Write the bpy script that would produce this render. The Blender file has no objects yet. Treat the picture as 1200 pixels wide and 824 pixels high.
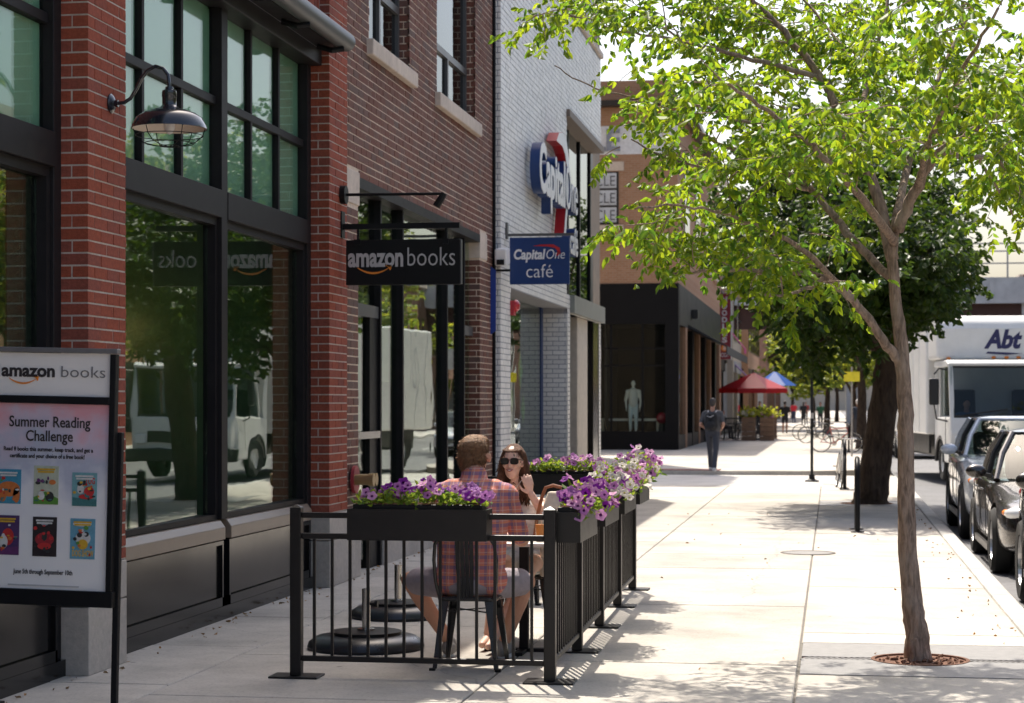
import bpy, bmesh, math, random
import numpy as np
from mathutils import Vector, Matrix, Euler
R = math.radians
scene = bpy.context.scene
C = scene.collection
BENCH = bpy.data.scenes.new('bench')      # an empty workbench scene where modifiers are worked into meshes; removed at the end
random.seed(7); rng = np.random.default_rng(7)

# ------------------------------------------------------------------ camera, sky, sun, exposure
FPX, HOR, EYE, CXP, VPX = 2333.0, 472.0, 1.65, 600.0, 975.0
TH = math.atan((VPX - CXP) / FPX); CT, ST = math.cos(TH), math.sin(TH)
cam_d = bpy.data.cameras.new('camera'); cam = bpy.data.objects.new('camera', cam_d); C.objects.link(cam)
cam.location = (0, 0, EYE); cam.rotation_euler = (R(90), 0, TH)
cam_d.sensor_width = 36; cam_d.lens = 36 * FPX / 1200; cam_d.shift_y = (HOR - 412) / 1200
cam_d.clip_start = 0.1; cam_d.clip_end = 3000
cam_d.dof.use_dof = True; cam_d.dof.focus_distance = 12.8; cam_d.dof.aperture_fstop = 5.0
scene.camera = cam
SUN_AZ, SUN_EL = R(20), R(58.5)          # sun stands up the street, 20 degrees to its left
w = bpy.data.worlds.new('World'); scene.world = w; w.use_nodes = True
nt = w.node_tree; bg = nt.nodes['Background']
sky = nt.nodes.new('ShaderNodeTexSky'); sky.sky_type = 'NISHITA'; sky.sun_disc = False
sky.sun_elevation = SUN_EL; sky.sun_rotation = -SUN_AZ; sky.air_density = 1.0; sky.dust_density = 5.0; sky.ozone_density = 1.0
nt.links.new(sky.outputs[0], bg.inputs[0]); bg.inputs[1].default_value = 0.14
sd = bpy.data.lights.new('sun', 'SUN'); sd.energy = 3.6; sd.angle = R(0.53); sd.color = (1.0, 0.93, 0.82)
so = bpy.data.objects.new('sun', sd); C.objects.link(so)
to_sun = Vector((-math.sin(SUN_AZ) * math.cos(SUN_EL), math.cos(SUN_AZ) * math.cos(SUN_EL), math.sin(SUN_EL)))
so.rotation_euler = to_sun.to_track_quat('Z', 'Y').to_euler(); so.location = (-6, 20, 40)
vs = scene.view_settings
scene.display_settings.display_device = 'sRGB'
vs.view_transform = 'Standard'; vs.look = 'None'; vs.gamma = 1; vs.use_curve_mapping = False; vs.exposure = 0.86
cy = scene.cycles
cy.use_denoising = True
try: cy.denoiser = 'OPENIMAGEDENOISE'
except Exception: pass
cy.max_bounces = 7; cy.diffuse_bounces = 3; cy.glossy_bounces = 4; cy.transmission_bounces = 5; cy.transparent_max_bounces = 12
cy.sample_clamp_indirect = 4.0; cy.caustics_reflective = False; cy.caustics_refractive = False

# ------------------------------------------------------------------ measuring helpers (photo ray meets a plane of the place)
def G(px, py, z=0.0):
    zc = FPX * (EYE - z) / (py - HOR); xc = (px - CXP) / FPX * zc
    return (xc * CT - zc * ST, xc * ST + zc * CT, z)
def FY(px, py, y):
    u = (px - CXP) / FPX; x = y * (u * CT - ST) / (CT + u * ST); zc = -x * ST + y * CT
    return Vector((x, y, EYE + (HOR - py) * zc / FPX))

# ------------------------------------------------------------------ mesh helpers
class MB:
    def __init__(s): s.v = []; s.f = []
    def add(s, vs, fs):
        n = len(s.v); s.v += [tuple(p) for p in vs]; s.f += [tuple(i + n for i in f) for f in fs]; return s
    def box(s, x0, x1, y0, y1, z0, z1):
        return s.add([(x0,y0,z0),(x1,y0,z0),(x1,y1,z0),(x0,y1,z0),(x0,y0,z1),(x1,y0,z1),(x1,y1,z1),(x0,y1,z1)],
              [(0,3,2,1),(4,5,6,7),(0,1,5,4),(1,2,6,5),(2,3,7,6),(3,0,4,7)])
    def obox(s, c, sz, rot=(0,0,0)):
        M = Matrix.Translation(c) @ Euler(rot).to_matrix().to_4x4()
        a, b, d = sz[0]/2, sz[1]/2, sz[2]/2
        vs = [M @ Vector(p) for p in [(-a,-b,-d),(a,-b,-d),(a,b,-d),(-a,b,-d),(-a,-b,d),(a,-b,d),(a,b,d),(-a,b,d)]]
        return s.add(vs, [(0,3,2,1),(4,5,6,7),(0,1,5,4),(1,2,6,5),(2,3,7,6),(3,0,4,7)])
    def tube(s, pts, r, n=8, cap=True, closed=False):
        pts = [Vector(p) for p in pts]; m = len(pts)
        rs = r if isinstance(r, (list, tuple)) else [r] * m
        T = []
        for i in range(m):
            a = pts[(i-1) % m] if (closed or i > 0) else pts[i]
            b = pts[(i+1) % m] if (closed or i < m-1) else pts[i]
            d = b - a; T.append(d.normalized() if d.length > 1e-9 else Vector((0,0,1)))
        up = Vector((0,0,1)) if abs(T[0].z) < 0.9 else Vector((1,0,0))
        U = (up - T[0] * up.dot(T[0])).normalized(); vs = []
        for i in range(m):
            U = (U - T[i] * U.dot(T[i]))
            U = U.normalized() if U.length > 1e-6 else T[i].orthogonal().normalized()
            V = T[i].cross(U)
            for k in range(n):
                a = 2 * math.pi * k / n; vs.append(pts[i] + (U * math.cos(a) + V * math.sin(a)) * rs[i])
        fs = []
        for i in range(m if closed else m-1):
            j = (i+1) % m
            for k in range(n): fs.append((i*n+k, i*n+(k+1)%n, j*n+(k+1)%n, j*n+k))
        if cap and not closed: fs += [tuple(range(n))[::-1], tuple((m-1)*n+k for k in range(n))]
        return s.add(vs, fs)
    def bar(s, p0, p1, w, h):
        p0 = Vector(p0); p1 = Vector(p1); d = (p1-p0).normalized()
        up = Vector((0,0,1)) if abs(d.z) < 0.95 else Vector((0,1,0))
        a = d.cross(up).normalized(); b = a.cross(d).normalized(); vs = []
        for p in (p0, p1):
            for i, j in ((-1,-1),(1,-1),(1,1),(-1,1)): vs.append(p + a*i*w/2 + b*j*h/2)
        return s.add(vs, [(0,1,2,3),(7,6,5,4),(0,4,5,1),(1,5,6,2),(2,6,7,3),(3,7,4,0)])
    def lathe(s, prof, n=24, M=None, cap=True):
        M = M or Matrix(); vs = []
        for r, z in prof:
            for k in range(n):
                a = 2*math.pi*k/n; vs.append(M @ Vector((r*math.cos(a), r*math.sin(a), z)))
        fs = []; m = len(prof)
        for i in range(m-1):
            for k in range(n): fs.append((i*n+k, i*n+(k+1)%n, (i+1)*n+(k+1)%n, (i+1)*n+k))
        if cap:
            if prof[0][0] > 1e-4: fs.append(tuple(range(n))[::-1])
            if prof[-1][0] > 1e-4: fs.append(tuple((m-1)*n+k for k in range(n)))
        return s.add(vs, fs)
    def prism(s, poly, f, d0, d1):
        """poly: 2-D outline (counter-clockwise); f(u, v, d) -> 3-D point; d0 -> d1 is the depth"""
        n = len(poly); vs = [f(u, v, d0) for u, v in poly] + [f(u, v, d1) for u, v in poly]
        fs = [tuple(range(n))[::-1], tuple(range(n, 2*n))] + [(i, (i+1)%n, n+(i+1)%n, n+i) for i in range(n)]
        return s.add(vs, fs)
    def ell(s, c, r, n=14, m=9, M=None):
        vs = []; M = M or Matrix.Identity(3); c = Vector(c)
        for i in range(m+1):
            t = math.pi*i/m
            for k in range(n):
                a = 2*math.pi*k/n
                vs.append(c + M @ Vector((r[0]*math.sin(t)*math.cos(a), r[1]*math.sin(t)*math.sin(a), r[2]*math.cos(t))))
        fs = []
        for i in range(m):
            for k in range(n): fs.append((i*n+k, (i+1)*n+k, (i+1)*n+(k+1)%n, i*n+(k+1)%n))
        return s.add(vs, fs)
    def cap(s, p0, p1, r0, r1, n=12):
        p0 = Vector(p0); p1 = Vector(p1); d = (p1-p0); L = d.length; d = d.normalized() if L > 1e-6 else Vector((0,0,1))
        pts = []; rs = []
        for t in (88, 65, 40, 15): pts.append(p0 - d*r0*math.sin(R(t))); rs.append(r0*math.cos(R(t)))
        for t in (0.0, 0.5, 1.0): pts.append(p0 + d*L*t); rs.append(r0+(r1-r0)*t)
        for t in (15, 40, 65, 88): pts.append(p1 + d*r1*math.sin(R(t))); rs.append(r1*math.cos(R(t)))
        return s.tube(pts, rs, n)
    def me(s, name):
        m = bpy.data.meshes.new(name); m.from_pydata(s.v, [], s.f); m.update(); return m

def clean(m, recalc=True, merge=False):
    bm = bmesh.new(); bm.from_mesh(m)
    if merge: bmesh.ops.remove_doubles(bm, verts=bm.verts, dist=1e-5)
    if recalc: bmesh.ops.recalc_face_normals(bm, faces=bm.faces)
    bm.to_mesh(m); bm.free(); return m
def shade(m, smooth=True, angle=None):
    if smooth:
        m.polygons.foreach_set('use_smooth', [True]*len(m.polygons))
        if angle is not None:
            try: m.set_sharp_from_angle(angle=R(angle))
            except Exception: pass
    return m
def mk(name, mb, mat, parent=None, smooth=False, bevel=0, seg=2, local=False, recalc=True, angle=40, **props):
    """links ONE mesh object; with a parent its coordinates are the place's own unless local"""
    m = mb.me(name) if isinstance(mb, MB) else mb
    if recalc: clean(m)
    if smooth: shade(m, True, angle)
    if mat is not None:
        m.materials.clear()
        for a in (mat if isinstance(mat, (list, tuple)) else [mat]): m.materials.append(a)
    o = bpy.data.objects.new(name, m); C.objects.link(o)
    if bevel:
        b = o.modifiers.new('bevel', 'BEVEL'); b.width = bevel; b.segments = seg; b.limit_method = 'ANGLE'
    if parent is not None:
        o.parent = parent
        if not local: o.matrix_parent_inverse = basis(parent).inverted()
    for k, v in props.items(): o[k] = v
    return o
def basis(o):
    M = Matrix.Translation(o.location) @ o.rotation_euler.to_matrix().to_4x4()
    return basis(o.parent) @ o.matrix_parent_inverse @ M if o.parent else M
def tag(o, label=None, cat=None, group=None, kind=None):
    if label: o['label'] = label
    if cat: o['category'] = cat
    if group: o['group'] = group
    if kind: o['kind'] = kind
    return o
def thing(name, label, cat, loc=(0,0,0), rz=0, group=None):
    o = bpy.data.objects.new(name, None); C.objects.link(o); o.empty_display_size = 0.2
    o.location = loc; o.rotation_euler = (0, 0, rz); return tag(o, label, cat, group)
def copy_tree(o, parent=None):
    c = o.copy(); C.objects.link(c)
    if parent is not None: c.parent = parent
    for ch in list(o.children): copy_tree(ch, c)
    return c
def baked(o):
    """the object's mesh with its modifiers in it"""
    col = BENCH.collection
    for c in list(o.users_collection): c.objects.unlink(o)
    col.objects.link(o)
    for md in o.modifiers:
        if getattr(md, 'object', None): C.objects.unlink(md.object); col.objects.link(md.object)
    BENCH.view_layers[0].update(); dg = BENCH.view_layers[0].depsgraph
    if dg is None:
        with bpy.context.temp_override(scene=BENCH, view_layer=BENCH.view_layers[0]): dg = bpy.context.evaluated_depsgraph_get()
    dg.update()
    return bpy.data.meshes.new_from_object(o.evaluated_get(dg), depsgraph=dg)
def blob(name, mb, mat, parent=None, voxel=0.012, smooth=4, factor=0.5, local=False, **props):
    """overlapping limbs grown together into one continuous skin"""
    m = clean(mb.me(name)); t = bpy.data.objects.new('tmp', m); C.objects.link(t)
    r = t.modifiers.new('r', 'REMESH'); r.mode = 'VOXEL'; r.voxel_size = voxel
    if smooth:
        q = t.modifiers.new('s', 'SMOOTH'); q.iterations = smooth; q.factor = factor
    m2 = baked(t); bpy.data.objects.remove(t); bpy.data.meshes.remove(m)
    m2.name = name
    return mk(name, m2, mat, parent, smooth=True, angle=None, local=local, recalc=False, **props)
def text_mesh(body, size, depth=0.0, offset=0.0, align='CENTER', spacing=1.0, shear=0.0):
    cu = bpy.data.curves.new('t', 'FONT'); cu.body = body; cu.size = size; cu.extrude = depth; cu.offset = offset
    cu.align_x = align; cu.align_y = 'TOP_BASELINE'; cu.space_character = spacing; cu.shear = shear; cu.resolution_u = 3
    o = bpy.data.objects.new('t', cu); C.objects.link(o); m = baked(o)
    bpy.data.objects.remove(o); bpy.data.curves.remove(cu); return m
def text(name, body, size, M, mat, parent, width=None, **k):
    m = text_mesh(body, size, **k)
    if width:
        xs = [v.co.x for v in m.vertices]; s = width / (max(xs)-min(xs)); m.transform(Matrix.Diagonal((s, 1, 1, 1)))
    m.transform(M); return mk(name, m, mat, parent, recalc=False)
FACE_CAM = Matrix.Rotation(R(90), 4, 'X')                                      # text that faces -y (towards the camera)
FACE_STREET = Matrix.Rotation(R(90), 4, 'Z') @ Matrix.Rotation(R(90), 4, 'X')   # text that faces +x

# ------------------------------------------------------------------ materials
def new_mat(name):
    m = bpy.data.materials.new(name); m.use_nodes = True; nt = m.node_tree
    b = nt.nodes['Principled BSDF']; return m, nt, b
def N(nt, t, **k):
    n = nt.nodes.new(t)
    for a, v in k.items(): setattr(n, a, v)
    return n
def pm(name, col, rough=0.6, metal=0.0, var=0.15, scale=8.0, bump=0.0, bscale=60.0, coat=0.0, spec=0.5, island=0.0, obj_rand=0.0, col2=None, detail=5, dirt=0.0):
    """plain stuff with grain: colour wanders by noise, optionally from piece to piece"""
    m, nt, b = new_mat(name); L = nt.links.new
    tc = N(nt, 'ShaderNodeTexCoord')
    ns = N(nt, 'ShaderNodeTexNoise'); ns.inputs['Scale'].default_value = scale; ns.inputs['Detail'].default_value = detail
    ns.inputs['Roughness'].default_value = 0.65; L(tc.outputs['Object'], ns.inputs['Vector'])
    mr = N(nt, 'ShaderNodeMapRange'); mr.inputs[1].default_value = 0.28; mr.inputs[2].default_value = 0.72
    mr.inputs[3].default_value = 1-var; mr.inputs[4].default_value = 1+var; L(ns.outputs['Fac'], mr.inputs[0])
    val = mr.outputs[0]
    rnd = None
    if island or obj_rand or col2:
        ge = N(nt, 'ShaderNodeNewGeometry'); oi = N(nt, 'ShaderNodeObjectInfo')
        ad = N(nt, 'ShaderNodeMath', operation='ADD'); L(ge.outputs['Random Per Island'], ad.inputs[0]); L(oi.outputs['Random'], ad.inputs[1])
        fr = N(nt, 'ShaderNodeMath', operation='FRACT'); L(ad.outputs[0], fr.inputs[0]); rnd = fr.outputs[0]
        a = island + obj_rand
        if a:
            r2 = N(nt, 'ShaderNodeMapRange'); r2.inputs[3].default_value = 1-a; r2.inputs[4].default_value = 1+a; L(rnd, r2.inputs[0])
            mu = N(nt, 'ShaderNodeMath', operation='MULTIPLY'); L(val, mu.inputs[0]); L(r2.outputs[0], mu.inputs[1]); val = mu.outputs[0]
    base = None
    if col2:
        mx = N(nt, 'ShaderNodeMix', data_type='RGBA'); mx.inputs[6].default_value = (*col, 1); mx.inputs[7].default_value = (*col2, 1)
        L(rnd, mx.inputs[0]); base = mx.outputs[2]
    if dirt:
        n2 = N(nt, 'ShaderNodeTexNoise'); n2.inputs['Scale'].default_value = 1.3; n2.inputs['Detail'].default_value = 8; L(tc.outputs['Object'], n2.inputs['Vector'])
        m2 = N(nt, 'ShaderNodeMapRange'); m2.inputs[1].default_value = 0.45; m2.inputs[2].default_value = 0.75; m2.inputs[3].default_value = 1; m2.inputs[4].default_value = 1-dirt
        L(n2.outputs['Fac'], m2.inputs[0]); mu = N(nt, 'ShaderNodeMath', operation='MULTIPLY'); L(val, mu.inputs[0]); L(m2.outputs[0], mu.inputs[1]); val = mu.outputs[0]
    vm = N(nt, 'ShaderNodeVectorMath', operation='SCALE')
    if base: L(base, vm.inputs[0])
    else: vm.inputs[0].default_value = col
    L(val, vm.inputs['Scale']); L(vm.outputs[0], b.inputs['Base Color'])
    b.inputs['Metallic'].default_value = metal; b.inputs['Specular IOR Level'].default_value = spec
    rr = N(nt, 'ShaderNodeMapRange'); rr.inputs[3].default_value = max(0.02, rough-0.08); rr.inputs[4].default_value = min(1, rough+0.08)
    L(ns.outputs['Fac'], rr.inputs[0]); L(rr.outputs[0], b.inputs['Roughness'])
    if coat: b.inputs['Coat Weight'].default_value = coat; b.inputs['Coat Roughness'].default_value = 0.04
    if bump:
        nb = N(nt, 'ShaderNodeTexNoise'); nb.inputs['Scale'].default_value = bscale; nb.inputs['Detail'].default_value = 6; L(tc.outputs['Object'], nb.inputs['Vector'])
        bp = N(nt, 'ShaderNodeBump'); bp.inputs['Strength'].default_value = bump; bp.inputs['Distance'].default_value = 0.02
        L(nb.outputs['Fac'], bp.inputs['Height']); L(bp.outputs[0], b.inputs['Normal'])
    return m
def glass(name, tint=(0.75, 0.85, 0.8), ior=1.55, rough=0.0, wav=0.0):
    """a thin pane: what lies behind it, tinted, plus its reflection by Fresnel's law"""
    m = bpy.data.materials.new(name); m.use_nodes = True; nt = m.node_tree; L = nt.links.new
    nt.nodes.remove(nt.nodes['Principled BSDF']); out = nt.nodes['Material Output']
    tr = N(nt, 'ShaderNodeBsdfTransparent'); tr.inputs[0].default_value = (*tint, 1)
    gl = N(nt, 'ShaderNodeBsdfGlossy'); gl.inputs['Color'].default_value = (0.95, 0.97, 0.96, 1); gl.inputs['Roughness'].default_value = rough
    fr = N(nt, 'ShaderNodeFresnel'); ge = N(nt, 'ShaderNodeNewGeometry'); mi = N(nt, 'ShaderNodeMapRange')   # same law on both faces of the sheet
    mi.inputs[3].default_value = ior; mi.inputs[4].default_value = 1/ior; L(ge.outputs['Backfacing'], mi.inputs[0]); L(mi.outputs[0], fr.inputs[0])
    if wav:
        tc = N(nt, 'ShaderNodeTexCoord'); ns = N(nt, 'ShaderNodeTexNoise'); ns.inputs['Scale'].default_value = 0.9; L(tc.outputs['Object'], ns.inputs['Vector'])
        bp = N(nt, 'ShaderNodeBump'); bp.inputs['Strength'].default_value = wav; bp.inputs['Distance'].default_value = 0.05
        L(ns.outputs['Fac'], bp.inputs['Height']); L(bp.outputs[0], gl.inputs['Normal'])
    mx = N(nt, 'ShaderNodeMixShader'); L(fr.outputs[0], mx.inputs[0]); L(tr.outputs[0], mx.inputs[1]); L(gl.outputs[0], mx.inputs[2]); L(mx.outputs[0], out.inputs[0])
    return m
def emit(name, col, s):
    m, nt, b = new_mat(name); b.inputs['Base Color'].default_value = (*col, 1); b.inputs['Emission Color'].default_value = (*col, 1); b.inputs['Emission Strength'].default_value = s; return m
def leafy(name, col, trans, rough=0.45, tw=0.5, hue=0.35):
    m = bpy.data.materials.new(name); m.use_nodes = True; nt = m.node_tree; L = nt.links.new
    b = nt.nodes['Principled BSDF']; out = nt.nodes['Material Output']
    ge = N(nt, 'ShaderNodeNewGeometry')
    def var(c, c2):
        mx = N(nt, 'ShaderNodeMix', data_type='RGBA'); mx.inputs[6].default_value = (*c, 1); mx.inputs[7].default_value = (*c2, 1); L(ge.outputs['Random Per Island'], mx.inputs[0]); return mx.outputs[2]
    k = lambda c: (min(1, c[0]*(1+hue*1.2)), c[1]*(1+hue*0.4), c[2]*(1-hue*0.3))
    d = lambda c: (c[0]*(1-hue), c[1]*(1-hue*0.7), c[2])
    L(var(d(col), k(col)), b.inputs['Base Color']); b.inputs['Roughness'].default_value = rough; b.inputs['Specular IOR Level'].default_value = 0.35
    tl = N(nt, 'ShaderNodeBsdfTranslucent'); L(var(d(trans), k(trans)), tl.inputs[0])
    mx = N(nt, 'ShaderNodeMixShader'); mx.inputs[0].default_value = tw; L(b.outputs[0], mx.inputs[1]); L(tl.outputs[0], mx.inputs[2]); L(mx.outputs[0], out.inputs[0])
    return m

M_ = {}
M_['mortar'] = pm('mortar', (0.58, 0.52, 0.46), 0.9, var=0.2, scale=30, bump=0.3, bscale=150)
M_['mortar_dark'] = pm('mortar_dark', (0.66, 0.53, 0.41), 0.9, var=0.25, scale=20)
M_['brick_red'] = pm('brick_red', (0.42, 0.100, 0.054), 0.85, var=0.3, scale=40, bump=0.3, bscale=120, island=0.28, col2=(0.19, 0.056, 0.040), dirt=0.25, spec=0.2)
M_['brick_dark'] = pm('brick_dark', (0.235, 0.08, 0.050), 0.85, var=0.22, scale=30, bump=0.25, bscale=100, island=0.35, col2=(0.092, 0.055, 0.045), dirt=0.25)
M_['brick_white'] = pm('brick_white', (0.83, 0.805, 0.765), 0.45, var=0.06, scale=20, island=0.06, dirt=0.12)
M_['mortar_white'] = pm('mortar_white', (0.34, 0.34, 0.36), 0.9, var=0.15, scale=20)
M_['stone'] = pm('stone', (0.46, 0.41, 0.36), 0.85, var=0.14, scale=25, bump=0.15, bscale=90, dirt=0.2)
M_['limestone'] = pm('limestone', (0.62, 0.52, 0.43), 0.85, var=0.12, scale=14, dirt=0.2)
def concrete(name, c):
    m = pm(name, c, .88, var=.10, scale=5, bump=.12, bscale=140, obj_rand=.05, dirt=.18, detail=9); nt = m.node_tree; L = nt.links.new; b = nt.nodes['Principled BSDF']
    src = b.inputs['Base Color'].links[0].from_socket; tc = N(nt, 'ShaderNodeTexCoord')
    def mul(col, fac_out, lo, hi, to):
        mr = N(nt, 'ShaderNodeMapRange'); mr.inputs[1].default_value = lo; mr.inputs[2].default_value = hi; mr.inputs[3].default_value = to; mr.inputs[4].default_value = 1; L(fac_out, mr.inputs[0])
        v = N(nt, 'ShaderNodeVectorMath', operation='SCALE'); L(col, v.inputs[0]); L(mr.outputs[0], v.inputs['Scale']); return v.outputs[0]
    vo = N(nt, 'ShaderNodeTexVoronoi'); vo.inputs['Scale'].default_value = 2.6; vo.inputs['Randomness'].default_value = 1; L(tc.outputs['Object'], vo.inputs['Vector']); src = mul(src, vo.outputs['Distance'], .04, .055, .5)      # trodden gum
    n1 = N(nt, 'ShaderNodeTexNoise'); n1.inputs['Scale'].default_value = .55; n1.inputs['Detail'].default_value = 10; n1.inputs['Roughness'].default_value = .7; L(tc.outputs['Object'], n1.inputs['Vector']); src = mul(src, n1.outputs['Fac'], .32, .54, .72)
    n2 = N(nt, 'ShaderNodeTexNoise'); n2.inputs['Scale'].default_value = 45; n2.inputs['Detail'].default_value = 3; L(tc.outputs['Object'], n2.inputs['Vector']); src = mul(src, n2.outputs['Fac'], .32, .47, .8)
    v2 = N(nt, 'ShaderNodeTexVoronoi', feature='DISTANCE_TO_EDGE'); v2.inputs['Scale'].default_value = .13; n3 = N(nt, 'ShaderNodeTexNoise'); n3.inputs['Scale'].default_value = 2.5; n3.inputs['Detail'].default_value = 6; L(tc.outputs['Object'], n3.inputs['Vector'])
    mxv = N(nt, 'ShaderNodeMix', data_type='VECTOR'); mxv.inputs[0].default_value = .22; L(tc.outputs['Object'], mxv.inputs[4]); L(n3.outputs['Color'], mxv.inputs[5]); L(mxv.outputs[1], v2.inputs['Vector']); src = mul(src, v2.outputs['Distance'], .0003, .0012, .78)
    L(src, b.inputs['Base Color']); return m
M_['slab'] = concrete('slab_concrete', (0.51, 0.47, 0.415))
M_['joint'] = pm('joint_dirt', (0.16, 0.145, 0.125), 0.95, var=0.3, scale=30)
M_['curb'] = pm('curb_concrete', (0.50, 0.48, 0.45), 0.88, var=0.14, scale=6, bump=0.15, bscale=120, obj_rand=0.06, dirt=0.25)
M_['asphalt'] = pm('asphalt', (0.16, 0.16, 0.165), 0.85, var=0.2, scale=9, bump=0.25, bscale=220, dirt=0.2)
M_['paint_white'] = pm('road_paint', (0.7, 0.7, 0.68), 0.7, var=0.2, scale=30)
M_['black_metal'] = pm('black_metal', (0.008, 0.008, 0.009), 0.45, var=0.3, scale=12, bump=0.03, spec=0.2)
M_['fence_metal'] = pm('fence_metal', (0.011, 0.009, 0.008), 0.4, var=0.25, scale=10, bump=0.05, bscale=90, spec=0.35)
M_['frame_metal'] = pm('frame_metal', (0.018, 0.016, 0.017), 0.5, var=0.2, scale=6, spec=0.15)
M_['panel_black'] = pm('panel_black', (0.006, 0.006, 0.007), 0.16, var=0.25, scale=3, spec=0.28)
M_['ledge'] = pm('ledge_metal', (0.26, 0.20, 0.15), 0.35, var=0.12, scale=5, spec=0.5)
M_['grey_frame'] = pm('grey_frame', (0.085, 0.085, 0.085), 0.4, var=0.15, scale=6)
M_['grey_paint'] = pm('grey_paint', (0.35, 0.34, 0.33), 0.6, var=0.12, scale=6)
M_['lamp_black'] = pm('lamp_enamel', (0.018, 0.020, 0.026), 0.2, var=0.2, scale=10, coat=0.5)
M_['lamp_white'] = pm('lamp_white', (0.75, 0.66, 0.56), 0.4, var=0.06)
M_['steel'] = pm('steel', (0.55, 0.53, 0.5), 0.22, metal=1.0, var=0.1, scale=20)
M_['galv'] = pm('galvanised', (0.42, 0.40, 0.38), 0.45, metal=0.7, var=0.15, scale=20)
M_['cast'] = pm('cast_iron', (0.20, 0.195, 0.19), 0.6, metal=0.3, var=0.2, scale=14, bump=0.15, bscale=100)
M_['rust'] = pm('rusty_soil', (0.16, 0.075, 0.045), 0.95, var=0.4, scale=20, bump=0.6, bscale=60)
def bark(name, c, c2, sc):
    m, nt, b = new_mat(name); L = nt.links.new; tc = N(nt, 'ShaderNodeTexCoord'); mp = N(nt, 'ShaderNodeMapping'); mp.inputs['Scale'].default_value = (sc, sc, sc*.22); L(tc.outputs['Object'], mp.inputs[0])
    n1 = N(nt, 'ShaderNodeTexNoise'); n1.inputs['Scale'].default_value = 1; n1.inputs['Detail'].default_value = 8; n1.inputs['Roughness'].default_value = .6; n1.inputs['Distortion'].default_value = .6; L(mp.outputs[0], n1.inputs['Vector'])
    vo = N(nt, 'ShaderNodeTexVoronoi', feature='DISTANCE_TO_EDGE'); vo.inputs['Scale'].default_value = .8; L(mp.outputs[0], vo.inputs['Vector'])
    n2 = N(nt, 'ShaderNodeTexNoise'); n2.inputs['Scale'].default_value = 4; n2.inputs['Detail'].default_value = 5; L(tc.outputs['Object'], n2.inputs['Vector'])
    cr = N(nt, 'ShaderNodeValToRGB'); e = cr.color_ramp.elements; e[0].position = .3; e[0].color = (*[q*.28 for q in c], 1); e[1].position = .72; e[1].color = (*c, 1); L(n1.outputs['Fac'], cr.inputs[0])
    mx = N(nt, 'ShaderNodeMix', data_type='RGBA'); mr = N(nt, 'ShaderNodeMapRange'); mr.inputs[1].default_value = .5; mr.inputs[2].default_value = .7; mr.inputs[4].default_value = .7; L(n2.outputs['Fac'], mr.inputs[0]); L(mr.outputs[0], mx.inputs[0]); L(cr.outputs[0], mx.inputs[6]); mx.inputs[7].default_value = (*c2, 1); L(mx.outputs[2], b.inputs['Base Color'])
    b.inputs['Roughness'].default_value = .95; b.inputs['Specular IOR Level'].default_value = .2
    ad = N(nt, 'ShaderNodeMath', operation='ADD'); mv = N(nt, 'ShaderNodeMath', operation='MINIMUM'); mv.inputs[1].default_value = .25; L(vo.outputs['Distance'], mv.inputs[0]); L(n1.outputs['Fac'], ad.inputs[0]); L(mv.outputs[0], ad.inputs[1])
    bp = N(nt, 'ShaderNodeBump'); bp.inputs['Strength'].default_value = 1; bp.inputs['Distance'].default_value = .5/sc; L(ad.outputs[0], bp.inputs['Height']); L(bp.outputs[0], b.inputs['Normal']); return m
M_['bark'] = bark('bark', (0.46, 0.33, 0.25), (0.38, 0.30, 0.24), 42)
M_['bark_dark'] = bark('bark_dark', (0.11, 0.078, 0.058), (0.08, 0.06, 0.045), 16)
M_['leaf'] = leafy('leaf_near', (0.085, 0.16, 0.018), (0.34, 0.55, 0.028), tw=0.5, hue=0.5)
M_['leaf_shaded'] = leafy('leaf_shaded', (0.035, 0.07, 0.014), (0.09, 0.17, 0.015), tw=0.32)  # backlit shade of the dark crowns put into the leaf colour
M_['leaf_far'] = leafy('leaf_far', (0.11, 0.17, 0.03), (0.42, 0.52, 0.06), tw=0.5)
M_['leaf_pot'] = leafy('leaf_petunia', (0.12, 0.22, 0.03), (0.35, 0.5, 0.05), tw=0.45)
M_['shop_glass'] = glass('shop_glass', (0.72, 0.84, 0.74), 1.8, wav=0.05)
M_['dark_glass'] = glass('dark_glass', (0.25, 0.28, 0.27), 1.6)
M_['car_glass'] = glass('car_glass', (0.5, 0.58, 0.55), 1.42)
M_['clear_glass'] = glass('clear_glass', (0.88, 0.93, 0.9), 1.36)
M_['green_pane'] = pm('green_frosted', (0.27, 0.47, 0.33), 0.5, var=0.08, scale=2)
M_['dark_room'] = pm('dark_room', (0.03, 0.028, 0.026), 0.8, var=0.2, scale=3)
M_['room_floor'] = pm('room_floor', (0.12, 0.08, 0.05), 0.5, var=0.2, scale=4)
M_['sign_black'] = pm('sign_black', (0.008, 0.0075, 0.008), 0.5, var=0.12, scale=8, spec=0.2)
M_['sign_blue'] = pm('sign_blue', (0.005, 0.032, 0.135), 0.4, var=0.08, scale=8)
M_['sign_white'] = pm('sign_white', (0.72, 0.71, 0.70), 0.4, var=0.05)
M_['letter_grey'] = pm('letter_grey', (0.50, 0.47, 0.46), 0.4, var=0.05)
M_['letter_orange'] = pm('letter_orange', (0.80, 0.25, 0.03), 0.4, var=0.05)
M_['letter_red'] = pm('letter_red', (0.42, 0.015, 0.02), 0.35, var=0.06)
M_['letter_ink'] = pm('letter_ink', (0.03, 0.022, 0.022), 0.5, var=0.05)
M_['poster_grey'] = pm('poster_grey', (0.16, 0.15, 0.15), 0.5, var=0.05)
def FX(px, py, x):
    u = (px - CXP) / FPX; y = x * (CT + u * ST) / (u * CT - ST); zc = -x * ST + y * CT
    return Vector((x, y, EYE + (HOR - py) * zc / FPX))
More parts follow.
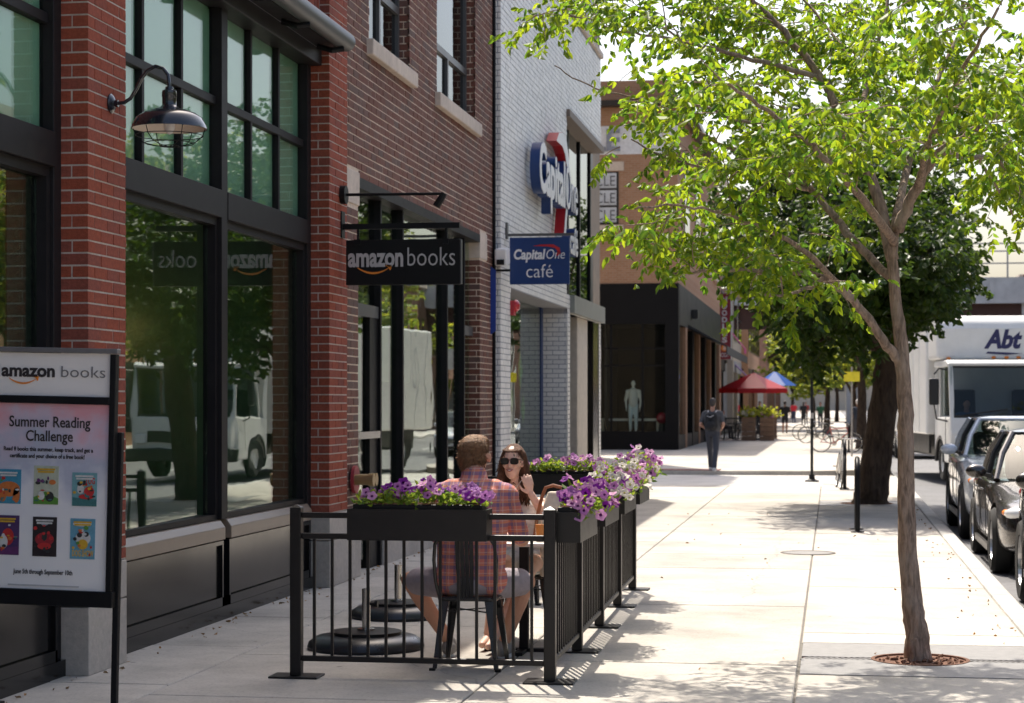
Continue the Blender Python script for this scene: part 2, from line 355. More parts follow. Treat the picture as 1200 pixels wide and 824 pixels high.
def struct(name, mb, mat, parent=None, **k):
    o = mk(name, mb, mat, parent, **k)
    if parent is None: o['kind'] = 'structure'
    return o
# ------------------------------------------------------------------ ground, road, pavement
struct('ground', MB().box(-400, 400, -200, 900, -0.6, -0.20), pm('ground_soil', (0.22, 0.2, 0.17), 0.95, var=0.2, scale=0.4))
struct('road', MB().box(1.5, 11.0, -60, 400, -0.3, -0.125), M_['asphalt'])
struct('alley_road', MB().box(-40, 1.5, 40.05, 48.4, -0.3, -0.10), pm('alley_concrete', (0.50, 0.475, 0.44), 0.9, var=0.14, scale=1.5, bump=0.1, bscale=80, dirt=0.2))
struct('far_pavement', MB().box(11.0, 15.2, -40, 400, -0.4, 0.0), M_['curb'])
mbx = MB()
for k in range(12): mbx.box(6.2, 6.32, 14+12*k, 17+12*k, -0.125, -0.121)
struct('lane_marking', mbx, M_['paint_white'])
side = struct('sidewalk', MB().box(-12, 1.34, -20, 40.05, -0.4, -0.012), M_['joint'])
cols = [(-4.66, -3.83), (-3.83, -2.02), (-2.02, -0.21), (-0.21, 1.345)]
g_ = 0.007
def slab(x0, x1, y0, y1):
    jz = random.uniform(-0.002, 0.002)
    mk('paving_slab', MB().box(x0+g_, x1-g_, y0+g_, y1-g_, -0.1, jz), M_['slab'], side, bevel=0.006, seg=1)
rows = [14.45 + 1.83*k for k in range(-9, 15)]
for ci, (x0, x1) in enumerate(cols):
    br = list(rows)
    if ci == 3:
        br = [r for r in br if not (12.0 < r < 14.3) and not (32.2 < r < 34.2)] + [12.22, 13.86, 32.32, 33.96]; br.sort()
    if ci == 0: br = [r + 0.4 for r in rows[:-1]]
    for a, b in zip(br, br[1:]):
        if ci == 3 and (abs(a-12.22) < .01 or abs(a-32.32) < .01): continue
        slab(x0, x1, a, b)
curb = struct('kerb', MB().box(1.345, 1.37, -20, 40.05, -0.3, -0.02), M_['joint'])
for k in range(-2, 21):
    y = k*1.95
    mk('kerb_stone', MB().box(1.352, 1.53, y+0.005, y+1.945, -0.3, 0.0), M_['curb'], curb, bevel=0.02, seg=2)
# pavement beyond the alley, its corner rounded where the kerb turns
poly = [(-12, 48.45), (-2.0, 48.45), (-0.7, 48.6), (0.35, 49.2), (1.1, 50.3), (1.5, 52.0), (1.5, 400), (-12, 400)]
farp = struct('pavement_beyond_alley', MB().prism(poly, lambda u, v, d: (u, v, d), -0.3, 0.0), M_['slab'])
mb = MB()
for r in (9.3, 9.75, 10.2):                     # curved shadow stripes at the corner, laid as thin concrete bands
    pts = [(-10.5 + r*math.cos(R(a)), 49.5 + r*1.6*math.sin(R(a))) for a in range(2, 72, 5)]
    for (xa, ya), (xb, yb) in zip(pts, pts[1:]):
        mb.add([(xa, ya, .004), (xa+.12, ya+.05, .004), (xb+.12, yb+.05, .004), (xb, yb, .004)], [(0, 1, 2, 3)])
mk('shadow_arc', mb, M_['curb'], farp)
tac = tag(mk('tactile_plate', MB().box(-4.6, -2.7, 48.5, 49.5, -0.02, 0.012), pm('tactile_red', (0.16, 0.06, 0.05), 0.8, var=0.2, scale=20)), 'dark red tactile warning plate at the far edge of the alley', 'tactile plate')

# manhole lid
mh = thing('manhole_cover', 'round metal manhole lid set in the sunny pavement', 'manhole cover', (-0.26, 22.1, 0))
mk('rim', MB().lathe([(0.27, 0.0), (0.30, 0.0), (0.30, 0.006), (0.27, 0.006)], 32, Matrix.Translation((-0.26, 22.1, 0.001)), cap=False), M_['joint'], mh)
mk('lid', MB().lathe([(0.262, -0.01), (0.262, 0.004), (0.2, 0.006), (0.1, 0.006), (0.0, 0.006)], 32, Matrix.Translation((-0.26, 22.1, 0.001))), M_['cast'], mh)

def grate(cx_, cy_, hx, hy, label, r_hole):
    """two cast plates round a hole, with a slotted strip along the joint between them"""
    t = thing('tree_grate', label, 'tree grate', (cx_, cy_, 0), group='tree grates'); sw = .075
    for sg, nm in ((-1, 'front_plate'), (1, 'rear_plate')):
        a0 = math.asin(sw/r_hole); arc = [(r_hole*math.cos(a0+(math.pi-2*a0)*k/20), r_hole*math.sin(a0+(math.pi-2*a0)*k/20)) for k in range(21)]
        poly = [(hx-.01, sw), (hx-.01, hy-.01), (-hx+.01, hy-.01), (-hx+.01, sw)] + arc[::-1]
        poly = [(cx_+u, cy_+sg*v) for u, v in poly]
        mk('plate', MB().prism(poly if sg > 0 else poly[::-1], lambda u, v, d: (u, v, d), -.03, .0), M_['cast'], t)
    for sg in (-1, 1):
        x = r_hole+.03; mb = MB().box(cx_+sg*(r_hole+.0), cx_+sg*(hx-.01), cy_-sw+.004, cy_-sw+.018, -.03, .0005).box(cx_+sg*(r_hole+.0), cx_+sg*(hx-.01), cy_+sw-.018, cy_+sw-.004, -.03, .0005)
        while x < hx-.03: mb.obox((cx_+sg*x, cy_, -.012), (.016, 2*sw-.03, .02), (0, 0, sg*.5)); x += .036
        mk('slotted_strip', mb, M_['cast'], t)
    mk('hole_ring', MB().lathe([(r_hole-.012, -.04), (r_hole-.012, .004), (r_hole+.012, .004), (r_hole+.012, -.04)], 40, Matrix.Translation((cx_, cy_, 0)), cap=False), M_['rust'], t)
    mk('soil', MB().box(cx_-hx+.02, cx_+hx-.02, cy_-hy+.02, cy_+hy-.02, -.09, -.007), M_['rust'], t)
    mb = MB()
    for k in range(90):
        a = random.uniform(0, 6.28); q = random.uniform(.05, r_hole-.03); mb.obox((cx_+q*math.cos(a), cy_+q*math.sin(a), -.002), (random.uniform(.01, .04), random.uniform(.008, .02), .012), (random.random(), random.random(), a*3))
    mk('mulch', mb, M_['rust'], t, kind='stuff')
grate(0.56, 13.04, 0.765, 0.81, 'grey slotted tree grate round the slim tree in front', 0.30)
grate(0.56, 33.14, 0.765, 0.81, 'grey slotted tree grate round the thick dark leaning tree', 0.42)

# ------------------------------------------------------------------ brick helper
def brick_rects(u0, u1, v0, v1, bl=0.2, bh=0.064, j=0.012, holes=(), row0=0):
    out = []; k = row0; v = v0
    while v + bh <= v1 + 1e-6:
        u = u0 - (0.5*(bl+j) if k % 2 else 0) - random.uniform(0, 0.004)
        while u < u1:
            segs = [(max(u, u0), min(u+bl, u1))]
            for a, b, c, d in holes:
                if c - 0.01 < v + bh/2 < d + 0.01:
                    ns = []
                    for s0, s1 in segs:
                        if b <= s0 or a >= s1: ns.append((s0, s1))
                        else:
                            if s0 < a: ns.append((s0, a))
                            if s1 > b: ns.append((b, s1))
                    segs = ns
            out += [(s0, s1, v, v+bh) for s0, s1 in segs if s1 - s0 > 0.025]
            u += bl + j
        v += bh + j; k += 1
    return out
def brick_wall_x(rects, xf, proud=0.010, thick=0.03):
    """bricks standing in a wall that faces +x; only the five faces that show"""
    mb = MB()
    for a, b, c, d in rects:
        q = random.uniform(-0.003, 0.003); x1 = xf + proud + q; x0 = xf - thick
        mb.add([(x0,a,c),(x0,b,c),(x0,b,d),(x0,a,d),(x1,a,c),(x1,b,c),(x1,b,d),(x1,a,d)], [(4,5,6,7),(0,1,5,4),(1,2,6,5),(2,3,7,6),(3,0,4,7)])
    return mb
def brick_wall_y(rects, yf, proud=0.010, thick=0.03):
    mb = MB()
    for a, b, c, d in rects:
        y1 = yf - proud + random.uniform(-0.003, 0.003); y0 = yf + thick
        mb.add([(a,y0,c),(b,y0,c),(b,y0,d),(a,y0,d),(a,y1,c),(b,y1,c),(b,y1,d),(a,y1,d)], [(4,5,6,7),(0,1,5,4),(1,2,6,5),(2,3,7,6),(3,0,4,7)])
    return mb

# ------------------------------------------------------------------ the bookshop (red brick piers, black steel windows)
shop = thing('bookshop_building', 'red brick shop with black steel windows and dark base panels', 'building', (-4.6, 12, 0))
XF = -4.43
def pier(y0, y1, ztop, single, label=None):
    core = MB().box(-4.95, XF-0.005, y0+0.005, y1, 0.66, 10.4)
    p = mk('pier', core, M_['mortar'], shop)
    for c_, d_ in ((0.42, 0.655), (0.0, 0.412)): mk('stone_base', MB().box(-4.95, XF+0.006, y0-0.004, y1+0.004, c_, d_), M_['stone'], p, bevel=0.006)
    pitch = 0.0757; bh = 0.0645; W = y1 - y0
    bricks = []
    z = 0.668; k = 0; zz = 6.2
    while z + bh < zz:
        if k % 2 == 0: cuts = [0, 0.213, 0.426, W]; dep = 0.20
        else: cuts = [0, 0.105, 0.318, 0.531, W]; dep = 0.098
        for i, (a, b) in enumerate(zip(cuts, cuts[1:])):
            a2 = y0 + a + (0 if i == 0 else 0.010); b2 = y0 + b
            x0 = XF - (dep if i == 0 else 0.06)
            bricks.append((x0, XF, a2, b2, z, z+bh))
        if k % 2: bricks.append((XF-0.2, XF-0.098-0.01, y0, y0+0.09, z, z+bh))
        z += pitch; k += 1
    rest = MB(); cache = {}
    for (x0, x1, a, b, c, d) in bricks:
        if single and d < ztop:
            key = (round(x1-x0, 3), round(b-a, 3))
            if key not in cache:
                m = MB().box(0, key[0], 0, key[1], 0, bh).me('brick'); m.materials.append(M_['brick_red']); clean(m); cache[key] = m
            o = bpy.data.objects.new('brick', cache[key]); C.objects.link(o); o.parent = p
            o.matrix_parent_inverse = basis(p).inverted()
            o.location = (x0 + random.uniform(-.003, .002), a, c)
        else:
            q = random.uniform(-.003, .002); rest.box(x0, x1+q, a, b, c, d)
    if rest.v: mk('brickwork', rest, M_['brick_red'], p, kind='stuff')
    return p
pier(11.45, 12.10, 4.12, True)
pier(17.29, 17.95, 0, False)
pier(5.6, 6.25, 0, False)
# steel window bay
GX = -4.66
def bay(y0, y1, ym, panes3=True):
    fm = M_['frame_metal']
    def bar(nm, a, b, c, d, x0=-4.74, x1=-4.635, m=fm): return mk(nm, MB().box(x0, x1, a, b, c, d), m, shop, bevel=0.004, seg=1)
    bar('jamb', y0, y0+.10, .10, 4.66, x1=-4.60); bar('jamb', y1-.12, y1, .10, 4.66, x1=-4.60); bar('mullion', ym-.075, ym+.075, .76, 4.66, x1=-4.59)
    bar('lintel', y0+.10, ym-.075, 3.06, 3.27, x1=-4.585); bar('lintel', ym+.075, y1-.12, 3.06, 3.27, x1=-4.585)
    bar('head', y0, y1, 4.66, 4.80, x1=-4.50)
    for a, b in ((y0+.10, ym-.075), (ym+.075, y1-.12)):
        bar('transom', a, b, 3.92, 3.985)
        wd = (b-a-.10)/3
        for i in range(3):
            u0 = a + i*(wd+.05); u1 = u0 + wd
            if i < 2:
                bar('mullion', u1, u1+.05, 3.27, 3.92); bar('mullion', u1, u1+.05, 3.985, 4.66)
            for c, d in ((3.27, 3.92), (3.985, 4.66)):
                pn = mk('pane', MB().box(-4.675, -4.667, u0, u1, c, d), M_['clear_glass'], shop)
                mk('frosted_sheet', MB().box(-4.70, -4.69, u0, u1, c, d), M_['green_pane'], pn)
        pm_ = MB().box(-.004, .004, -(b-a-.10)/2, (b-a-.10)/2, .80, 3.0).me('shop_pane'); pm_.transform(Matrix.Translation((GX-.005, (a+b)/2, 0)) @ Matrix.Rotation(R(1.3), 4, 'Z'))
        mk('shop_pane', pm_, M_['shop_glass'], shop)      # turned slightly to bring the truck's reflection into the near pane
        fr = MB().box(-4.72, -4.625, a, a+.05, .76, 3.06).box(-4.72, -4.625, b-.05, b, .76, 3.06).box(-4.72, -4.625, a+.05, b-.05, .76, .80).box(-4.72, -4.625, a+.05, b-.05, 3.0, 3.06)
        mk('pane_frame', fr, fm, shop)
        mk('base_panel', MB().box(-4.72, -4.60, a+.03, b-.03, .17, .60), M_['panel_black'], shop, bevel=.004, seg=1)
        bp = MB().box(-4.72, -4.575, a, a+.03, .10, .60).box(-4.72, -4.575, b-.03, b, .10, .60).box(-4.72, -4.575, a, b, .10, .17).box(-4.72, -4.575, a+.03, b-.03, .57, .60)
        mk('base_frame', bp, M_['panel_black'], shop)
        mk('ledge', MB().prism([(-4.72, .61), (-4.56, .61), (-4.56, .70), (-4.60, .755), (-4.72, .755)], lambda u, v, d: (u, d, v), a-.0, b+.0), M_['ledge'], shop, bevel=.004, seg=1)
    mk('plinth', MB().box(-4.74, -4.57, y0, y1, -.05, .10), M_['panel_black'], shop)
bay(12.10, 17.29, 14.70); bay(6.25, 11.45, 8.85)
# brick panel over the awnings: soldier courses and the pier bricks above
for y0, y1 in ((12.10, 17.29), (6.25, 11.45)):
    mk('upper_wall', MB().box(-5.2, -4.52, y0, y1, 4.80, 10.4), M_['mortar'], shop)
    rects = []
    for r in range(6):
        u = y0
        while u + .064 < y1:
            rects.append((u, u+.064, 4.86+r*.213, 4.86+r*.213+.2)); u += .0757
    mk('soldier_bricks', brick_wall_x(rects, -4.52), M_['brick_red'], shop, kind='stuff')
    aw = thing('roller_awning', 'rolled-up grey awning cassette above the bookshop windows' if y0 > 10 else 'rolled-up grey awning cassette over the nearer bookshop bay', 'awning', (-4.3, (y0+y1)/2, 4.8), group='roller awnings')
    mk('cassette', MB().lathe([(0.0, y0+.05), (.085, y0+.05), (.085, y1-.02), (0, y1-.02)], 20, Matrix.Translation((-4.27, 0, 4.86)) @ Matrix.Rotation(R(-90), 4, 'X')), pm('awning_grey', (0.075, 0.08, 0.082), 0.45, var=.1, scale=4), aw, smooth=True)
    mk('back_rail', MB().box(-4.50, -4.34, y0+.04, y1-.03, 4.80, 4.84), M_['frame_metal'], aw)
    for k in range(5):
        yy = y0 + .3 + k*(y1-y0-.6)/4
        mk('arm', MB().tube([(-4.46, yy, 4.78), (-4.33, yy, 4.74), (-4.24, yy+.05, 4.76)], .025, 8), M_['black_metal'], aw)
# body of the shop and the room behind the panes
mk('rear_wall', MB().box(-14, -13.8, 0, 17.9, 0, 10.4).box(-13.8, -4.97, 17.6, 17.9, 0, 10.4).box(-13.8, -5.2, 0, .2, 0, 10.4), M_['mortar'], shop)
mk('roof', MB().box(-14, -4.45, 0, 17.95, 10.4, 10.6), M_['stone'], shop)
mk('near_wall', MB().box(-5.2, -4.5, 0, 5.6, 0, 10.4), M_['brick_red'], shop)
mk('shop_floor', MB().box(-13.8, -4.75, 0.2, 17.6, -.1, 0.05), M_['room_floor'], shop)
mk('ceiling', MB().box(-13.8, -4.72, .2, 17.6, 4.74, 4.9), pm('shop_ceiling', (.18, .24, .18), .8), shop)
mk('room_wall', MB().box(-13.8, -13.7, .2, 17.6, .05, 4.74).box(-13.7, -4.8, 17.5, 17.6, .05, 4.74), pm('room_green_tile', (.24, .36, .26), .35, var=.15, scale=3), shop)
mk('tiled_partition', MB().box(-8.6, -8.5, 12.6, 17.4, .05, 4.74), bpy.data.materials['room_green_tile'], shop)
for k in range(3):
    bc = thing('bookcase', ['low bookcase of books inside the shop by the near pane', 'low bookcase of books inside the shop by the middle pane', 'low bookcase of books inside the shop by the far pane'][k], 'bookcase', (-6.4, 9+3.2*k, .05), group='bookcases in the shop')
    mk('carcass', MB().box(-6.6, -6.2, 8+3.2*k, 10.4+3.2*k, .05, .15).box(-6.6, -6.57, 8+3.2*k, 10.4+3.2*k, .15, 1.2).box(-6.57, -6.2, 8+3.2*k, 10.4+3.2*k, .6, .64).box(-6.6, -6.2, 8+3.2*k, 10.4+3.2*k, 1.2, 1.24), M_['room_floor'], bc)
    mb = MB(); u = 8.02+3.2*k
    while u < 10.35+3.2*k:
        t = random.uniform(.02, .05); mb.box(-6.5, -6.28, u, u+t*.9, .15, .15+random.uniform(.3, .42)).box(-6.5, -6.28, u, u+t*.9, .64, .64+random.uniform(.3, .45)); u += t
    mk('book_row', mb, pm('book_spines', (.5, .3, .15), .6, island=.5, col2=(.12, .2, .4)), bc, kind='stuff')
warm = emit('warm_globe', (1.0, 0.60, 0.26), 9.0)
for px, py, x, lb in ((206, 391, -6.6, 'lit warm globe pendant lamp seen through the shop pane'), (147, 386, -6.6, 'second lit globe pendant lamp beside the brick pier'), (90, 380, -6.6, 'lit globe pendant lamp deep behind the poster stand'), (290, 398, -7.6, 'third lit globe pendant behind the right-hand pane')):
    p = FX(px, py, x); t = thing('pendant_lamp', lb, 'pendant lamp', p, group='globe pendants in the shop')
    mk('globe', MB().ell(p, (.085, .085, .085)), warm, t, smooth=True); mk('cord', MB().tube([p + Vector((0, 0, .08)), (p.x, p.y, 4.74)], .006, 6), M_['black_metal'], t)

# ------------------------------------------------------------------ dark brick building
db = thing('dark_brick_building', 'two-storey dark brown brick building with limestone sills', 'building', (-4.45, 22, 0))
X2 = -4.45; D0, D1 = 17.955, 26.10
wins = [(18.93, 20.80, 5.18, 7.5), (22.29, 24.76, 5.18, 7.5)]
store = (18.47, 25.10, 0.0, 3.80)
wl = MB()
def wall_x(mb, x0, x1, y0, y1, z0, z1, holes):
    ys = sorted({y0, y1, *[h[0] for h in holes], *[h[1] for h in holes]}); zs = sorted({z0, z1, *[h[2] for h in holes], *[h[3] for h in holes]})
    for a, b in zip(ys, ys[1:]):
        for c, d in zip(zs, zs[1:]):
            m, n = (a+b)/2, (c+d)/2
            if not any(h[0] < m < h[1] and h[2] < n < h[3] for h in holes): mb.box(x0, x1, a, b, c, d)
    return mb
wall_x(wl, -4.80, X2-.004, D0, D1, 0, 9.3, wins+[store]); mk('wall', wl, M_['mortar_dark'], db)
hl = [(a, b, c, d) for a, b, c, d in wins] + [store, (18.0, 18.50, 3.52, 3.84), (25.08, 25.6, 3.50, 3.84)]
mk('brickwork', brick_wall_x(brick_rects(D0+.02, D1-.005, 0.62, 7.45, .195, .064, .0135, hl), X2-.004, proud=.004), M_['brick_dark'], db, kind='stuff')
mk('bearing_stone', MB().box(-4.8, X2+.008, 18.0, 18.50, 3.52, 3.84), M_['limestone'], db, bevel=.01); mk('bearing_stone', MB().box(-4.8, X2+.008, 25.08, 25.6, 3.50, 3.84), M_['limestone'], db, bevel=.01)
mk('stone_base', MB().box(-4.8, X2+.02, D0, 18.5, 0, .62), M_['stone'], db, bevel=.01); mk('stone_base', MB().box(-4.8, X2+.02, 25.08, D1, 0, .62), M_['stone'], db, bevel=.01)
mk('steel_lintel', MB().box(-4.8, X2+.004, 18.47, 25.10, 3.70, 3.80), M_['frame_metal'], db)
mk('corner_joint', MB().box(-4.8, XF-.01, 17.951, 17.972, 0, 9.3), M_['grey_frame'], db)
for (a, b, c, d) in wins:
    wdw = mk('window', MB().box(-4.62, -4.56, a, a+.07, c, d).box(-4.62, -4.56, b-.07, b, c, d).box(-4.62, -4.56, a+.07, b-.07, c, c+.06).box(-4.62, -4.56, a+.07, b-.07, c+.60, c+.68).box(-4.62, -4.56, (a+b)/2-.03, (a+b)/2+.03, c+.06, c+.60).box(-4.62, -4.56, a+.07, b-.07, d-.08, d), M_['grey_frame'], db)
    for y0, y1, z0, z1 in ((a+.07, (a+b)/2-.03, c+.06, c+.60), ((a+b)/2+.03, b-.07, c+.06, c+.60), (a+.07, b-.07, c+.68, d-.08)):
        mk('pane', MB().box(-4.60, -4.595, y0, y1, z0, z1), M_['dark_glass'], wdw)
    mk('sill', MB().box(-4.62, X2+.07, a-.12, (a+b)/2-.004, c-.16, c).box(-4.62, X2+.07, (a+b)/2+.004, b+.12, c-.16, c), M_['limestone'], wdw, bevel=.012)
    mk('reveal_bricks', brick_wall_y(brick_rects(-4.62, X2-.002, c, d-.05, .10, .064, .0135), b, proud=.005), M_['brick_dark'], db, kind='stuff')
mk('reveal_bricks', brick_wall_y(brick_rects(-4.80, X2-.002, .62, 3.48, .195, .064, .0135), 25.10, proud=.005), M_['brick_dark'], db, kind='stuff')
# shopfront of the dark brick building
MU = [FX(px, HOR, -4.52).y for px in (446, 472, 524, 544)]
for y in MU: mk('mullion', MB().box(-4.64, -4.52, y, y+.06, 0, 3.70), M_['black_metal'], db, bevel=.004, seg=1)
mk('door_stile', MB().box(-4.64, -4.55, MU[0]-.35, MU[0], 0, 2.5), M_['black_metal'], db); mk('door_stile', MB().box(-4.64, -4.55, 18.5, 18.72, 0, 2.5), M_['black_metal'], db)
mk('transom', MB().box(-4.64, -4.54, 18.47, MU[0], 2.50, 2.62), M_['grey_frame'], db)
mk('transom', MB().box(-4.64, -4.54, MU[3]+.06, 25.1, 2.50, 2.62), M_['grey_frame'], db)
mk('transom', MB().box(-4.62, -4.555, MU[0]+.06, MU[1], 3.16, 3.2), M_['grey_frame'], db)
mk('window_sill', MB().box(-4.7, -4.47, MU[0]+.06, MU[3], .62, .70), M_['ledge'], db); mk('stall_riser', MB().box(-4.7, -4.5, MU[0]+.06, MU[3], 0, .62), M_['stone'], db)
for a, b, c, d in ((18.72, MU[0]-.35, .1, 2.5), (18.5, MU[0], 2.62, 3.70), (MU[0]+.06, MU[1], .70, 3.70), (MU[1]+.06, MU[2], .70, 3.70), (MU[2]+.06, MU[3], .70, 3.70), (MU[3]+.06, 25.1, 2.62, 3.70), (MU[3]+.06, 25.1, .1, 2.5)):
    mk('shop_pane', MB().box(-4.595, -4.588, a, b, c, d), M_['shop_glass'], db)
mk('push_bar', MB().bar((-4.53, 18.72, 1.33), (-4.53, MU[0]-.05, 1.33), .04, .07), M_['steel'], db)
mk('push_bar', MB().bar((-4.53, MU[3]+.1, 1.15), (-4.53, 25.08, 1.15), .03, .05), M_['steel'], db)
mk('body', MB().box(-14, -13.7, D0, D1, 0, 9.3).box(-13.7, -4.8, D0, D0+.1, 0, 9.3).box(-13.7, -4.8, D1-.1, D1, 0, 9.3), M_['mortar_dark'], db); mk('roof', MB().box(-14, -4.4, D0, D1, 9.3, 9.5), M_['stone'], db)
mk('floor', MB().box(-13.7, -4.78, D0+.1, D1-.1, -.05, .03).box(-13.7, -4.8, D0+.1, D1-.1, 4.2, 4.3), M_['room_floor'], db)
mk('reflection_band', MB().box(-5.3, -5.28, 20.2, 24.7, 1.9, 2.9), pm('reflected_beige', (.4, .32, .26), .9), db)  # beige sheet imitating the sunlit building opposite reflected in the glass
mk('room_divider', MB().box(-7.5, -7.45, 18.2, 25.9, .03, 4.2), pm('room_teal', (.10, .15, .13), .8, var=.3, scale=2), db)
# hose bib / siamese connection in the wall beside the shade
sc = thing('fire_hose_inlet', 'red and brass fire hose inlet on the stone base', 'hose inlet', (-4.4, 18.2, .95))
mk('flange', MB().lathe([(0, 0), (.13, 0), (.13, .03), (0, .03)], 20, Matrix.Translation((-4.43, 18.2, .93)) @ Matrix.Rotation(R(90), 4, 'Y')), pm('inlet_red', (.35, .03, .04), .5), sc)
for dy in (-.06, .06): mk('nozzle', MB().lathe([(0, 0), (.05, 0), (.05, .14), (.06, .14), (.06, .19), (0, .19)], 16, Matrix.Translation((-4.41, 18.2+dy, .93)) @ Matrix.Rotation(R(90), 4, 'Y')), pm('brass', (.35, .25, .12), .4, metal=.8), sc)

# ------------------------------------------------------------------ white brick cafe building
wb = thing('white_brick_building', 'white glazed brick cafe building with a tall upper window', 'building', (-4.35, 32, 0))
X3 = -4.35; W0, W1 = 26.12, 37.72
h1 = (26.95, 32.90, 0.45, 3.22); h2 = (33.22, 37.45, 0.0, 3.16); h3 = (32.80, 37.72, 3.46, 6.50)
wl = wall_x(MB(), -4.80, X3-.004, W0+.01, W1, 0, 8.2, [h1, h2, h3]); mk('wall', wl, M_['mortar_white'], wb)
mk('brickwork', brick_wall_x(brick_rects(W0, W1, 0.0, 8.15, .195, .0645, .0125, [h1, h2, h3]), X3-.004, proud=.004), M_['brick_white'], wb, kind='stuff')
mk('side_brickwork', brick_wall_y(brick_rects(-4.80, X3-.002, 0, 8.15, .195, .0645, .0125), W0+.01, proud=.004), M_['brick_white'], wb, kind='stuff')
mk('reveal_brickwork', brick_wall_y(brick_rects(-4.80, X3-.002, .45, 3.2, .195, .0645, .0125), 32.90, proud=.005), M_['brick_white'], wb, kind='stuff')
mk('coping', MB().box(-5.0, X3+.05, W0, W1+.04, 8.2, 8.3), M_['limestone'], wb)
mk('soffit', MB().box(-4.80, X3+.06, 32.75, 37.76, 6.40, 6.52), pm('soffit_brown', (.16, .12, .09), .6), wb)
mk('ledge', MB().box(-4.80, X3+.08, 33.2, 37.76, 3.16, 3.46), pm('ledge_grey', (.22, .225, .20), .5, var=.15, scale=4), wb)
for y in (32.85, 34.45, 36.05, 37.66): mk('mullion', MB().box(-4.62, -4.535, y-.05, y+.05, 3.46, 6.40), M_['black_metal'], wb)
for a, b in ((32.9, 34.4), (34.5, 36.0), (36.1, 37.61)): mk('pane', MB().box(-4.575, -4.568, a, b, 3.46, 6.40), M_['dark_glass'], wb)
mk('pane', MB().box(-4.755, -4.748, 27.0, 32.5, .5, 3.2), M_['shop_glass'], wb)
mk('blue_jamb', MB().box(-4.79, -4.735, 32.5, 32.72, .45, 3.22), M_['sign_blue'], wb); mk('window_sill', MB().box(-4.8, X3+.01, 26.95, 32.9, .40, .45), M_['grey_frame'], wb)
mk('pier', MB().box(-4.62, -4.40, 34.6, 36.05, 0, 3.16), pm('pier_beige', (.52, .46, .39), .7), wb, bevel=.02)
mk('doorway', MB().box(-4.8, -4.75, 33.22, 37.45, 0, 3.16), M_['panel_black'], wb); mk('mullion', MB().box(-4.7, -4.36, 36.6, 37.4, 0, 3.16), M_['panel_black'], wb)
mk('body', MB().box(-14, -13.7, W0, W1, 0, 8.2).box(-13.7, -4.8, W1-.1, W1, 0, 8.2).box(-13.7, -4.8, W0+.02, W0+.1, 0, 8.2), M_['mortar_white'], wb); mk('roof', MB().box(-14, -4.4, W0+.05, W1-.05, 8.1, 8.19), M_['stone'], wb)
mk('floor', MB().box(-13.7, -4.79, W0+.1, W1-.1, .0, .45).box(-13.7, -4.8, W0+.1, W1-.1, 3.3, 3.4), M_['room_floor'], wb)
for y, z, s_ in ((29.4, 2.4, .42), (30.6, 2.15, .5), (30.9, 1.55, .36), (29.8, 1.7, .3)):
    mk('window_decal', MB().prism([(-s_*.5, 0), (0, -s_*.62), (s_*.5, 0), (0, s_*.62)], lambda u, v, d: (d, y+u, z+v), -4.79, -4.785), pm('decal_lime', (.45, .75, .03), .5), wb)
# fittings on the white wall
t = thing('security_box', 'small white security camera box by the dark brick corner', 'security box', (-4.4, 26.1, 3.5))
mk('housing', MB().obox((-4.30, 25.95, 3.58), (.16, .30, .22), (R(8), 0, 0)), M_['sign_white'], t, bevel=.02); mk('window', MB().box(-4.35, -4.25, 25.785, 25.80, 3.46, 3.53), M_['black_metal'], t); mk('bracket', MB().bar((-4.5, 26.0, 3.40), (-4.2, 26.0, 3.40), .03, .03), M_['black_metal'], t)
t = thing('alarm_bell', 'round red alarm bell on the white brick wall', 'alarm bell', (X3, 27.0, 2.98))
mk('gong', MB().lathe([(0, .07), (.045, .065), (.075, .04), (.085, .015), (.085, 0), (0, 0)], 20, Matrix.Translation((X3+.05, 27.0, 2.98)) @ Matrix.Rotation(R(90), 4, 'Y')), pm('alarm_red', (.55, .02, .03), .3, coat=.5), t, smooth=True); mk('back_box', MB().box(X3, X3+.05, 26.9, 27.1, 2.85, 3.05), pm('alarm_red2', (.4, .02, .03), .5), t)
t = tag(mk('blue_banner', MB().prism([(0, 0), (.10, .05), (.10, .85), (0, .9)], lambda u, v, d: (-4.45+u*.7, d, 2.55+v), 25.9, 25.92), pm('banner_blue', (.01, .04, .25), .7)), 'narrow blue banner in the corner between brick buildings', 'banner')
t = tag(mk('gap_strip', MB().tube([(-4.43, 26.06, 0), (-4.43, 26.06, 9.3)], .022, 10), M_['black_metal']), 'black drainpipe in the corner beside the white bricks', 'gap')  # black tube standing in for the dark gap between the buildings
# ------------------------------------------------------------------ gooseneck lamp on the brick pier
gl = thing('gooseneck_lamp', 'black gooseneck barn lamp with wire cage on the brick pier', 'wall lamp', (XF, 11.83, 3.51))
LX, LY = -4.05, 11.83
mk('wall_plate', MB().lathe([(0, 0), (.062, 0), (.062, .008), (.045, .022), (.022, .03), (.022, .05), (0, .05)], 24, Matrix.Translation((XF, LY, 3.51)) @ Matrix.Rotation(R(90), 4, 'Y')), M_['lamp_black'], gl, smooth=True)
arm = [(XF+.03, LY, 3.51), (XF+.09, LY, 3.515), (XF+.13, LY, 3.54), (XF+.17, LY, 3.60), (XF+.20, LY, 3.66), (XF+.24, LY, 3.71), (XF+.29, LY, 3.735), (LX-.04, LY, 3.72), (LX-.008, LY, 3.68), (LX, LY, 3.62), (LX, LY, 3.57)]
mk('arm', MB().tube(arm, .012, 10), M_['lamp_black'], gl, smooth=True)
ML = Matrix.Translation((LX, LY, 3.345))
mk('neck', MB().lathe([(0, .26), (.024, .26), (.026, .245), (.044, .235), (.047, .2), (.044, .195), (.044, .145), (.05, .13), (0, .13)], 24, ML), M_['lamp_black'], gl, smooth=True)
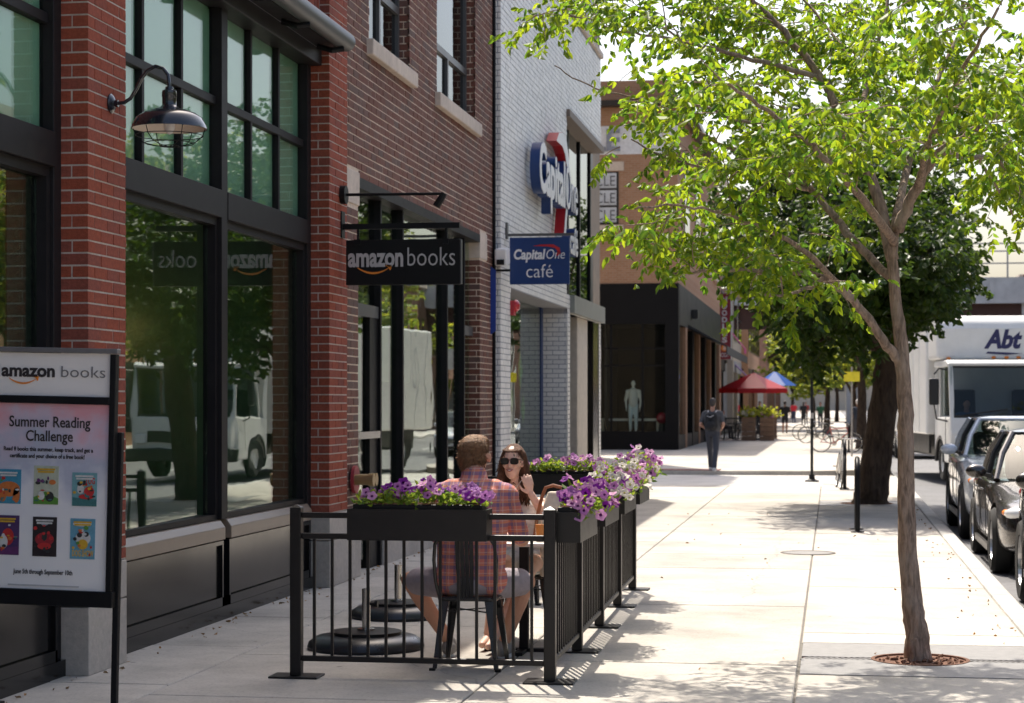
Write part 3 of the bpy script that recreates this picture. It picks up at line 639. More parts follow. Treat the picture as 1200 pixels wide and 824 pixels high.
sh = mk('shade', MB().lathe([(.045, .145), (.06, .13), (.11, .115), (.165, .095), (.205, .065), (.228, .02), (.234, 0), (.228, 0)], 40, ML, cap=False), M_['lamp_black'], gl, smooth=True)
mk('shade_lining', MB().lathe([(.044, .138), (.06, .124), (.11, .109), (.163, .089), (.20, .06), (.224, .018), (.229, .001)], 40, ML, cap=False), M_['lamp_white'], sh, smooth=True)
mb = MB()
for k in range(6):
    a = R(60*k+10); mb.tube([(LX+r*math.cos(a), LY+r*math.sin(a), 3.345+z) for r, z in ((.222, 0), (.205, -.045), (.16, -.085), (.08, -.105), (.02, -.108))], .0028, 5)
for r, z in ((.207, -.042), (.15, -.09), (.06, -.107)): mb.tube([(LX+r*math.cos(R(a)), LY+r*math.sin(R(a)), 3.345+z) for a in range(0, 360, 12)], .0028, 5, closed=True)
mk('wire_cage', mb, M_['black_metal'], gl)
mk('bulb', MB().ell((LX, LY, 3.37), (.035, .035, .06)), M_['sign_white'], gl, smooth=True)

# ------------------------------------------------------------------ lettering helpers
def smile(name, M, wd, mat, parent, depth=.002):
    """curved arrow under the wordmark"""
    top, bot = [], []
    for k in range(17):
        t = k/16; u = -0.5+t
        top.append((u, -.20*(1-(2*u)**2)*.75)); bot.append((u, -.20*(1-(2*u)**2)*.75 - .058*math.sin(math.pi*min(1, t*.9+.1))**.7 - .004))
    poly = [(a*wd, b*wd) for a, b in bot] + [(a*wd, b*wd) for a, b in top[::-1]]
    mb = MB().prism(poly, lambda u, v, d: M @ Vector((u, v, d)), 0, depth)
    head = [(.36, .035), (.44, .01), (.50, -.09), (.535, -.08), (.56, .06), (.42, .075)]
    mb.prism([(a*wd, b*wd) for a, b in head], lambda u, v, d: M @ Vector((u, v, d)), 0, depth)
    return mk(name, mb, mat, parent)
def swoosh_pts(s):
    """crescent blade: thin tail at the left, thick at the upper right, tip down"""
    o = [(-.55, .16), (-.3, .30), (0, .37), (.3, .36), (.48, .28), (.52, .14), (.46, -.05), (.36, -.22), (.33, -.06), (.30, .06), (.20, .17), (0, .23), (-.25, .22)]
    return [(a*s, b*s) for a, b in o[::-1]]

# ------------------------------------------------------------------ hanging shop sign
hs = thing('hanging_shop_sign', 'black hanging sign with grey book shop lettering and orange arrow', 'sign', (-4.43, 17.72, 3.0))
SY = 17.72
brd = mk('board', MB().box(-4.385, -3.325, SY, SY+.075, 2.725, 3.135), M_['sign_black'], hs, bevel=.004, seg=1)
mk('board_edge', MB().box(-3.324, -3.315, SY+.006, SY+.069, 2.73, 3.13), M_['grey_frame'], hs)
mk('support_bar', MB().box(-4.43, -3.335, SY+.012, SY+.062, 3.235, 3.285), M_['black_metal'], hs)
mk('wall_plate', MB().box(-4.43, -4.418, SY-.02, SY+.10, 3.16, 3.40), M_['black_metal'], hs)
for x in (-4.28, -3.46):
    mk('hanger', MB().box(x-.03, x+.03, SY-.006, SY+.081, 3.09, 3.14).bar((x, SY+.037, 3.13), (x, SY+.037, 3.24), .02, .012), M_['black_metal'], hs)
for yy, fl, nm in ((SY-.002, False, 'lettering'), (SY+.077, True, 'lettering')):
    def TM(x, z): 
        return Matrix.Translation((x, yy, z)) @ (Matrix.Rotation(math.pi, 4, 'Z') if fl else Matrix()) @ FACE_CAM
    c_ = -3.855
    sx = -1 if fl else 1
    text('lettering', 'amazon', .245, TM(c_ - sx*.25, 2.895), M_['letter_grey'], hs, width=.515, depth=.002, offset=.0075)
    text('lettering', 'books', .245, TM(c_ + sx*.263, 2.895), M_['letter_grey'], hs, width=.44, depth=.002, offset=-.002)
    smile('arrow_mark', TM(c_ - sx*.27, 2.885), .30, M_['letter_orange'], hs)
sl = thing('sign_spotlight', 'thin black spotlight arm above the hanging black sign', 'spotlight', (-4.43, SY, 3.55))
mk('wall_plate', MB().lathe([(0, 0), (.085, 0), (.085, .05), (0, .05)], 20, Matrix.Translation((-4.43, SY, 3.55)) @ Matrix.Rotation(R(90), 4, 'Y')), M_['black_metal'], sl)
mk('arm', MB().tube([(-4.40, SY, 3.55), (-3.50, SY, 3.545)], .014, 8), M_['black_metal'], sl)
mk('spot_head', MB().tube([(-3.47, SY, 3.55), (-3.50, SY, 3.50), (-3.545, SY, 3.43)], [.028, .034, .036], 10), M_['black_metal'], sl)

# ------------------------------------------------------------------ blue cafe sign
bs = thing('hanging_cafe_sign', 'dark blue hanging cafe sign with red swoosh on white brick wall', 'sign', (-4.35, 26.5, 3.5))
BY = 26.5
mk('board', MB().box(-4.29, -3.48, BY, BY+.06, 3.245, 3.875), M_['sign_blue'], bs, bevel=.003, seg=1)
mk('support_bar', MB().box(-4.35, -3.42, BY+.012, BY+.048, 3.895, 3.93), M_['grey_frame'], bs)
mk('wall_plate', MB().box(-4.36, -4.32, BY-.02, BY+.08, 3.86, 4.08), M_['grey_frame'], bs)
TB = lambda x, z: Matrix.Translation((x, BY-.002, z)) @ FACE_CAM
text('lettering', 'Capital', .185, TB(-4.03, 3.585), M_['sign_white'], bs, width=.43, depth=.002, offset=.006, shear=.15)
text('lettering', 'One', .185, TB(-3.675, 3.585), M_['sign_white'], bs, width=.25, depth=.002, offset=-.001, shear=.2)
text('lettering', 'café', .26, TB(-3.885, 3.335), M_['sign_white'], bs, width=.36, depth=.002, offset=-.002)
MS = TB(-3.76, 3.73)
sw = MB().prism([(-.22, .02), (-.1, .035), (.06, .035), (.15, -.0), (.16, -.055), (.10, -.085), (.12, -.03), (.085, .0), (-.02, .015)][::-1], lambda u, v, d: MS @ Vector((u, v*1.4, d)), 0, .002)
mk('swoosh', sw, M_['letter_red'], bs)
# big letters standing off the white wall
wl3 = thing('wall_letters', 'big blue and white wall letters with red crescent on white brick', 'wall sign', (X3, 30, 4.9))
def big(body, y, z, size, width, off, d0=.05, d1=.20):
    m = text_mesh(body, size, depth=.07, offset=off)
    xs = [v.co.x for v in m.vertices]; m.transform(Matrix.Diagonal((width/(max(xs)-min(xs)), 1, 1, 1)))
    m.transform(Matrix.Translation((X3+.15, y, z)) @ FACE_STREET); mk('letter_return', m, M_['sign_blue'], wl3, recalc=False)
    m = text_mesh(body, size, depth=.004, offset=off*.9); m.transform(Matrix.Diagonal((width/(max(xs)-min(xs)), 1, 1, 1)))
    m.transform(Matrix.Translation((X3+.226, y, z)) @ FACE_STREET); mk('letter_face', m, M_['sign_white'], wl3, recalc=False)
big('Capital', 29.55, 4.72, .98, 2.75, .03); big('One', 31.72, 4.72, .98, 1.45, .0); big('café', 32.0, 4.05, .62, .95, .01)
MS2 = Matrix.Translation((X3, 30.75, 5.15)) @ FACE_STREET
sc_ = [(-.62, .50), (-.35, .66), (.05, .72), (.5, .62), (.78, .35), (.80, .0), (.62, -.40), (.36, -.86), (.20, -.86), (.44, -.40), (.56, -.02), (.52, .24), (.30, .42), (0, .50), (-.3, .50)]
mk('crescent', MB().prism([(a*1.05, b) for a, b in sc_][::-1], lambda u, v, d: MS2 @ Vector((u, v, d)), .04, .20), M_['letter_red'], wl3)
mk('crescent_face', MB().prism([(a*1.04, b*.99) for a, b in sc_][::-1], lambda u, v, d: MS2 @ Vector((u, v, d)), .2, .205), M_['sign_white'], wl3)

# ------------------------------------------------------------------ poster stand
YS = 9.9
PS = lambda px, py, d=0: FY(px, py, YS) + Vector((0, d, 0))
ps = thing('poster_stand', 'black framed poster stand with reading challenge poster beside shop', 'poster stand', (PS(55, 841).x, YS, 0))
def rect(name, px0, py0, px1, py1, d0, d1, mat, parent=ps, **k):
    a = PS(px0, py1); b = PS(px1, py0); return mk(name, MB().box(a.x, b.x, YS+d0, YS+d1, a.z, b.z), mat, parent, **k)
mt = M_['black_metal']
for n_, a, b, c, d in (('top_rail', -24, 407, 134, 413.5), ('mid_rail', -16, 464, 126, 473), ('bottom_rail', -24, 692, 134, 708)): rect(n_, a, b, c, d, -.02, .035, mt if n_ != 'top_rail' else pm('rail_grey', (.16, .15, .15), .35), bevel=.004)  # top rail a lighter grey than the other rails
for a, b in ((125.5, 132.5), (-24, -16)): rect('side_rail', a, 413.5, b, 692, -.019, .034, mt, bevel=.004)
for px in (133.5, -22):
    p = PS(px, 505); q = PS(px, 841); mk('leg', MB().box(p.x-.016, p.x+.016, YS+.036, YS+.075, 0.0, p.z), mt, ps, bevel=.004)
    mk('foot', MB().box(p.x-.02, p.x+.02, YS-.2, YS+.3, 0.0, .03), mt, ps)
rect('header_panel', -16, 413.5, 125.5, 464, .002, .012, pm('header_white', (.84, .78, .73), .5, var=.05, scale=3))
# poster print: pale sky wash over off-white
pmat, pnt, pb = new_mat('poster_print'); L_ = pnt.links.new
tc = N(pnt, 'ShaderNodeTexCoord'); sp = N(pnt, 'ShaderNodeSeparateXYZ'); L_(tc.outputs['Object'], sp.inputs[0])
ns = N(pnt, 'ShaderNodeTexNoise'); ns.inputs['Scale'].default_value = 5; ns.inputs['Detail'].default_value = 7; L_(tc.outputs['Object'], ns.inputs['Vector'])
mu = N(pnt, 'ShaderNodeMath', operation='MULTIPLY_ADD'); mu.inputs[1].default_value = .75; L_(ns.outputs['Fac'], mu.inputs[0]); L_(sp.outputs['Z'], mu.inputs[2])
mr = N(pnt, 'ShaderNodeMapRange'); mr.inputs[1].default_value = 1.25; mr.inputs[2].default_value = 2.0; L_(mu.outputs[0], mr.inputs[0])
cr = N(pnt, 'ShaderNodeValToRGB'); e = cr.color_ramp.elements
e[0].position = 0; e[0].color = (.84, .80, .77, 1); e[1].position = 1; e[1].color = (.72, .34, .38, 1)
for p_, c_ in ((.35, (.76, .73, .74, 1)), (.62, (.46, .47, .56, 1)), (.82, (.62, .48, .56, 1))): q = e.new(p_); q.color = c_
L_(mr.outputs[0], cr.inputs[0]); L_(cr.outputs[0], pb.inputs['Base Color']); pb.inputs['Roughness'].default_value = .35
ob = rect('poster', -16, 473, 125.5, 692, .002, .012, pmat)
def stext(nm, body, px, py, wpx, size, mat, off=0.0):
    p = PS(px, py); text(nm, body, size, Matrix.Translation((p.x, YS-.001, p.z)) @ FACE_CAM, mat, ps, width=wpx/224, depth=.0012, offset=off)
stext('lettering', 'amazon', 29, 441.5, 66, .092, M_['letter_ink'], .0032); stext('lettering', 'books', 93, 441.5, 54, .085, M_['poster_grey'], -.0006)
p = PS(23, 443.5); smile('arrow_mark', Matrix.Translation((p.x, YS-.001, p.z)) @ FACE_CAM, .155, M_['letter_orange'], ps, .0012)
stext('lettering', 'Summer Reading', 55, 500.5, 100, .080, M_['letter_ink'], .0009); stext('lettering', 'Challenge', 55, 517, 58, .080, M_['letter_ink'], .0009)
stext('lettering', 'Read 8 books this summer, keep track, and get a', 54, 529, 110, .031, M_['letter_ink'], .0005); stext('lettering', 'certificate and your choice of a free book!', 53, 537, 92, .031, M_['letter_ink'], .0005)
stext('lettering', 'June 5th through September 10th', 51, 673, 73, .035, M_['letter_ink'], .0004)
rect('fine_print', 10, 686.2, 93, 686.6, -.001, .003, pm('print_faint', (.5, .48, .47), .6))
def flat(nm, pts, mat, d=-.0025):
    mk(nm, MB().prism([(PS(a, b).x, PS(a, b).z) for a, b in pts][::-1], lambda u, v, q: (u, YS+q, v), d, d+.0015), mat, ps)
def oval(cx_, cy_, rx, ry, n=18): return [(cx_+rx*math.cos(2*math.pi*k/n), cy_+ry*math.sin(2*math.pi*k/n)) for k in range(n)]
def fm(n, c): return pm(n, c, .45, var=.15, scale=40)
covers = [(-6, 551, 23, 591, (.05, .25, .36)), (38, 546, 67, 591, (.45, .47, .36)), (83, 553, 112, 592, (.16, .34, .36)), (-8, 605, 22, 651, (.07, .03, .11)), (38, 606, 66, 652, (.02, .012, .014)), (82, 607, 111, 654, (.13, .32, .42))]
for i, (a, b, c, d, col) in enumerate(covers): rect('book_cover', a, b, c, d, -.0012, .002, fm('cover%d' % i, col))
o_, gn, rd, wh, ye, bk = fm('print_orange', (.55, .16, .04)), fm('print_green', (.10, .26, .04)), fm('print_red', (.50, .03, .03)), fm('print_white', (.6, .58, .55)), fm('print_yellow', (.62, .36, .03)), fm('print_black', (.03, .03, .03))
flat('print', oval(9, 574, 13, 9), o_); flat('print', oval(18, 581, 4, 9), o_); flat('print', oval(2, 583, 4, 6), o_, -.003)
flat('print', [(38, 591), (38, 583), (52, 576), (67, 584), (67, 591)], gn); flat('print', oval(47, 581, 4, 5), wh, -.004); flat('print', oval(57, 582, 5, 6), bk, -.0045); flat('print', oval(60, 565, 4, 3), o_, -.004); flat('print', oval(43, 566, 3, 2), bk, -.004)
flat('print', oval(103, 575, 6, 6), rd); flat('print', oval(93, 572, 4, 6), wh); flat('print', [(84, 592), (84, 582), (112, 584), (112, 592)], fm('print_teal', (.05, .16, .16)), -.004); flat('print', oval(100, 581, 9, 3), rd, -.005); flat('print', oval(92, 566, 3, 2.5), bk, -.005)
flat('print', oval(9, 630, 7, 10), rd); flat('print', oval(4, 636, 5, 8), wh, -.004); flat('print', [(-8, 645), (22, 641), (22, 650), (-8, 651)], fm('print_violet', (.12, .03, .12)), -.004)
flat('print', oval(52, 632, 11, 8), fm('print_dkred', (.30, .02, .03))); flat('print', oval(52, 628, 3, 6), bk, -.004); flat('print', oval(52, 640, 8, 4), rd, -.004); flat('print', oval(52, 614, 4, 2), fm('print_steel', (.3, .32, .36)), -.004)
flat('print', oval(97, 630, 9, 8), wh); flat('print', oval(93, 626, 3, 3), bk, -.004); flat('print', oval(101, 625, 3, 3), bk, -.004); flat('print', oval(97, 637, 6, 6), ye, -.005); flat('print', oval(96, 613, 11, 3), wh, -.004)
rc = random.Random(5); cols_ = [o_, gn, rd, wh, ye, bk, bpy.data.materials['print_teal'], bpy.data.materials['print_violet']]
for i, (a, b, c, d, col) in enumerate(covers):      # busy little pictures and title bars
    for k in range(14):
        rx, ry = rc.uniform(.8, 2.6), rc.uniform(.6, 2.4); flat('print', oval(rc.uniform(max(a, -12)+3, c-3), rc.uniform(b+9, d-4), rx, ry, 9), cols_[rc.randrange(len(cols_))] if i != 4 else (rd if k % 3 else bk), -.0056-.0002*k)
    for k in range(2): flat('print', [(a+4+k, b+3+3*k), (c-4-k, b+3+3*k), (c-4-k, b+5+3*k), (a+4+k, b+5+3*k)], ye if i % 2 else wh, -.0058)
for body, px, py, wd, mat in (('DOG SHOW', 97, 651, 26, ye), ('TUG', 104, 566, 12, rd)): stext('lettering', body, px, py, wd, .045, mat, .001)
for o in ps.children:
    if o.name.startswith('lettering') or o.name.startswith('arrow'): o.location.y -= .0
ps.rotation_euler = (0, R(1.3), 0); ps.location.x -= .02

# ------------------------------------------------------------------ patio fence
fe = thing('patio_fence', 'dark metal patio fence panels round the cafe table', 'fence', (-2.4, 11.62, 0))
FM = M_['fence_metal']
A, B = Vector((-3.18, 11.62, 0)), Vector((-1.64, 11.62, 0))
S = [B, Vector((-1.665, 13.09, 0)), Vector((-1.69, 14.57, 0)), Vector((-1.715, 16.05, 0)), Vector((-1.74, 17.52, 0))]
Cc = Vector((-3.25, 17.56, 0)); 
def post(p, plate=(.30, .20)):
    o = mk('post', MB().box(p.x-.034, p.x+.034, p.y-.034, p.y+.034, 0.012, 1.02), FM, fe, bevel=.005, seg=2)
    mk('cap', MB().add([(p.x-.036, p.y-.036, 1.02), (p.x+.036, p.y-.036, 1.02), (p.x+.036, p.y+.036, 1.02), (p.x-.036, p.y+.036, 1.02), (p.x, p.y, 1.04)], [(3, 2, 1, 0), (0, 1, 4), (1, 2, 4), (2, 3, 4), (3, 0, 4)]), FM, o)
    mk('foot_plate', MB().box(p.x-plate[0]/2, p.x+plate[0]/2, p.y-plate[1]/2, p.y+plate[1]/2, .001, .013), FM, o, bevel=.003, seg=1)
def panel(p, q, n):
    d = (q-p); L = d.length; u = d/L; a = p+u*.034; b = q-u*.034
    r0 = mk('rail', MB().bar(a+Vector((0, 0, .975)), b+Vector((0, 0, .975)), .036, .034), FM, fe, bevel=.006)
    mk('rail', MB().bar(a+Vector((0, 0, .85)), b+Vector((0, 0, .85)), .036, .034), FM, fe, bevel=.006); mk('rail', MB().bar(a+Vector((0, 0, .115)), b+Vector((0, 0, .115)), .036, .034), FM, fe, bevel=.006)
    for k in range(1, n):
        c = p + d*(k/n); mk('picket', MB().box(c.x-.0085, c.x+.0085, c.y-.0085, c.y+.0085, .128, .838), FM, fe)
for p in [A] + S + [Cc]: post(p)
panel(A, B, 14)
for p, q in zip(S, S[1:]): panel(p, q, 13)
panel(Cc, S[-1], 13)

# ------------------------------------------------------------------ planter boxes and petunias
def flower_mesh(name, petal, throat):
    n = 20; vs = [(0, 0, -.012)]; fs = []
    for k in range(n):
        a = 2*math.pi*k/n; l = 1 + .13*math.cos(5*a)
        vs.append((.0075*math.cos(a), .0075*math.sin(a), -.004))
    for k in range(n):
        a = 2*math.pi*k/n; l = 1 + .12*math.cos(5*a); vs.append((.017*l*math.cos(a), .017*l*math.sin(a), .003))
    for k in range(n):
        a = 2*math.pi*k/n; l = 1 + .12*math.cos(5*a); vs.append((.027*l*math.cos(a), .027*l*math.sin(a), .001+.003*math.sin(5*a+1)))
    for k in range(n): fs.append((0, 1+(k+1) % n, 1+k))
    for r in (0, 1):
        for k in range(n): i = 1+r*n; fs.append((i+k, i+(k+1) % n, i+n+(k+1) % n, i+n+k))
    m = bpy.data.meshes.new(name); m.from_pydata(vs, [], [f[::-1] if len(f) == 3 else f for f in fs]); m.materials.append(petal); m.materials.append(throat)
    for i, p in enumerate(m.polygons): p.material_index = 1 if i < n else 0
    shade(m); return m
def petal(n, c): return leafy(n, c, c, rough=.6, tw=.4, hue=.18)
FLW = {'mauve': flower_mesh('flower_mauve', petal('petal_mauve', (.50, .20, .52)), petal('throat_dark', (.10, .01, .13))),
       'pink': flower_mesh('flower_pink', petal('petal_pink', (.62, .30, .56)), petal('throat_plum', (.16, .02, .18))),
       'purple': flower_mesh('flower_purple', petal('petal_purple', (.24, .015, .34)), petal('throat_black', (.04, .0, .07))),
       'white': flower_mesh('flower_white', petal('petal_white', (.72, .70, .64)), petal('throat_cream', (.5, .5, .2)))}
def leaf_cloud(pts, dirs, L, W, fold=.25, r=None, curl=0.15):
    """many leaves: each two folded halves; arrays in, mesh out"""
    r = r or rng; n = len(pts); pts = np.asarray(pts); d = np.asarray(dirs); d = d/np.linalg.norm(d, axis=1, keepdims=True)
    rv = r.normal(size=(n, 3)); s = np.cross(d, rv); s /= np.linalg.norm(s, axis=1, keepdims=True) + 1e-9; nn = np.cross(s, d)
    Ls = (L*r.uniform(.5, 1.3, n))[:, None]; curl = r.uniform(-.1, .4, n)[:, None]; Ws = (W*r.uniform(.75, 1.2, n))[:, None]
    f = fold*Ws
    V = np.stack([pts, pts+d*Ls*.33+s*Ws*.5+nn*f, pts+d*Ls*.72+s*Ws*.36+nn*f*.6, pts+d*Ls-nn*curl*Ls, pts+d*Ls*.72-s*Ws*.36+nn*f*.6, pts+d*Ls*.33-s*Ws*.5+nn*f], 1).reshape(-1, 3)
    i = np.arange(n)[:, None]*6
    Fc = np.concatenate([i+np.array([0, 1, 2, 3]), i+np.array([0, 3, 4, 5])], 1).reshape(-1, 4)
    m = bpy.data.meshes.new('leaves'); m.vertices.add(len(V)); m.vertices.foreach_set('co', V.ravel())
    m.loops.add(Fc.size); m.loops.foreach_set('vertex_index', Fc.ravel().astype(np.int32)); m.polygons.add(len(Fc))
    m.polygons.foreach_set('loop_start', np.arange(0, Fc.size, 4, dtype=np.int32)); m.update(calc_edges=True); return m
def planter(x0, x1, y0, y1, z0, z1, label, colors, spill, plabel, nfl=34, tall=.10, lift=0):
    t = thing('planter_box', label, 'planter', ((x0+x1)/2, (y0+y1)/2, z0), group='planter boxes on the patio fence')
    w_ = .012
    mb = MB().box(x0, x1, y0, y1, z0, z0+.012).box(x0, x1, y0, y0+w_, z0+.012, z1).box(x0, x1, y1-w_, y1, z0+.012, z1).box(x0, x0+w_, y0+w_, y1-w_, z0+.012, z1).box(x1-w_, x1, y0+w_, y1-w_, z0+.012, z1)
    mk('box', mb, FM, t)
    lip = MB().box(x0+.03, x1-.03, y0+.02, y1-.02, z1-.03, z1+.028); mk('liner', lip, M_['black_metal'], t, bevel=.006)
    mk('soil', MB().box(x0+.045, x1-.045, y0+.03, y1-.03, z1+.028, z1+.034), M_['rust'], t)
    pl = thing('petunia_plant', plabel, 'flowers', ((x0+x1)/2, (y0+y1)/2, z1), group='petunias in the planters')
    cx_, cy_ = (x0+x1)/2, (y0+y1)/2; hx, hy = (x1-x0)/2, (y1-y0)/2
    P, D = [], []
    def spot():
        u, v = random.uniform(-1, 1), random.uniform(-1, 1); e = random.random()
        h = tall*(1-.6*u*u*(hx > hy)-.6*v*v*(hy > hx))*random.uniform(.5, 1.1)
        x = cx_+u*hx*.98+spill[0]*e; y = cy_+v*hy*.98+spill[1]*e
        z = z1 + .02 + h*(1-.3*e) - abs(e)*spill[2]*random.random()
        return Vector((x, y, z+lift))
    for k in range(520):
        p = spot(); b = Vector((p.x*.6+cx_*.4, p.y*.6+cy_*.4, z1+.01)); q = b.lerp(p, random.random()**.5)
        P.append(q); D.append((random.uniform(-1, 1)+(p.x-cx_)*2, random.uniform(-1, 1)+(p.y-cy_)*2, random.uniform(-.2, 1)))
    fo = leaf_cloud(P, D, .045, .024); mk('foliage', fo, M_['leaf_pot'], pl, recalc=False, kind='stuff')
    stems = MB()
    for k in range(26):
        p = spot(); stems.tube([(p.x*.35+cx_*.65, p.y*.35+cy_*.65, z1), (p.x*.7+cx_*.3, p.y*.7+cy_*.3, z1+(p.z-z1)*.75+.02), p], .0022, 4)
    mk('stems', stems, M_['leaf_pot'], pl, kind='stuff')
    for k in range(nfl):
        p = spot(); p.z += .026; p += Vector((spill[0], spill[1], 0))*.12
        m = FLW[random.choice(colors)]; o = bpy.data.objects.new('flower', m); C.objects.link(o); o.parent = pl; o.matrix_parent_inverse = basis(pl).inverted()
        o.location = p; nrm = Vector(((p.x-cx_)*1.5+random.uniform(-.6, .6)+.1, (p.y-cy_)*1.5-random.uniform(.1, 1.1), random.uniform(.25, 1)))
        o.rotation_euler = nrm.to_track_quat('Z', 'Y').to_euler(); s = random.uniform(.9, 1.3); o.scale = (s, s, s)
planter(-2.84, -2.0, 11.50, 11.70, .835, 1.02, 'black planter box on the front fence panel', ['mauve', 'mauve', 'pink', 'purple'], (.04, -.05, .03), 'mauve petunias in the front planter before the man', 60, .12)
sl_ = [(11.70, 12.55, ['pink', 'pink', 'mauve', 'purple', 'mauve'], 'nearest corner'), (13.25, 14.10, ['purple', 'white', 'mauve', 'white'], 'second'), (14.75, 15.60, ['white', 'white', 'mauve', 'pink'], 'third'), (16.2, 17.05, ['mauve', 'pink', 'pink', 'white'], 'farthest')]
for i, (a, b, cs, nm) in enumerate(sl_):
    xo = -1.62 - .017*(a-11.7)
    planter(xo-.02, xo+.15, a, b, .82, 1.0, 'black planter box on the side fence, %s from the camera' % nm, cs, (.15, -.02, .14), 'mixed petunias spilling from the %s side planter' % nm, 85, .15 + .03*i, .0)
planter(-2.75, -1.85, 17.36, 17.54, .84, 1.02, 'black planter box on the back fence behind the woman', ['mauve', 'pink'], (.0, -.05, .03), 'pale mauve petunias in the back planter behind the woman', 45, .13)

# ------------------------------------------------------------------ parasol bases
def parasol_base(x, y, r, label):
    t = thing('parasol_base', label, 'parasol base', (x, y, 0), group='parasol bases')
    M = Matrix.Translation((x, y, 0))
    mk('foot', MB().lathe([(0, 0), (r, 0), (r+.01, .02), (r, .05), (r*.86, .085), (r*.6, .10), (0, .10)], 40, M), pm('base_plastic', (.018, .02, .024), .3, var=.2, scale=5), t, smooth=True)
    mk('top_plate', MB().lathe([(0, .10), (r*.62, .10), (r*.62, .118), (r*.5, .124), (0, .124)], 36, M), M_['black_metal'], t, smooth=True)
    mk('tube', MB().lathe([(0, .12), (.06, .12), (.06, .135), (.028, .14), (.028, .40), (.024, .40), (.024, .2)], 24, M, cap=False), M_['steel'], t, smooth=True)
    mk('knob', MB().lathe([(0, 0), (.01, 0), (.01, .04), (.025, .04), (.025, .06), (0, .06)], 12, Matrix.Translation((x+.02, y, .30)) @ Matrix.Rotation(R(90), 4, 'Y')), M_['black_metal'], t)
parasol_base(-3.09, 13.05, .385, 'black round parasol base nearest the front fence')
parasol_base(-3.30, 15.0, .36, 'black round parasol base farther back in the shade')

# ------------------------------------------------------------------ cafe chairs and table
def cafe_chair(label, loc, rz):
    t = thing('cafe_chair', label, 'chair', loc, rz, 'black metal cafe chairs')
    K = dict(local=True); bm_ = pm('chair_black', (.014, .014, .016), .25, var=.2, scale=10, spec=.6) if 'chair_black' not in bpy.data.materials else bpy.data.materials['chair_black']
    mk('seat', MB().prism([(-.185, -.15), (-.15, -.185), (.15, -.185), (.185, -.15), (.19, .15), (.15, .19), (-.15, .19), (-.19, .15)], lambda u, v, d: (u, v, d), .425, .452), bm_, t, bevel=.008, **K)
    for sx in (-1, 1):
        for sy in (-1, 1):
            a = Vector((sx*.165, sy*.165, .43)); b = Vector((sx*.205, sy*.22, .012))
            mb = MB(); d = b-a; vs = []
            for p, w_ in ((a, .055), (a+d*.5, .04), (b, .026)):
                for i, j in ((0, 0), (-sx*w_, 0), (-sx*w_, -sy*.01), (-sx*.01, -sy*.01), (-sx*.01, -sy*w_), (0, -sy*w_)): vs.append(p + Vector((i, j, 0)))
            fs = [(6*k+i, 6*k+(i+1) % 6, 6*k+6+(i+1) % 6, 6*k+6+i) for k in (0, 1) for i in range(6)] + [(12, 13, 14, 15), (12, 15, 16, 17)]
            lg = mk('leg', mb.add(vs, fs), bm_, t, **K); mk('foot_cap', MB().box(b.x-.018, b.x+.018, b.y-.018, b.y+.018, 0, .016), M_['black_metal'], lg, **K)
    mk('brace', MB().bar((-.17, -.17, .36), (.17, .17, .36), .02, .006).bar((-.17, .17, .352), (.17, -.17, .352), .02, .006), bm_, t, **K)
    hp = [(-.17, -.17, .44), (-.19, -.20, .55), (-.195, -.225, .68), (-.185, -.245, .78), (-.15, -.255, .83), (-.08, -.26, .85), (0, -.262, .852), (.08, -.26, .85), (.15, -.255, .83), (.185, -.245, .78), (.195, -.225, .68), (.19, -.20, .55), (.17, -.17, .44)]
    mk('back_hoop', MB().tube(hp, .011, 8), bm_, t, smooth=True, **K)
    mb = MB()
    for k in range(4):
        x0, x1 = -.058+.029*k, -.058+.029*(k+1)-.003
        mb.add([(x0*.8, -.175, .44), (x1*.8, -.175, .44), (x1, -.225, .66), (x0, -.225, .66), (x1, -.258, .845), (x0, -.258, .845), (x0*.8, -.183, .44), (x1*.8, -.183, .44), (x1, -.233, .66), (x0, -.233, .66), (x1, -.266, .845), (x0, -.266, .845)],
               [(0, 1, 2, 3), (3, 2, 4, 5), (7, 6, 9, 8), (8, 9, 11, 10), (0, 3, 9, 6), (3, 5, 11, 9), (2, 1, 7, 8), (4, 2, 8, 10)])
    mk('back_slat', mb, bm_, t, **K)
    return t
cafe_chair('black metal cafe chair the man sits on', (-2.225, 12.25, 0), 0)
cafe_chair('black metal cafe chair the woman sits on', (-2.11, 13.80, 0), math.pi)
cafe_chair('empty black metal cafe chair at the far end of the patio', (-2.5, 16.3, 0), R(70))
ct = thing('cafe_table', 'square pale-topped cafe table between the man and woman', 'table', (-2.02, 13.05, 0))
mk('table_top', MB().box(-2.34, -1.70, 12.74, 13.38, .715, .74), pm('table_pale', (.62, .58, .54), .35, var=.08), ct, bevel=.008)
mk('column', MB().box(-2.045, -1.985, 13.02, 13.08, .02, .715), M_['black_metal'], ct); mk('base', MB().box(-2.28, -1.76, 13.02, 13.08, .0, .025).box(-2.05, -1.99, 12.8, 13.02, .0, .024).box(-2.05, -1.99, 13.08, 13.3, .0, .024), M_['black_metal'], ct, bevel=.004)
cp = FY(633, 618, 12.95)
cu = thing('drink_cup', 'orange drink in a clear cup on the cafe table', 'cup', (cp.x, cp.y, .74))
MC = Matrix.Translation((cp.x, cp.y, .74)); mk('drink', MB().lathe([(0, .004), (.026, .004), (.034, .11), (0, .11)], 20, MC), pm('orange_drink', (.55, .18, .03), .3), cu, smooth=True)
mk('cup', MB().lathe([(0, 0), (.029, 0), (.038, .13), (.040, .13), (.040, .134)], 20, MC, cap=False), M_['clear_glass'], cu, smooth=True); mk('straw', MB().tube([(cp.x, cp.y, .78), (cp.x+.015, cp.y, .93)], .004, 6), M_['sign_white'], cu)
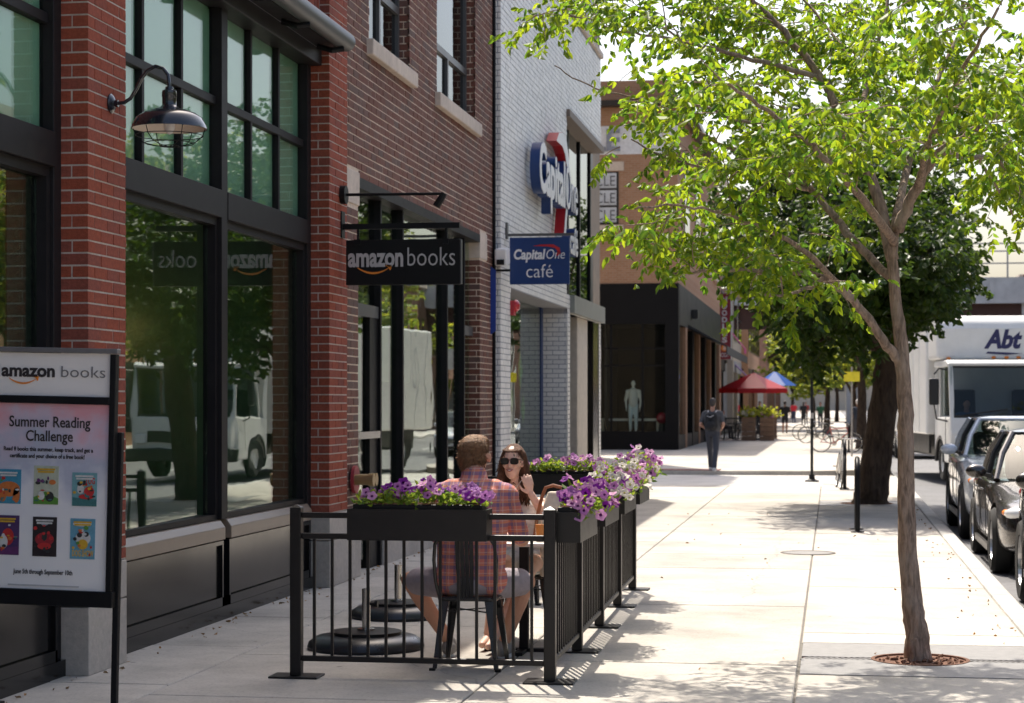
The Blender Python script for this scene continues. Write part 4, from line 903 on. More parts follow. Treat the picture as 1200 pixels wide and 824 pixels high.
tb = thing('tote_bag', 'white canvas tote bag with brown leather strap beside the woman', 'bag', (-1.87, 13.52, .5))
mb = MB(); 
prof = [(-1.97, .46, .09), (-1.97, .75, .11), (-1.95, .95, .08), (-1.925, 1.04, .03)]
vs = []
for i, (x, z, t_) in enumerate(prof): 
    for xx, yy in ((x, 13.55-t_), (-1.72-(i*.012), 13.55-t_*.9), (-1.72-(i*.012), 13.55+t_), (x, 13.55+t_)): vs.append((xx, yy, z))
mk('bag_body', MB().add(vs, [(3, 2, 1, 0)] + [(4*k+i, 4*k+(i+1) % 4, 4*k+4+(i+1) % 4, 4*k+4+i) for k in range(3) for i in range(4)] + [(12, 13, 14, 15)]), pm('canvas', (.62, .56, .48), .9, var=.12, scale=30, bump=.2), tb, bevel=.012)
mk('strap', MB().tube([(-2.01, 13.46, .72), (-1.985, 13.44, .88), (-1.955, 13.44, 1.0), (-1.93, 13.46, 1.07), (-1.88, 13.47, 1.085), (-1.82, 13.47, 1.07)], .012, 8), pm('leather', (.30, .10, .04), .5, var=.2), tb, smooth=True)
# ------------------------------------------------------------------ people
def skin_mat(name, c):
    m = pm(name, c, .5, var=.08, scale=12); b = m.node_tree.nodes['Principled BSDF']
    b.inputs['Subsurface Weight'].default_value = .12; b.inputs['Subsurface Radius'].default_value = (.012, .005, .003); return m
SK = skin_mat('skin_fair', (.80, .50, .38)); SK2 = skin_mat('skin_tan', (.58, .30, .20)); SK3 = skin_mat('skin_far', (.42, .22, .15))
def cloth(name, c, **k): return pm(name, c, .85, var=.14, scale=25, bump=.25, bscale=30, **k)
def plaid():
    m, nt, b = new_mat('plaid_shirt'); L = nt.links.new; tc = N(nt, 'ShaderNodeTexCoord'); sp = N(nt, 'ShaderNodeSeparateXYZ'); L(tc.outputs['Object'], sp.inputs[0])
    def band(sock, per, ph, wd):
        a = N(nt, 'ShaderNodeMath', operation='MULTIPLY_ADD'); a.inputs[1].default_value = 1/per; a.inputs[2].default_value = ph; L(sock, a.inputs[0])
        f = N(nt, 'ShaderNodeMath', operation='FRACT'); L(a.outputs[0], f.inputs[0]); c = N(nt, 'ShaderNodeMath', operation='LESS_THAN'); c.inputs[1].default_value = wd; L(f.outputs[0], c.inputs[0]); return c.outputs[0]
    cur = None
    def over(fac_list, col, st):
        nonlocal cur
        for f in fac_list:
            mx = N(nt, 'ShaderNodeMix', data_type='RGBA'); mu = N(nt, 'ShaderNodeMath', operation='MULTIPLY'); mu.inputs[1].default_value = st; L(f, mu.inputs[0]); L(mu.outputs[0], mx.inputs[0])
            if cur is None: mx.inputs[6].default_value = (.68, .21, .16, 1)
            else: L(cur, mx.inputs[6])
            mx.inputs[7].default_value = (*col, 1); cur = mx.outputs[2]
    X, Z = sp.outputs['X'], sp.outputs['Z']
    over([band(X, .064, .1, .34), band(Z, .064, .3, .34)], (.09, .11, .26), .55)
    over([band(X, .064, .62, .10), band(Z, .064, .72, .10)], (.75, .55, .45), .42)
    over([band(X, .064, .85, .08), band(Z, .064, .93, .08)], (.70, .28, .10), .6)
    L(cur, b.inputs['Base Color']); b.inputs['Roughness'].default_value = .85; return m

def fingers(mb, wrist, aim, up, thumb_side, size=1.0, curl=.4, spread=.16):
    """palm, four fingers of unequal length with a knuckle bend, and a thumb off the side of the palm"""
    a = Vector(aim).normalized(); n = Vector(up); n = (n - a*n.dot(a)).normalized(); s = a.cross(n).normalized()*thumb_side
    wrist = Vector(wrist); pl = .085*size
    for k in (-1.5, -.5, .5, 1.5): mb.cap(wrist+a*.01, wrist+a*pl+s*k*.019*size, .015*size, .0125*size, 8)
    for k, L in ((1.5, .066), (.5, .076), (-.5, .07), (-1.5, .055)):
        r0 = wrist+a*pl+s*k*.020*size; d1 = (a+s*k*spread*.35-n*curl*.45).normalized(); d2 = (a+s*k*spread*.3-n*curl*1.3).normalized()
        k1 = r0+d1*L*.52*size; mb.cap(r0, k1, .0098*size, .009*size, 8); mb.cap(k1, k1+d2*L*.5*size, .009*size, .0078*size, 8)
    t0 = wrist+a*.028*size+s*.03*size; t1 = t0+(a*.75+s*.75-n*.2).normalized()*.04*size
    mb.cap(t0, t1, .0125*size, .011*size, 8); mb.cap(t1, t1+(a+s*.25-n*.35).normalized()*.032*size, .0105*size, .009*size, 8)
def head(mb, c, face, r=(.076, .095, .118), feat=True):
    """skull, jaw, nose, brow, ears; face is the direction looked at (flat)"""
    c = Vector(c); f = Vector(face).normalized(); s = Vector((f.y, -f.x, 0)).normalized(); z = Vector((0, 0, 1)); 
    M = Matrix((s, f, s.cross(f))).transposed()
    if M.determinant() < 0: M = Matrix((-s, f, (-s).cross(f))).transposed()
    mb.ell(c+z*.02, (r[0], r[1], r[2]*.84), M=M)
    mb.ell(c+f*.026-z*.045, (r[0]*.74, r[1]*.66, r[2]*.62), M=M); mb.ell(c+f*.058-z*.092, (.024, .02, .018), M=M)
    if feat:
        mb.cap(c+f*(r[1]*.92)+z*.018, c+f*(r[1]+.012)-z*.022, .009, .0125, 8); mb.ell(c+f*(r[1]*.86)+z*.034, (r[0]*.62, .014, .012), M=M)
        mb.ell(c+f*(r[1]*.86)-z*.055, (.024, .012, .010), M=M)
        for q in (-1, 1): mb.ell(c+s*q*(r[0]*.98)-z*.005, (.010, .020, .030), M=M); mb.ell(c+s*q*.036+f*(r[1]*.72)-z*.02, (.022, .02, .018), M=M)
    return M

# --- man at the table, seen from behind
man = thing('person', 'man with short brown hair in red plaid shirt and grey shorts seen from behind', 'person', (-2.225, 12.25, 0))
mb = MB(); hc = Vector((-2.235, 12.40, 1.315)); head(mb, hc, (.25, 1, 0), (.092, .106, .122))
for q in (-1, 1): mb.ell(hc+Vector((.097*q, .02-.024*q, -.012)), (.014, .022, .033))
mb.cap((-2.225, 12.33, 1.12), (-2.233, 12.37, 1.24), .08, .07)
def man_torso(mb, g):
    for sx in (-1, 1): mb.cap((-2.225+sx*.075, 12.22, .56), (-2.225+sx*.09, 12.29, 1.01), .125+g, .128+g)
    mb.cap((-2.425, 12.31, 1.06), (-2.025, 12.31, 1.06), .078+g, .078+g); mb.cap((-2.225, 12.29, 1.08), (-2.225, 12.33, 1.15), .12+g, .078+g); mb.cap((-2.36, 12.31, 1.085), (-2.09, 12.31, 1.085), .075+g, .075+g)
def man_sleeve(mb, g):
    mb.cap((-2.435, 12.32, 1.05), (-2.49, 12.47, .82), .066+g, .056+g); mb.cap((-2.015, 12.32, 1.05), (-1.955, 12.45, .82), .066+g, .056+g)
man_torso(mb, 0); man_sleeve(mb, -.004)
mb.cap((-2.475, 12.47, .80), (-2.49, 12.53, .775), .045, .043); mb.cap((-2.49, 12.53, .775), (-2.30, 12.80, .765), .042, .03)
mb.cap((-1.965, 12.45, .80), (-1.945, 12.52, .775), .045, .043); mb.cap((-1.945, 12.52, .775), (-2.04, 12.84, .765), .042, .03)
fingers(mb, (-2.30, 12.80, .765), (.55, .8, 0), (0, 0, 1), -1); fingers(mb, (-2.04, 12.84, .765), (-.4, .9, 0), (0, 0, 1), 1)
mb.ell((-2.225, 12.23, .52), (.20, .15, .11))
legs = [((-2.33, 12.27, .515), (-2.69, 12.60, .50), (-2.46, 12.74, .09), (-.05, 1)), ((-2.12, 12.27, .515), (-1.94, 12.64, .50), (-2.10, 12.72, .09), (.15, 1))]
for h_, k_, a_, f_ in legs:
    mb.cap(h_, k_, .092, .062); mid = Vector(k_).lerp(Vector(a_), .35); mb.cap(k_, mid, .058, .058); mb.cap(mid, a_, .056, .038)
    f_ = Vector((f_[0], f_[1], 0)).normalized(); mb.cap(Vector(a_)+Vector((0, 0, -.035)), Vector(a_)+f_*.15+Vector((0, 0, -.055)), .042, .03)
blob('body', mb, SK2, man, voxel=.0065, smooth=5)
mb = MB(); man_torso(mb, .014); man_sleeve(mb, .010); mb.cap((-2.225, 12.34, 1.13), (-2.228, 12.355, 1.185), .092, .086); mb.cap((-2.34, 12.21, .555), (-2.11, 12.21, .555), .12, .12)
blob('shirt', mb, plaid(), man, voxel=.008, smooth=5)
mb = MB(); mb.ell((-2.225, 12.235, .52), (.215, .165, .10))
for h_, k_, a_, f_ in legs: mb.cap(h_, Vector(h_).lerp(Vector(k_), .80), .105, .092)
blob('shorts', mb, cloth('shorts_grey', (.33, .29, .32)), man, voxel=.009, smooth=5)
mb = MB(); f = Vector((.25, 1, 0)).normalized()
mb.ell(hc-f*.012+Vector((0, 0, .050)), (.096, .106, .086)); mb.ell(hc-f*.036+Vector((0, 0, -.005)), (.092, .076, .095)); mb.ell(hc+f*.05+Vector((0, 0, .094)), (.072, .055, .040))
hair_m = pm('hair_brown', (.30, .155, .075), .6, var=.4, scale=60, bump=.8, bscale=180)
mb.ell(hc-f*.052+Vector((0, 0, -.055)), (.070, .05, .06))
hb = blob('hair', mb, hair_m, man, voxel=.006, smooth=3)
def strands(hair, mat, n, L, W, down, seed, jitter=.3, fwd=(0, 0, 0)):
    r = np.random.default_rng(seed); m = hair.data; idx = r.integers(0, len(m.vertices), n)
    P = np.array([m.vertices[i].co[:] for i in idx]); Nn = np.array([m.vertices[i].normal[:] for i in idx])
    D = Nn*.35+np.array([0, 0, -down])+np.array(fwd)+r.normal(size=(n, 3))*jitter
    o = mk('strands', leaf_cloud(P-Nn*.004, D, L, W, fold=.1, r=r), mat, hair, recalc=False, kind='stuff', local=True); return o
strands(hb, hair_m, 4500, .022, .003, .75, 3, .28)
for h_, k_, a_, f_ in legs:
    f_ = Vector((f_[0], f_[1], 0)).normalized(); a_ = Vector(a_); mb = MB(); mb.cap(a_+Vector((0, 0, -.035))-f_*.03, a_+f_*.14+Vector((0, 0, -.05)), .05, .038); mb.cap(a_, a_+Vector((0, 0, -.03)), .045, .05)
    s_ = blob('shoe', mb, cloth('shoe_grey', (.25, .24, .23)), man, voxel=.007, smooth=3)
    p = a_+f_*.055; sole = MB(); n = f_.to_track_quat('Y', 'Z').to_matrix(); sole.prism([(-.035, -.10), (.035, -.10), (.045, .05), (.035, .14), (0, .16), (-.035, .14), (-.045, .05)], lambda u, v, d: p+n@Vector((u, v, 0))+Vector((0, 0, d-p.z)), .001, .024)
    mk('sole', sole, M_['sign_white'], s_)

# --- woman across the table, facing the camera
wo = thing('person', 'smiling woman with long brown hair and sunglasses in pale top at table', 'person', (-2.12, 13.80, 0))
mb = MB(); hc = Vector((-2.185, 13.64, 1.215)); wf = Vector((-.10, -1, 0)).normalized(); head(mb, hc, wf, (.072, .088, .118))
mb.cap((-2.15, 13.73, .96), (-2.178, 13.67, 1.12), .05, .046)
def wom_torso(mb, g):
    for sx in (-1, 1): mb.cap((-2.12+sx*.06, 13.80, .56), (-2.145+sx*.075, 13.745, .86), .108+g, .105+g)
    for sx in (-1, 1): mb.ell((-2.145+sx*.07, 13.665, .83), (.062+g, .05+g, .06+g))
wom_torso(mb, 0)
mb.cap((-2.29, 13.74, .915), (-2.0, 13.74, .915), .055, .055); mb.cap((-2.145, 13.74, .9), (-2.15, 13.73, .97), .08, .055)
# left arm: elbow on the table, hand raised beside the face; right forearm on the table
mb.cap((-1.995, 13.73, .91), (-1.915, 13.52, .79), .047, .038); mb.cap((-1.915, 13.52, .79), (-2.035, 13.50, 1.0), .037, .025); fingers(mb, (-2.035, 13.50, 1.0), (-.28, -.05, 1), (.2, -1, 0), -1, .92, .5)
mb.cap((-2.295, 13.73, .91), (-2.36, 13.50, .79), .047, .037); mb.cap((-2.36, 13.50, .79), (-2.20, 13.24, .765), .036, .024); fingers(mb, (-2.20, 13.24, .765), (.6, -.7, 0), (0, 0, 1), 1, .92)
mb.ell((-2.12, 13.80, .52), (.185, .15, .10))
wl_ = [((-2.21, 13.76, .52), (-2.23, 13.34, .535), (-2.27, 13.14, .09)), ((-2.03, 13.76, .52), (-2.0, 13.33, .54), (-2.20, 12.98, .10))]
for h_, k_, a_ in wl_:
    mb.cap(h_, k_, .085, .056); mid = Vector(k_).lerp(Vector(a_), .35); mb.cap(k_, mid, .052, .052); mb.cap(mid, a_, .05, .034); mb.cap(Vector(a_)+Vector((0, 0, -.04)), Vector(a_)+Vector((-.02, -.15, -.065)), .036, .024)
blob('body', mb, SK, wo, voxel=.006, smooth=4)
mb = MB(); wom_torso(mb, .010); mb.cap((-2.25, 13.735, .88), (-2.235, 13.725, .955), .045, .03); mb.cap((-2.045, 13.735, .88), (-2.06, 13.725, .955), .045, .03)
topm = cloth('top_cream', (.84, .79, .75)); blob('top', mb, topm, wo, voxel=.007, smooth=4)
mb = MB(); mb.ell((-2.12, 13.80, .52), (.195, .16, .095))
for h_, k_, a_ in wl_: mb.cap(h_, Vector(h_).lerp(Vector(k_), .55), .094, .082)
blob('shorts', mb, cloth('shorts_white', (.70, .68, .66)), wo, voxel=.008, smooth=4)
hm = pm('hair_long', (.15, .068, .036), .75, var=.45, scale=50, bump=.9, bscale=120)
mb = MB(); b_ = -wf; sd_ = Vector((wf.y, -wf.x, 0)); z_ = Vector((0, 0, 1))
mb.ell(hc+b_*.026+z_*.045, (.082, .084, .088)); mb.ell(hc+b_*.05-z_*.03, (.082, .062, .11))
for q in (-1, 1):
    base = hc+sd_*q*.070+b_*.02
    pts = [base+z_*.06, base+sd_*q*.014-z_*.02, base+sd_*q*.020-z_*.10-b_*.006, base+sd_*q*.022-z_*.17-b_*.02, base+sd_*q*.016-z_*.23-b_*.03]
    for a, b, r0, r1 in zip(pts, pts[1:], (.020, .026, .030, .032), (.026, .030, .032, .018)): mb.cap(a, b, r0, r1)
    for j in range(4):
        o_ = Vector((random.uniform(-.02, .02), random.uniform(-.015, .03), 0)); mb.cap(pts[2]+o_, pts[4]+o_*1.6-z_*random.uniform(0, .03), .02, .012)
for a in range(-70, 71, 20): d = (wf*math.cos(R(a))+sd_*math.sin(R(a))); mb.cap(hc+z_*.118+b_*.01, hc+d*.066+z_*(.072+.012*abs(a)/70), .016, .012, 8)
hb2 = blob('hair', mb, hm, wo, voxel=.006, smooth=6); strands(hb2, hm, 2600, .05, .004, 2.0, 4, .2)
sg = MB(); fc = hc+wf*.098+z_*.012
Mg = Matrix((-sd_, z_, wf)).transposed() if True else None
for q in (-1, 1):
    c0 = fc+sd_*q*.034-wf*abs(.006); o = [(.030*math.copysign(abs(math.cos(t))**.7, math.cos(t)), .0235*math.copysign(abs(math.sin(t))**.7, math.sin(t))) for t in [2*math.pi*k/20 for k in range(20)]]
    sg.prism(o, lambda u, v, d: c0+sd_*u*1.0+z_*v+wf*(d-.12*abs(u)*0), 0, .006)
sgl = mk('sunglasses', sg, pm('lens_dark', (.02, .012, .012), .08, var=.05, spec=.8), wo, recalc=True)
fr = MB().tube([fc+sd_*.012+z_*.006, fc+wf*.004+z_*.009, fc-sd_*.012+z_*.006], .003, 6)
for q in (-1, 1): fr.tube([fc+sd_*q*.063+z_*.012, fc+sd_*q*.072-wf*.05+z_*.008, fc+sd_*q*.072-wf*.10], .003, 6)
mk('frame', fr, pm('frame_brown', (.05, .02, .012), .3), sgl)
mc = hc+wf*.0935-z_*.050
mk('lips', MB().prism([(-.026, .006), (-.014, -.007), (0, -.011), (.014, -.007), (.026, .006), (.012, .0055), (0, .004), (-.012, .0055)], lambda u, v, d: mc+sd_*u+z_*v+wf*(d-abs(u)*.35), 0, .010), pm('lips_rose', (.42, .10, .09), .4), wo)
mk('teeth', MB().prism([(-.017, .001), (0, -.005), (.017, .001), (0, .0025)], lambda u, v, d: mc+sd_*u+z_*v+wf*(d-abs(u)*.3), .006, .0125), M_['sign_white'], wo)
mk('necklace', MB().tube([hc+Vector((-.005, .02, -.12))+sd_*u*.075+wf*(.055-abs(u)*.02)+z_*(-.10+.10*abs(u)) for u in (-1, -.6, -.25, 0, .25, .6, 1)], .0025, 5), pm('pearl', (.7, .66, .6), .3), wo)

wo.location.z += .02
# --- standing / walking / seated figures further off (local frame, looking along -y)
def figure(label, loc, rz, shirt, trousers, hair, stride=.0, arms='down', h=1.72, pack=None, skirt=False, seated=False, group='people along the pavement', vox=.016, shorts=False, shoes=(.04, .04, .04), long_hair=False):
    t = thing('person', label, 'person', loc, rz, group); s = h/1.72; K = dict(local=True)
    V = lambda x, y, z: Vector((x, y, z))*s
    mb = MB(); dz = -.42 if seated else 0
    Z = lambda x, y, z: V(x, y, z+dz)
    hc = Z(0, -.02, 1.60); head(mb, hc, (0, -1, 0), (.074*s, .092*s, .115*s)); mb.cap(Z(0, .01, 1.40), Z(0, -.005, 1.52), .055*s, .05*s)
    def torso(mb, g):
        for q in (-1, 1): mb.cap(Z(q*.07, .01, .98), Z(q*.085, 0, 1.28), .105*s+g, .115*s+g)
        mb.cap(Z(-.165, 0, 1.36), Z(.165, 0, 1.36), .062*s+g, .062*s+g)
    torso(mb, 0); mb.ell(Z(0, .01, .93), (.165*s, .115*s, .12*s))
    A_ = []
    for q in (-1, 1):
        sh_ = Z(q*.205, 0, 1.35)
        if arms == 'pockets' or seated: el, wr = Z(q*.27, .09, 1.10), Z(q*.20, -.10, 1.0)
        else: el, wr = Z(q*.25, .05-q*stride*.25, 1.09), Z(q*.25, -.04-q*stride*.6, .86)
        mb.cap(sh_, el, .050*s, .040*s); mb.cap(el, wr, .038*s, .026*s); A_.append((sh_, el, wr)); fingers(mb, wr, (wr-el), (q, 0, 0), 1, s)
    Lg = []
    for q in (-1, 1):
        hp = Z(q*.09, .01, .92)
        if seated: kn, an = V(q*.11, -.42, .50), V(q*.11, -.46, .09)
        else: kn, an = V(q*.095, -.03-q*stride*.45, .50), V(q*.10, .02-q*stride, .085+max(0, -q*0)*stride)
        mb.cap(hp, kn, .085*s, .058*s); mid = kn.lerp(an, .35); mb.cap(kn, mid, .054*s, .055*s); mb.cap(mid, an, .053*s, .036*s); mb.cap(an-V(0, 0, .035), an+V(0, -.14, -.055), .038*s, .028*s); Lg.append((hp, kn, an))
    blob('body', mb, SK3, t, voxel=vox, smooth=3, **K)
    mb = MB(); torso(mb, .014)
    for sh_, el, wr in A_: mb.cap(sh_, sh_.lerp(el, .72), .058*s, .054*s)
    blob('shirt', mb, cloth('shirt', shirt), t, voxel=vox, smooth=3, **K)
    mb = MB(); mb.ell(Z(0, .01, .93), (.178*s, .128*s, .12*s))
    if skirt: mb.cap(Z(0, .01, .93), Z(0, 0, .62), .15*s, .19*s)
    for hp, kn, an in Lg:
        e_ = .75 if shorts else 1; mb.cap(hp, hp.lerp(kn, e_), .094*s, (.068 if e_ == 1 else .078)*s)
        if e_ == 1: mb.cap(kn, an-V(0, 0, .03), .066*s, .052*s)
    blob('trousers' if not skirt else 'skirt', mb, cloth('trousers', trousers), t, voxel=vox, smooth=3, **K)
    mb = MB(); mb.ell(hc+V(0, .016, .045), (.080*s, .092*s, .085*s)); mb.ell(hc+V(0, .04, .0), (.076*s, .06*s, .085*s))
    if long_hair: mb.cap(hc+V(0, .06, 0), hc+V(0, .08, -.2), .07*s, .06*s)
    blob('hair', mb, pm('hair', hair, .6, var=.3, scale=40), t, voxel=vox*.8, smooth=2, **K)
    for hp, kn, an in Lg:
        mb = MB(); mb.cap(an-V(0, -.03, .037), an+V(0, -.14, -.05), .045*s, .036*s); blob('shoe', mb, cloth('shoe', shoes), t, voxel=vox*.8, smooth=2, **K)
    if pack:
        mb = MB(); mb.cap(Z(-.07, .19, 1.05), Z(-.07, .17, 1.30), .085*s, .075*s); mb.cap(Z(.07, .19, 1.05), Z(.07, .17, 1.30), .085*s, .075*s); mb.ell(Z(0, .27, 1.07), (.11*s, .06*s, .10*s))
        bp = blob('backpack', mb, cloth('pack', pack), t, voxel=vox, smooth=2, **K)
        st = MB()
        for q in (-1, 1): st.tube([Z(q*.09, .12, 1.40), Z(q*.105, -.02, 1.425), Z(q*.11, -.125, 1.33), Z(q*.11, -.13, 1.15), Z(q*.13, .08, 1.02)], .016*s, 6)
        st.tube([Z(-.07, .265, 1.32), Z(0, .28, 1.27), Z(.08, .265, 1.3)], .008*s, 6); mk('strap', st, cloth('pack_strap', (.42, .42, .44)), bp, **K)
    return t
figure('man with a black backpack, grey shirt and dark jeans walking away', (-2.85, 48.3, .0), math.pi-.12, (.06, .06, .065), (.035, .038, .05), (.03, .022, .02), stride=.32, arms='pockets', h=1.76, pack=(.008, .008, .01), shoes=(.5, .5, .5), vox=.012)
figure('pedestrian in dark clothes walking beyond the umbrella planters', (-2.5, 108, 0), math.pi, (.02, .02, .025), (.02, .02, .03), (.03, .02, .02), stride=.15, h=1.75, shorts=True)
figure('seated person in black under the red umbrella', (-5.0, 92.5, 0), R(60), (.015, .015, .018), (.02, .02, .025), (.03, .02, .02), seated=True, h=1.75)
figure('second pedestrian in black top beside the umbrella planters', (-3.7, 104, 0), 0, (.02, .02, .02), (.03, .03, .04), (.02, .02, .02), stride=.1, h=1.72)
figure('far pedestrian in a bright red shirt under the tracks', (-3.1, 165, 0), math.pi, (.5, .02, .03), (.04, .05, .09), (.03, .02, .02), stride=.15)
figure('far pedestrian in a faded red shirt left of the long-haired one', (-2.2, 172, 0), 0, (.45, .06, .05), (.05, .05, .06), (.1, .06, .03), stride=.1)
figure('far pedestrian with long dark hair in a black dress', (-2.1, 150, 0), math.pi, (.012, .012, .015), (.012, .012, .015), (.012, .01, .01), skirt=True, long_hair=True, h=1.72)
figure('far pedestrian in a green shirt near the parked bicycles', (-.75, 132, 0), 0, (.02, .09, .05), (.03, .03, .04), (.04, .03, .02), h=1.7)
figure('white-haired man in a dark jacket standing by the red bicycle', (1.05, 84, 0), R(200), (.03, .04, .06), (.05, .05, .06), (.75, .72, .68), h=1.78, arms='pockets')
# ------------------------------------------------------------------ trees
def smooth_line(pts, rs, n=6):
    P = [np.array(p) for p in pts]; out, ro = [], []
    for i in range(len(P)-1):
        p0 = P[max(i-1, 0)]; p1 = P[i]; p2 = P[i+1]; p3 = P[min(i+2, len(P)-1)]
        for k in range(n):
            t = k/n; out.append(.5*((2*p1)+(-p0+p2)*t+(2*p0-5*p1+4*p2-p3)*t*t+(-p0+3*p1-3*p2+p3)*t**3)); ro.append(rs[i]+(rs[i+1]-rs[i])*t)
    out.append(P[-1]); ro.append(rs[-1]); return out, ro
def twigs_from(line, rs, r, per_m, length, droop, up=.15, start=.25):
    """side twigs along a limb -> list of polylines"""
    L = [np.linalg.norm(line[i+1]-line[i]) for i in range(len(line)-1)]; tot = sum(L); out = []
    n = max(2, int(tot*per_m))
    for k in range(n):
        t = start + (1-start)*(k+r.random())/n; d = t*tot; i = 0
        while i < len(L)-1 and d > L[i]: d -= L[i]; i += 1
        p = line[i]+(line[i+1]-line[i])*min(1, d/max(L[i], 1e-6)); T = (line[i+1]-line[i])/max(L[i], 1e-6)
        side = r.normal(size=3); side -= T*side.dot(T); side /= np.linalg.norm(side)+1e-9; side[2] = side[2]*.6+up
        v = side*.9+T*r.uniform(.2, .9); v /= np.linalg.norm(v); ln = length*r.uniform(.55, 1.25)
        pts = [p]; q = p.copy()
        for s in range(4):
            v = v+np.array([0, 0, -droop*(.3+.35*s)])+r.normal(size=3)*.10; v /= np.linalg.norm(v); q = q+v*ln/4; pts.append(q.copy())
        out.append(pts)
    # the limb's own end goes on as a twig
    T = line[-1]-line[-2]; T /= np.linalg.norm(T); q = line[-1].copy(); pts = [q.copy()]
    for s in range(4): T = T+np.array([0, 0, -droop*.5]); T /= np.linalg.norm(T); q = q+T*length/4; pts.append(q.copy())
    out.append(pts); return out
def compound_leaves(twigs, r, step, rach, pairs, hang):
    """feathered leaves: a rachis with paired leaflets that hang; returns leaflet bases and directions"""
    P, D = [], []
    for pts in twigs:
        for a, b in zip(pts, pts[1:]):
            T = b-a; L = np.linalg.norm(T); T = T/max(L, 1e-6); n = max(1, int(L/step))
            for k in range(n):
                p = a+(b-a)*(k+r.random())/n; sd_ = np.cross(T, [0, 0, 1.0])+r.normal(size=3)*.35; sd_ /= np.linalg.norm(sd_)+1e-9; sd_ *= (1 if r.random() < .5 else -1)
                d = sd_*.8+T*.6+np.array([0, 0, r.uniform(-.35, .25)]); d /= np.linalg.norm(d); rl = rach*r.uniform(.6, 1.2); q = p.copy()
                m = max(2, int(pairs*r.uniform(.7, 1.2)))
                for j in range(m):
                    d = d+np.array([0, 0, -.07]); d /= np.linalg.norm(d); q = q+d*rl/m; s2 = np.cross(d, [0, 0, 1.0]); s2 /= np.linalg.norm(s2)+1e-9
                    for sg in (-1, 1): P.append(q.copy()); D.append(s2*sg*.8+d*.55+np.array([0, 0, -hang])+r.normal(size=3)*.22)
                P.append(q.copy()); D.append(d+np.array([0, 0, -hang*.5]))
    return P, D
def build_tree(name, label, trunk, limbs, leafm, barkm, seed, per_m, tl, step, rach, pairs, leaf, droop=.18, hang=.55, sub=0, group='street trees', start=.25, ndiv=6, keep=None):
    r = np.random.default_rng(seed); base = trunk[0][0]
    t = thing(name, label, 'tree', tuple(base), 0, group)
    tp, tr = smooth_line([p for p, _ in trunk], [q for _, q in trunk], ndiv)
    for i in range(1, len(tp)): tp[i] = tp[i]+r.normal(size=3)*tr[i]*.05
    mbt = MB().tube([tuple(p) for p in tp], list(tr), 22)
    for i_, v_ in enumerate(mbt.v):
        rr_ = tr[min(i_//22, len(tr)-1)]; a_ = 2*math.pi*(i_ % 22)/22; c_ = tp[min(i_//22, len(tp)-1)]; q_ = 1+.05*math.sin(3*a_+.9*(i_//22))+.035*math.sin(7*a_+1.7*(i_//22))+r.normal()*.012; mbt.v[i_] = tuple(c_[k_]+(v_[k_]-c_[k_])*q_ for k_ in range(3))
    mk('trunk', mbt, barkm, t, smooth=True, angle=None)
    tw = []
    for lm in limbs:
        lp, lr = smooth_line([p for p, _ in lm], [q for _, q in lm], ndiv)
        for i in range(1, len(lp)): lp[i] = lp[i]+r.normal(size=3)*.006
        mk('limb', MB().tube([tuple(p) for p in lp], list(lr), 8), barkm, t, smooth=True, angle=None)
        first = twigs_from(lp, lr, r, per_m, tl, droop, start=start); tw += first
        if sub:
            for f in first: tw += twigs_from([np.array(p) for p in f], None, r, sub, tl*.5, droop, start=.2)[:-1]
    if keep: tw = [w_ for w_ in tw if keep(w_[-1]) and keep(w_[2])]
    mbw = MB()
    for w_ in tw: mbw.tube([tuple(p) for p in w_], [.0045, .0035, .0025, .002, .0015][:len(w_)], 4, cap=False)
    mk('twigs', mbw, barkm, t, kind='stuff')
    P, D = compound_leaves(tw, r, step, rach, pairs, hang)
    mk('crown', leaf_cloud(P, D, leaf[0], leaf[1], r=r), leafm, t, recalc=False, kind='stuff'); print(name, 'leaves', len(P)); return t
TY = 13.08
def shape_near(p, r=np.random.default_rng(3)):
    """pruning of the young tree: where its outline ends and where it is thin"""
    xc = p[0]*CT+p[1]*ST; zc = -p[0]*ST+p[1]*CT; px = CXP+FPX*xc/zc; py = HOR-(p[2]-EYE)*FPX/zc
    low = np.interp(px, [590, 640, 690, 700, 760, 850, 880, 930, 1010, 1050, 1120, 1200], [60, 108, 110, 300, 318, 325, 372, 390, 375, 320, 275, 290])
    if px < 600 or py > low: return False
    if px < 700 and py > 100: return r.random() < .6
    if 700 < px < 790 and 15 < py < 100: return r.random() < .3
    if 695 < px < 800 and 100 <= py < 225: return r.random() < .6
    if 1015 < px < 1150 and 185 < py < 340: return r.random() < .22
    if 860 < px < 1015 and 210 < py < 300: return r.random() < .6
    return True
def T1(px, py, dy=0.0): return np.array(FY(px, py, TY+dy))
b0 = np.array([.55, TY, -.03])
trunk = [(b0-np.array([0, 0, .05]), 0.1290), (b0+np.array([0, 0, .03]), 0.0894), (T1(1074, 740), 0.0740), (T1(1067, 690), 0.0636), (T1(1062, 600), 0.0550), (T1(1061, 500), 0.0499), (T1(1058, 428), 0.0464), (T1(1050, 355), 0.0370), (T1(1046, 305), 0.0344), (T1(1050, 255, 0.0430), 0.0275)]
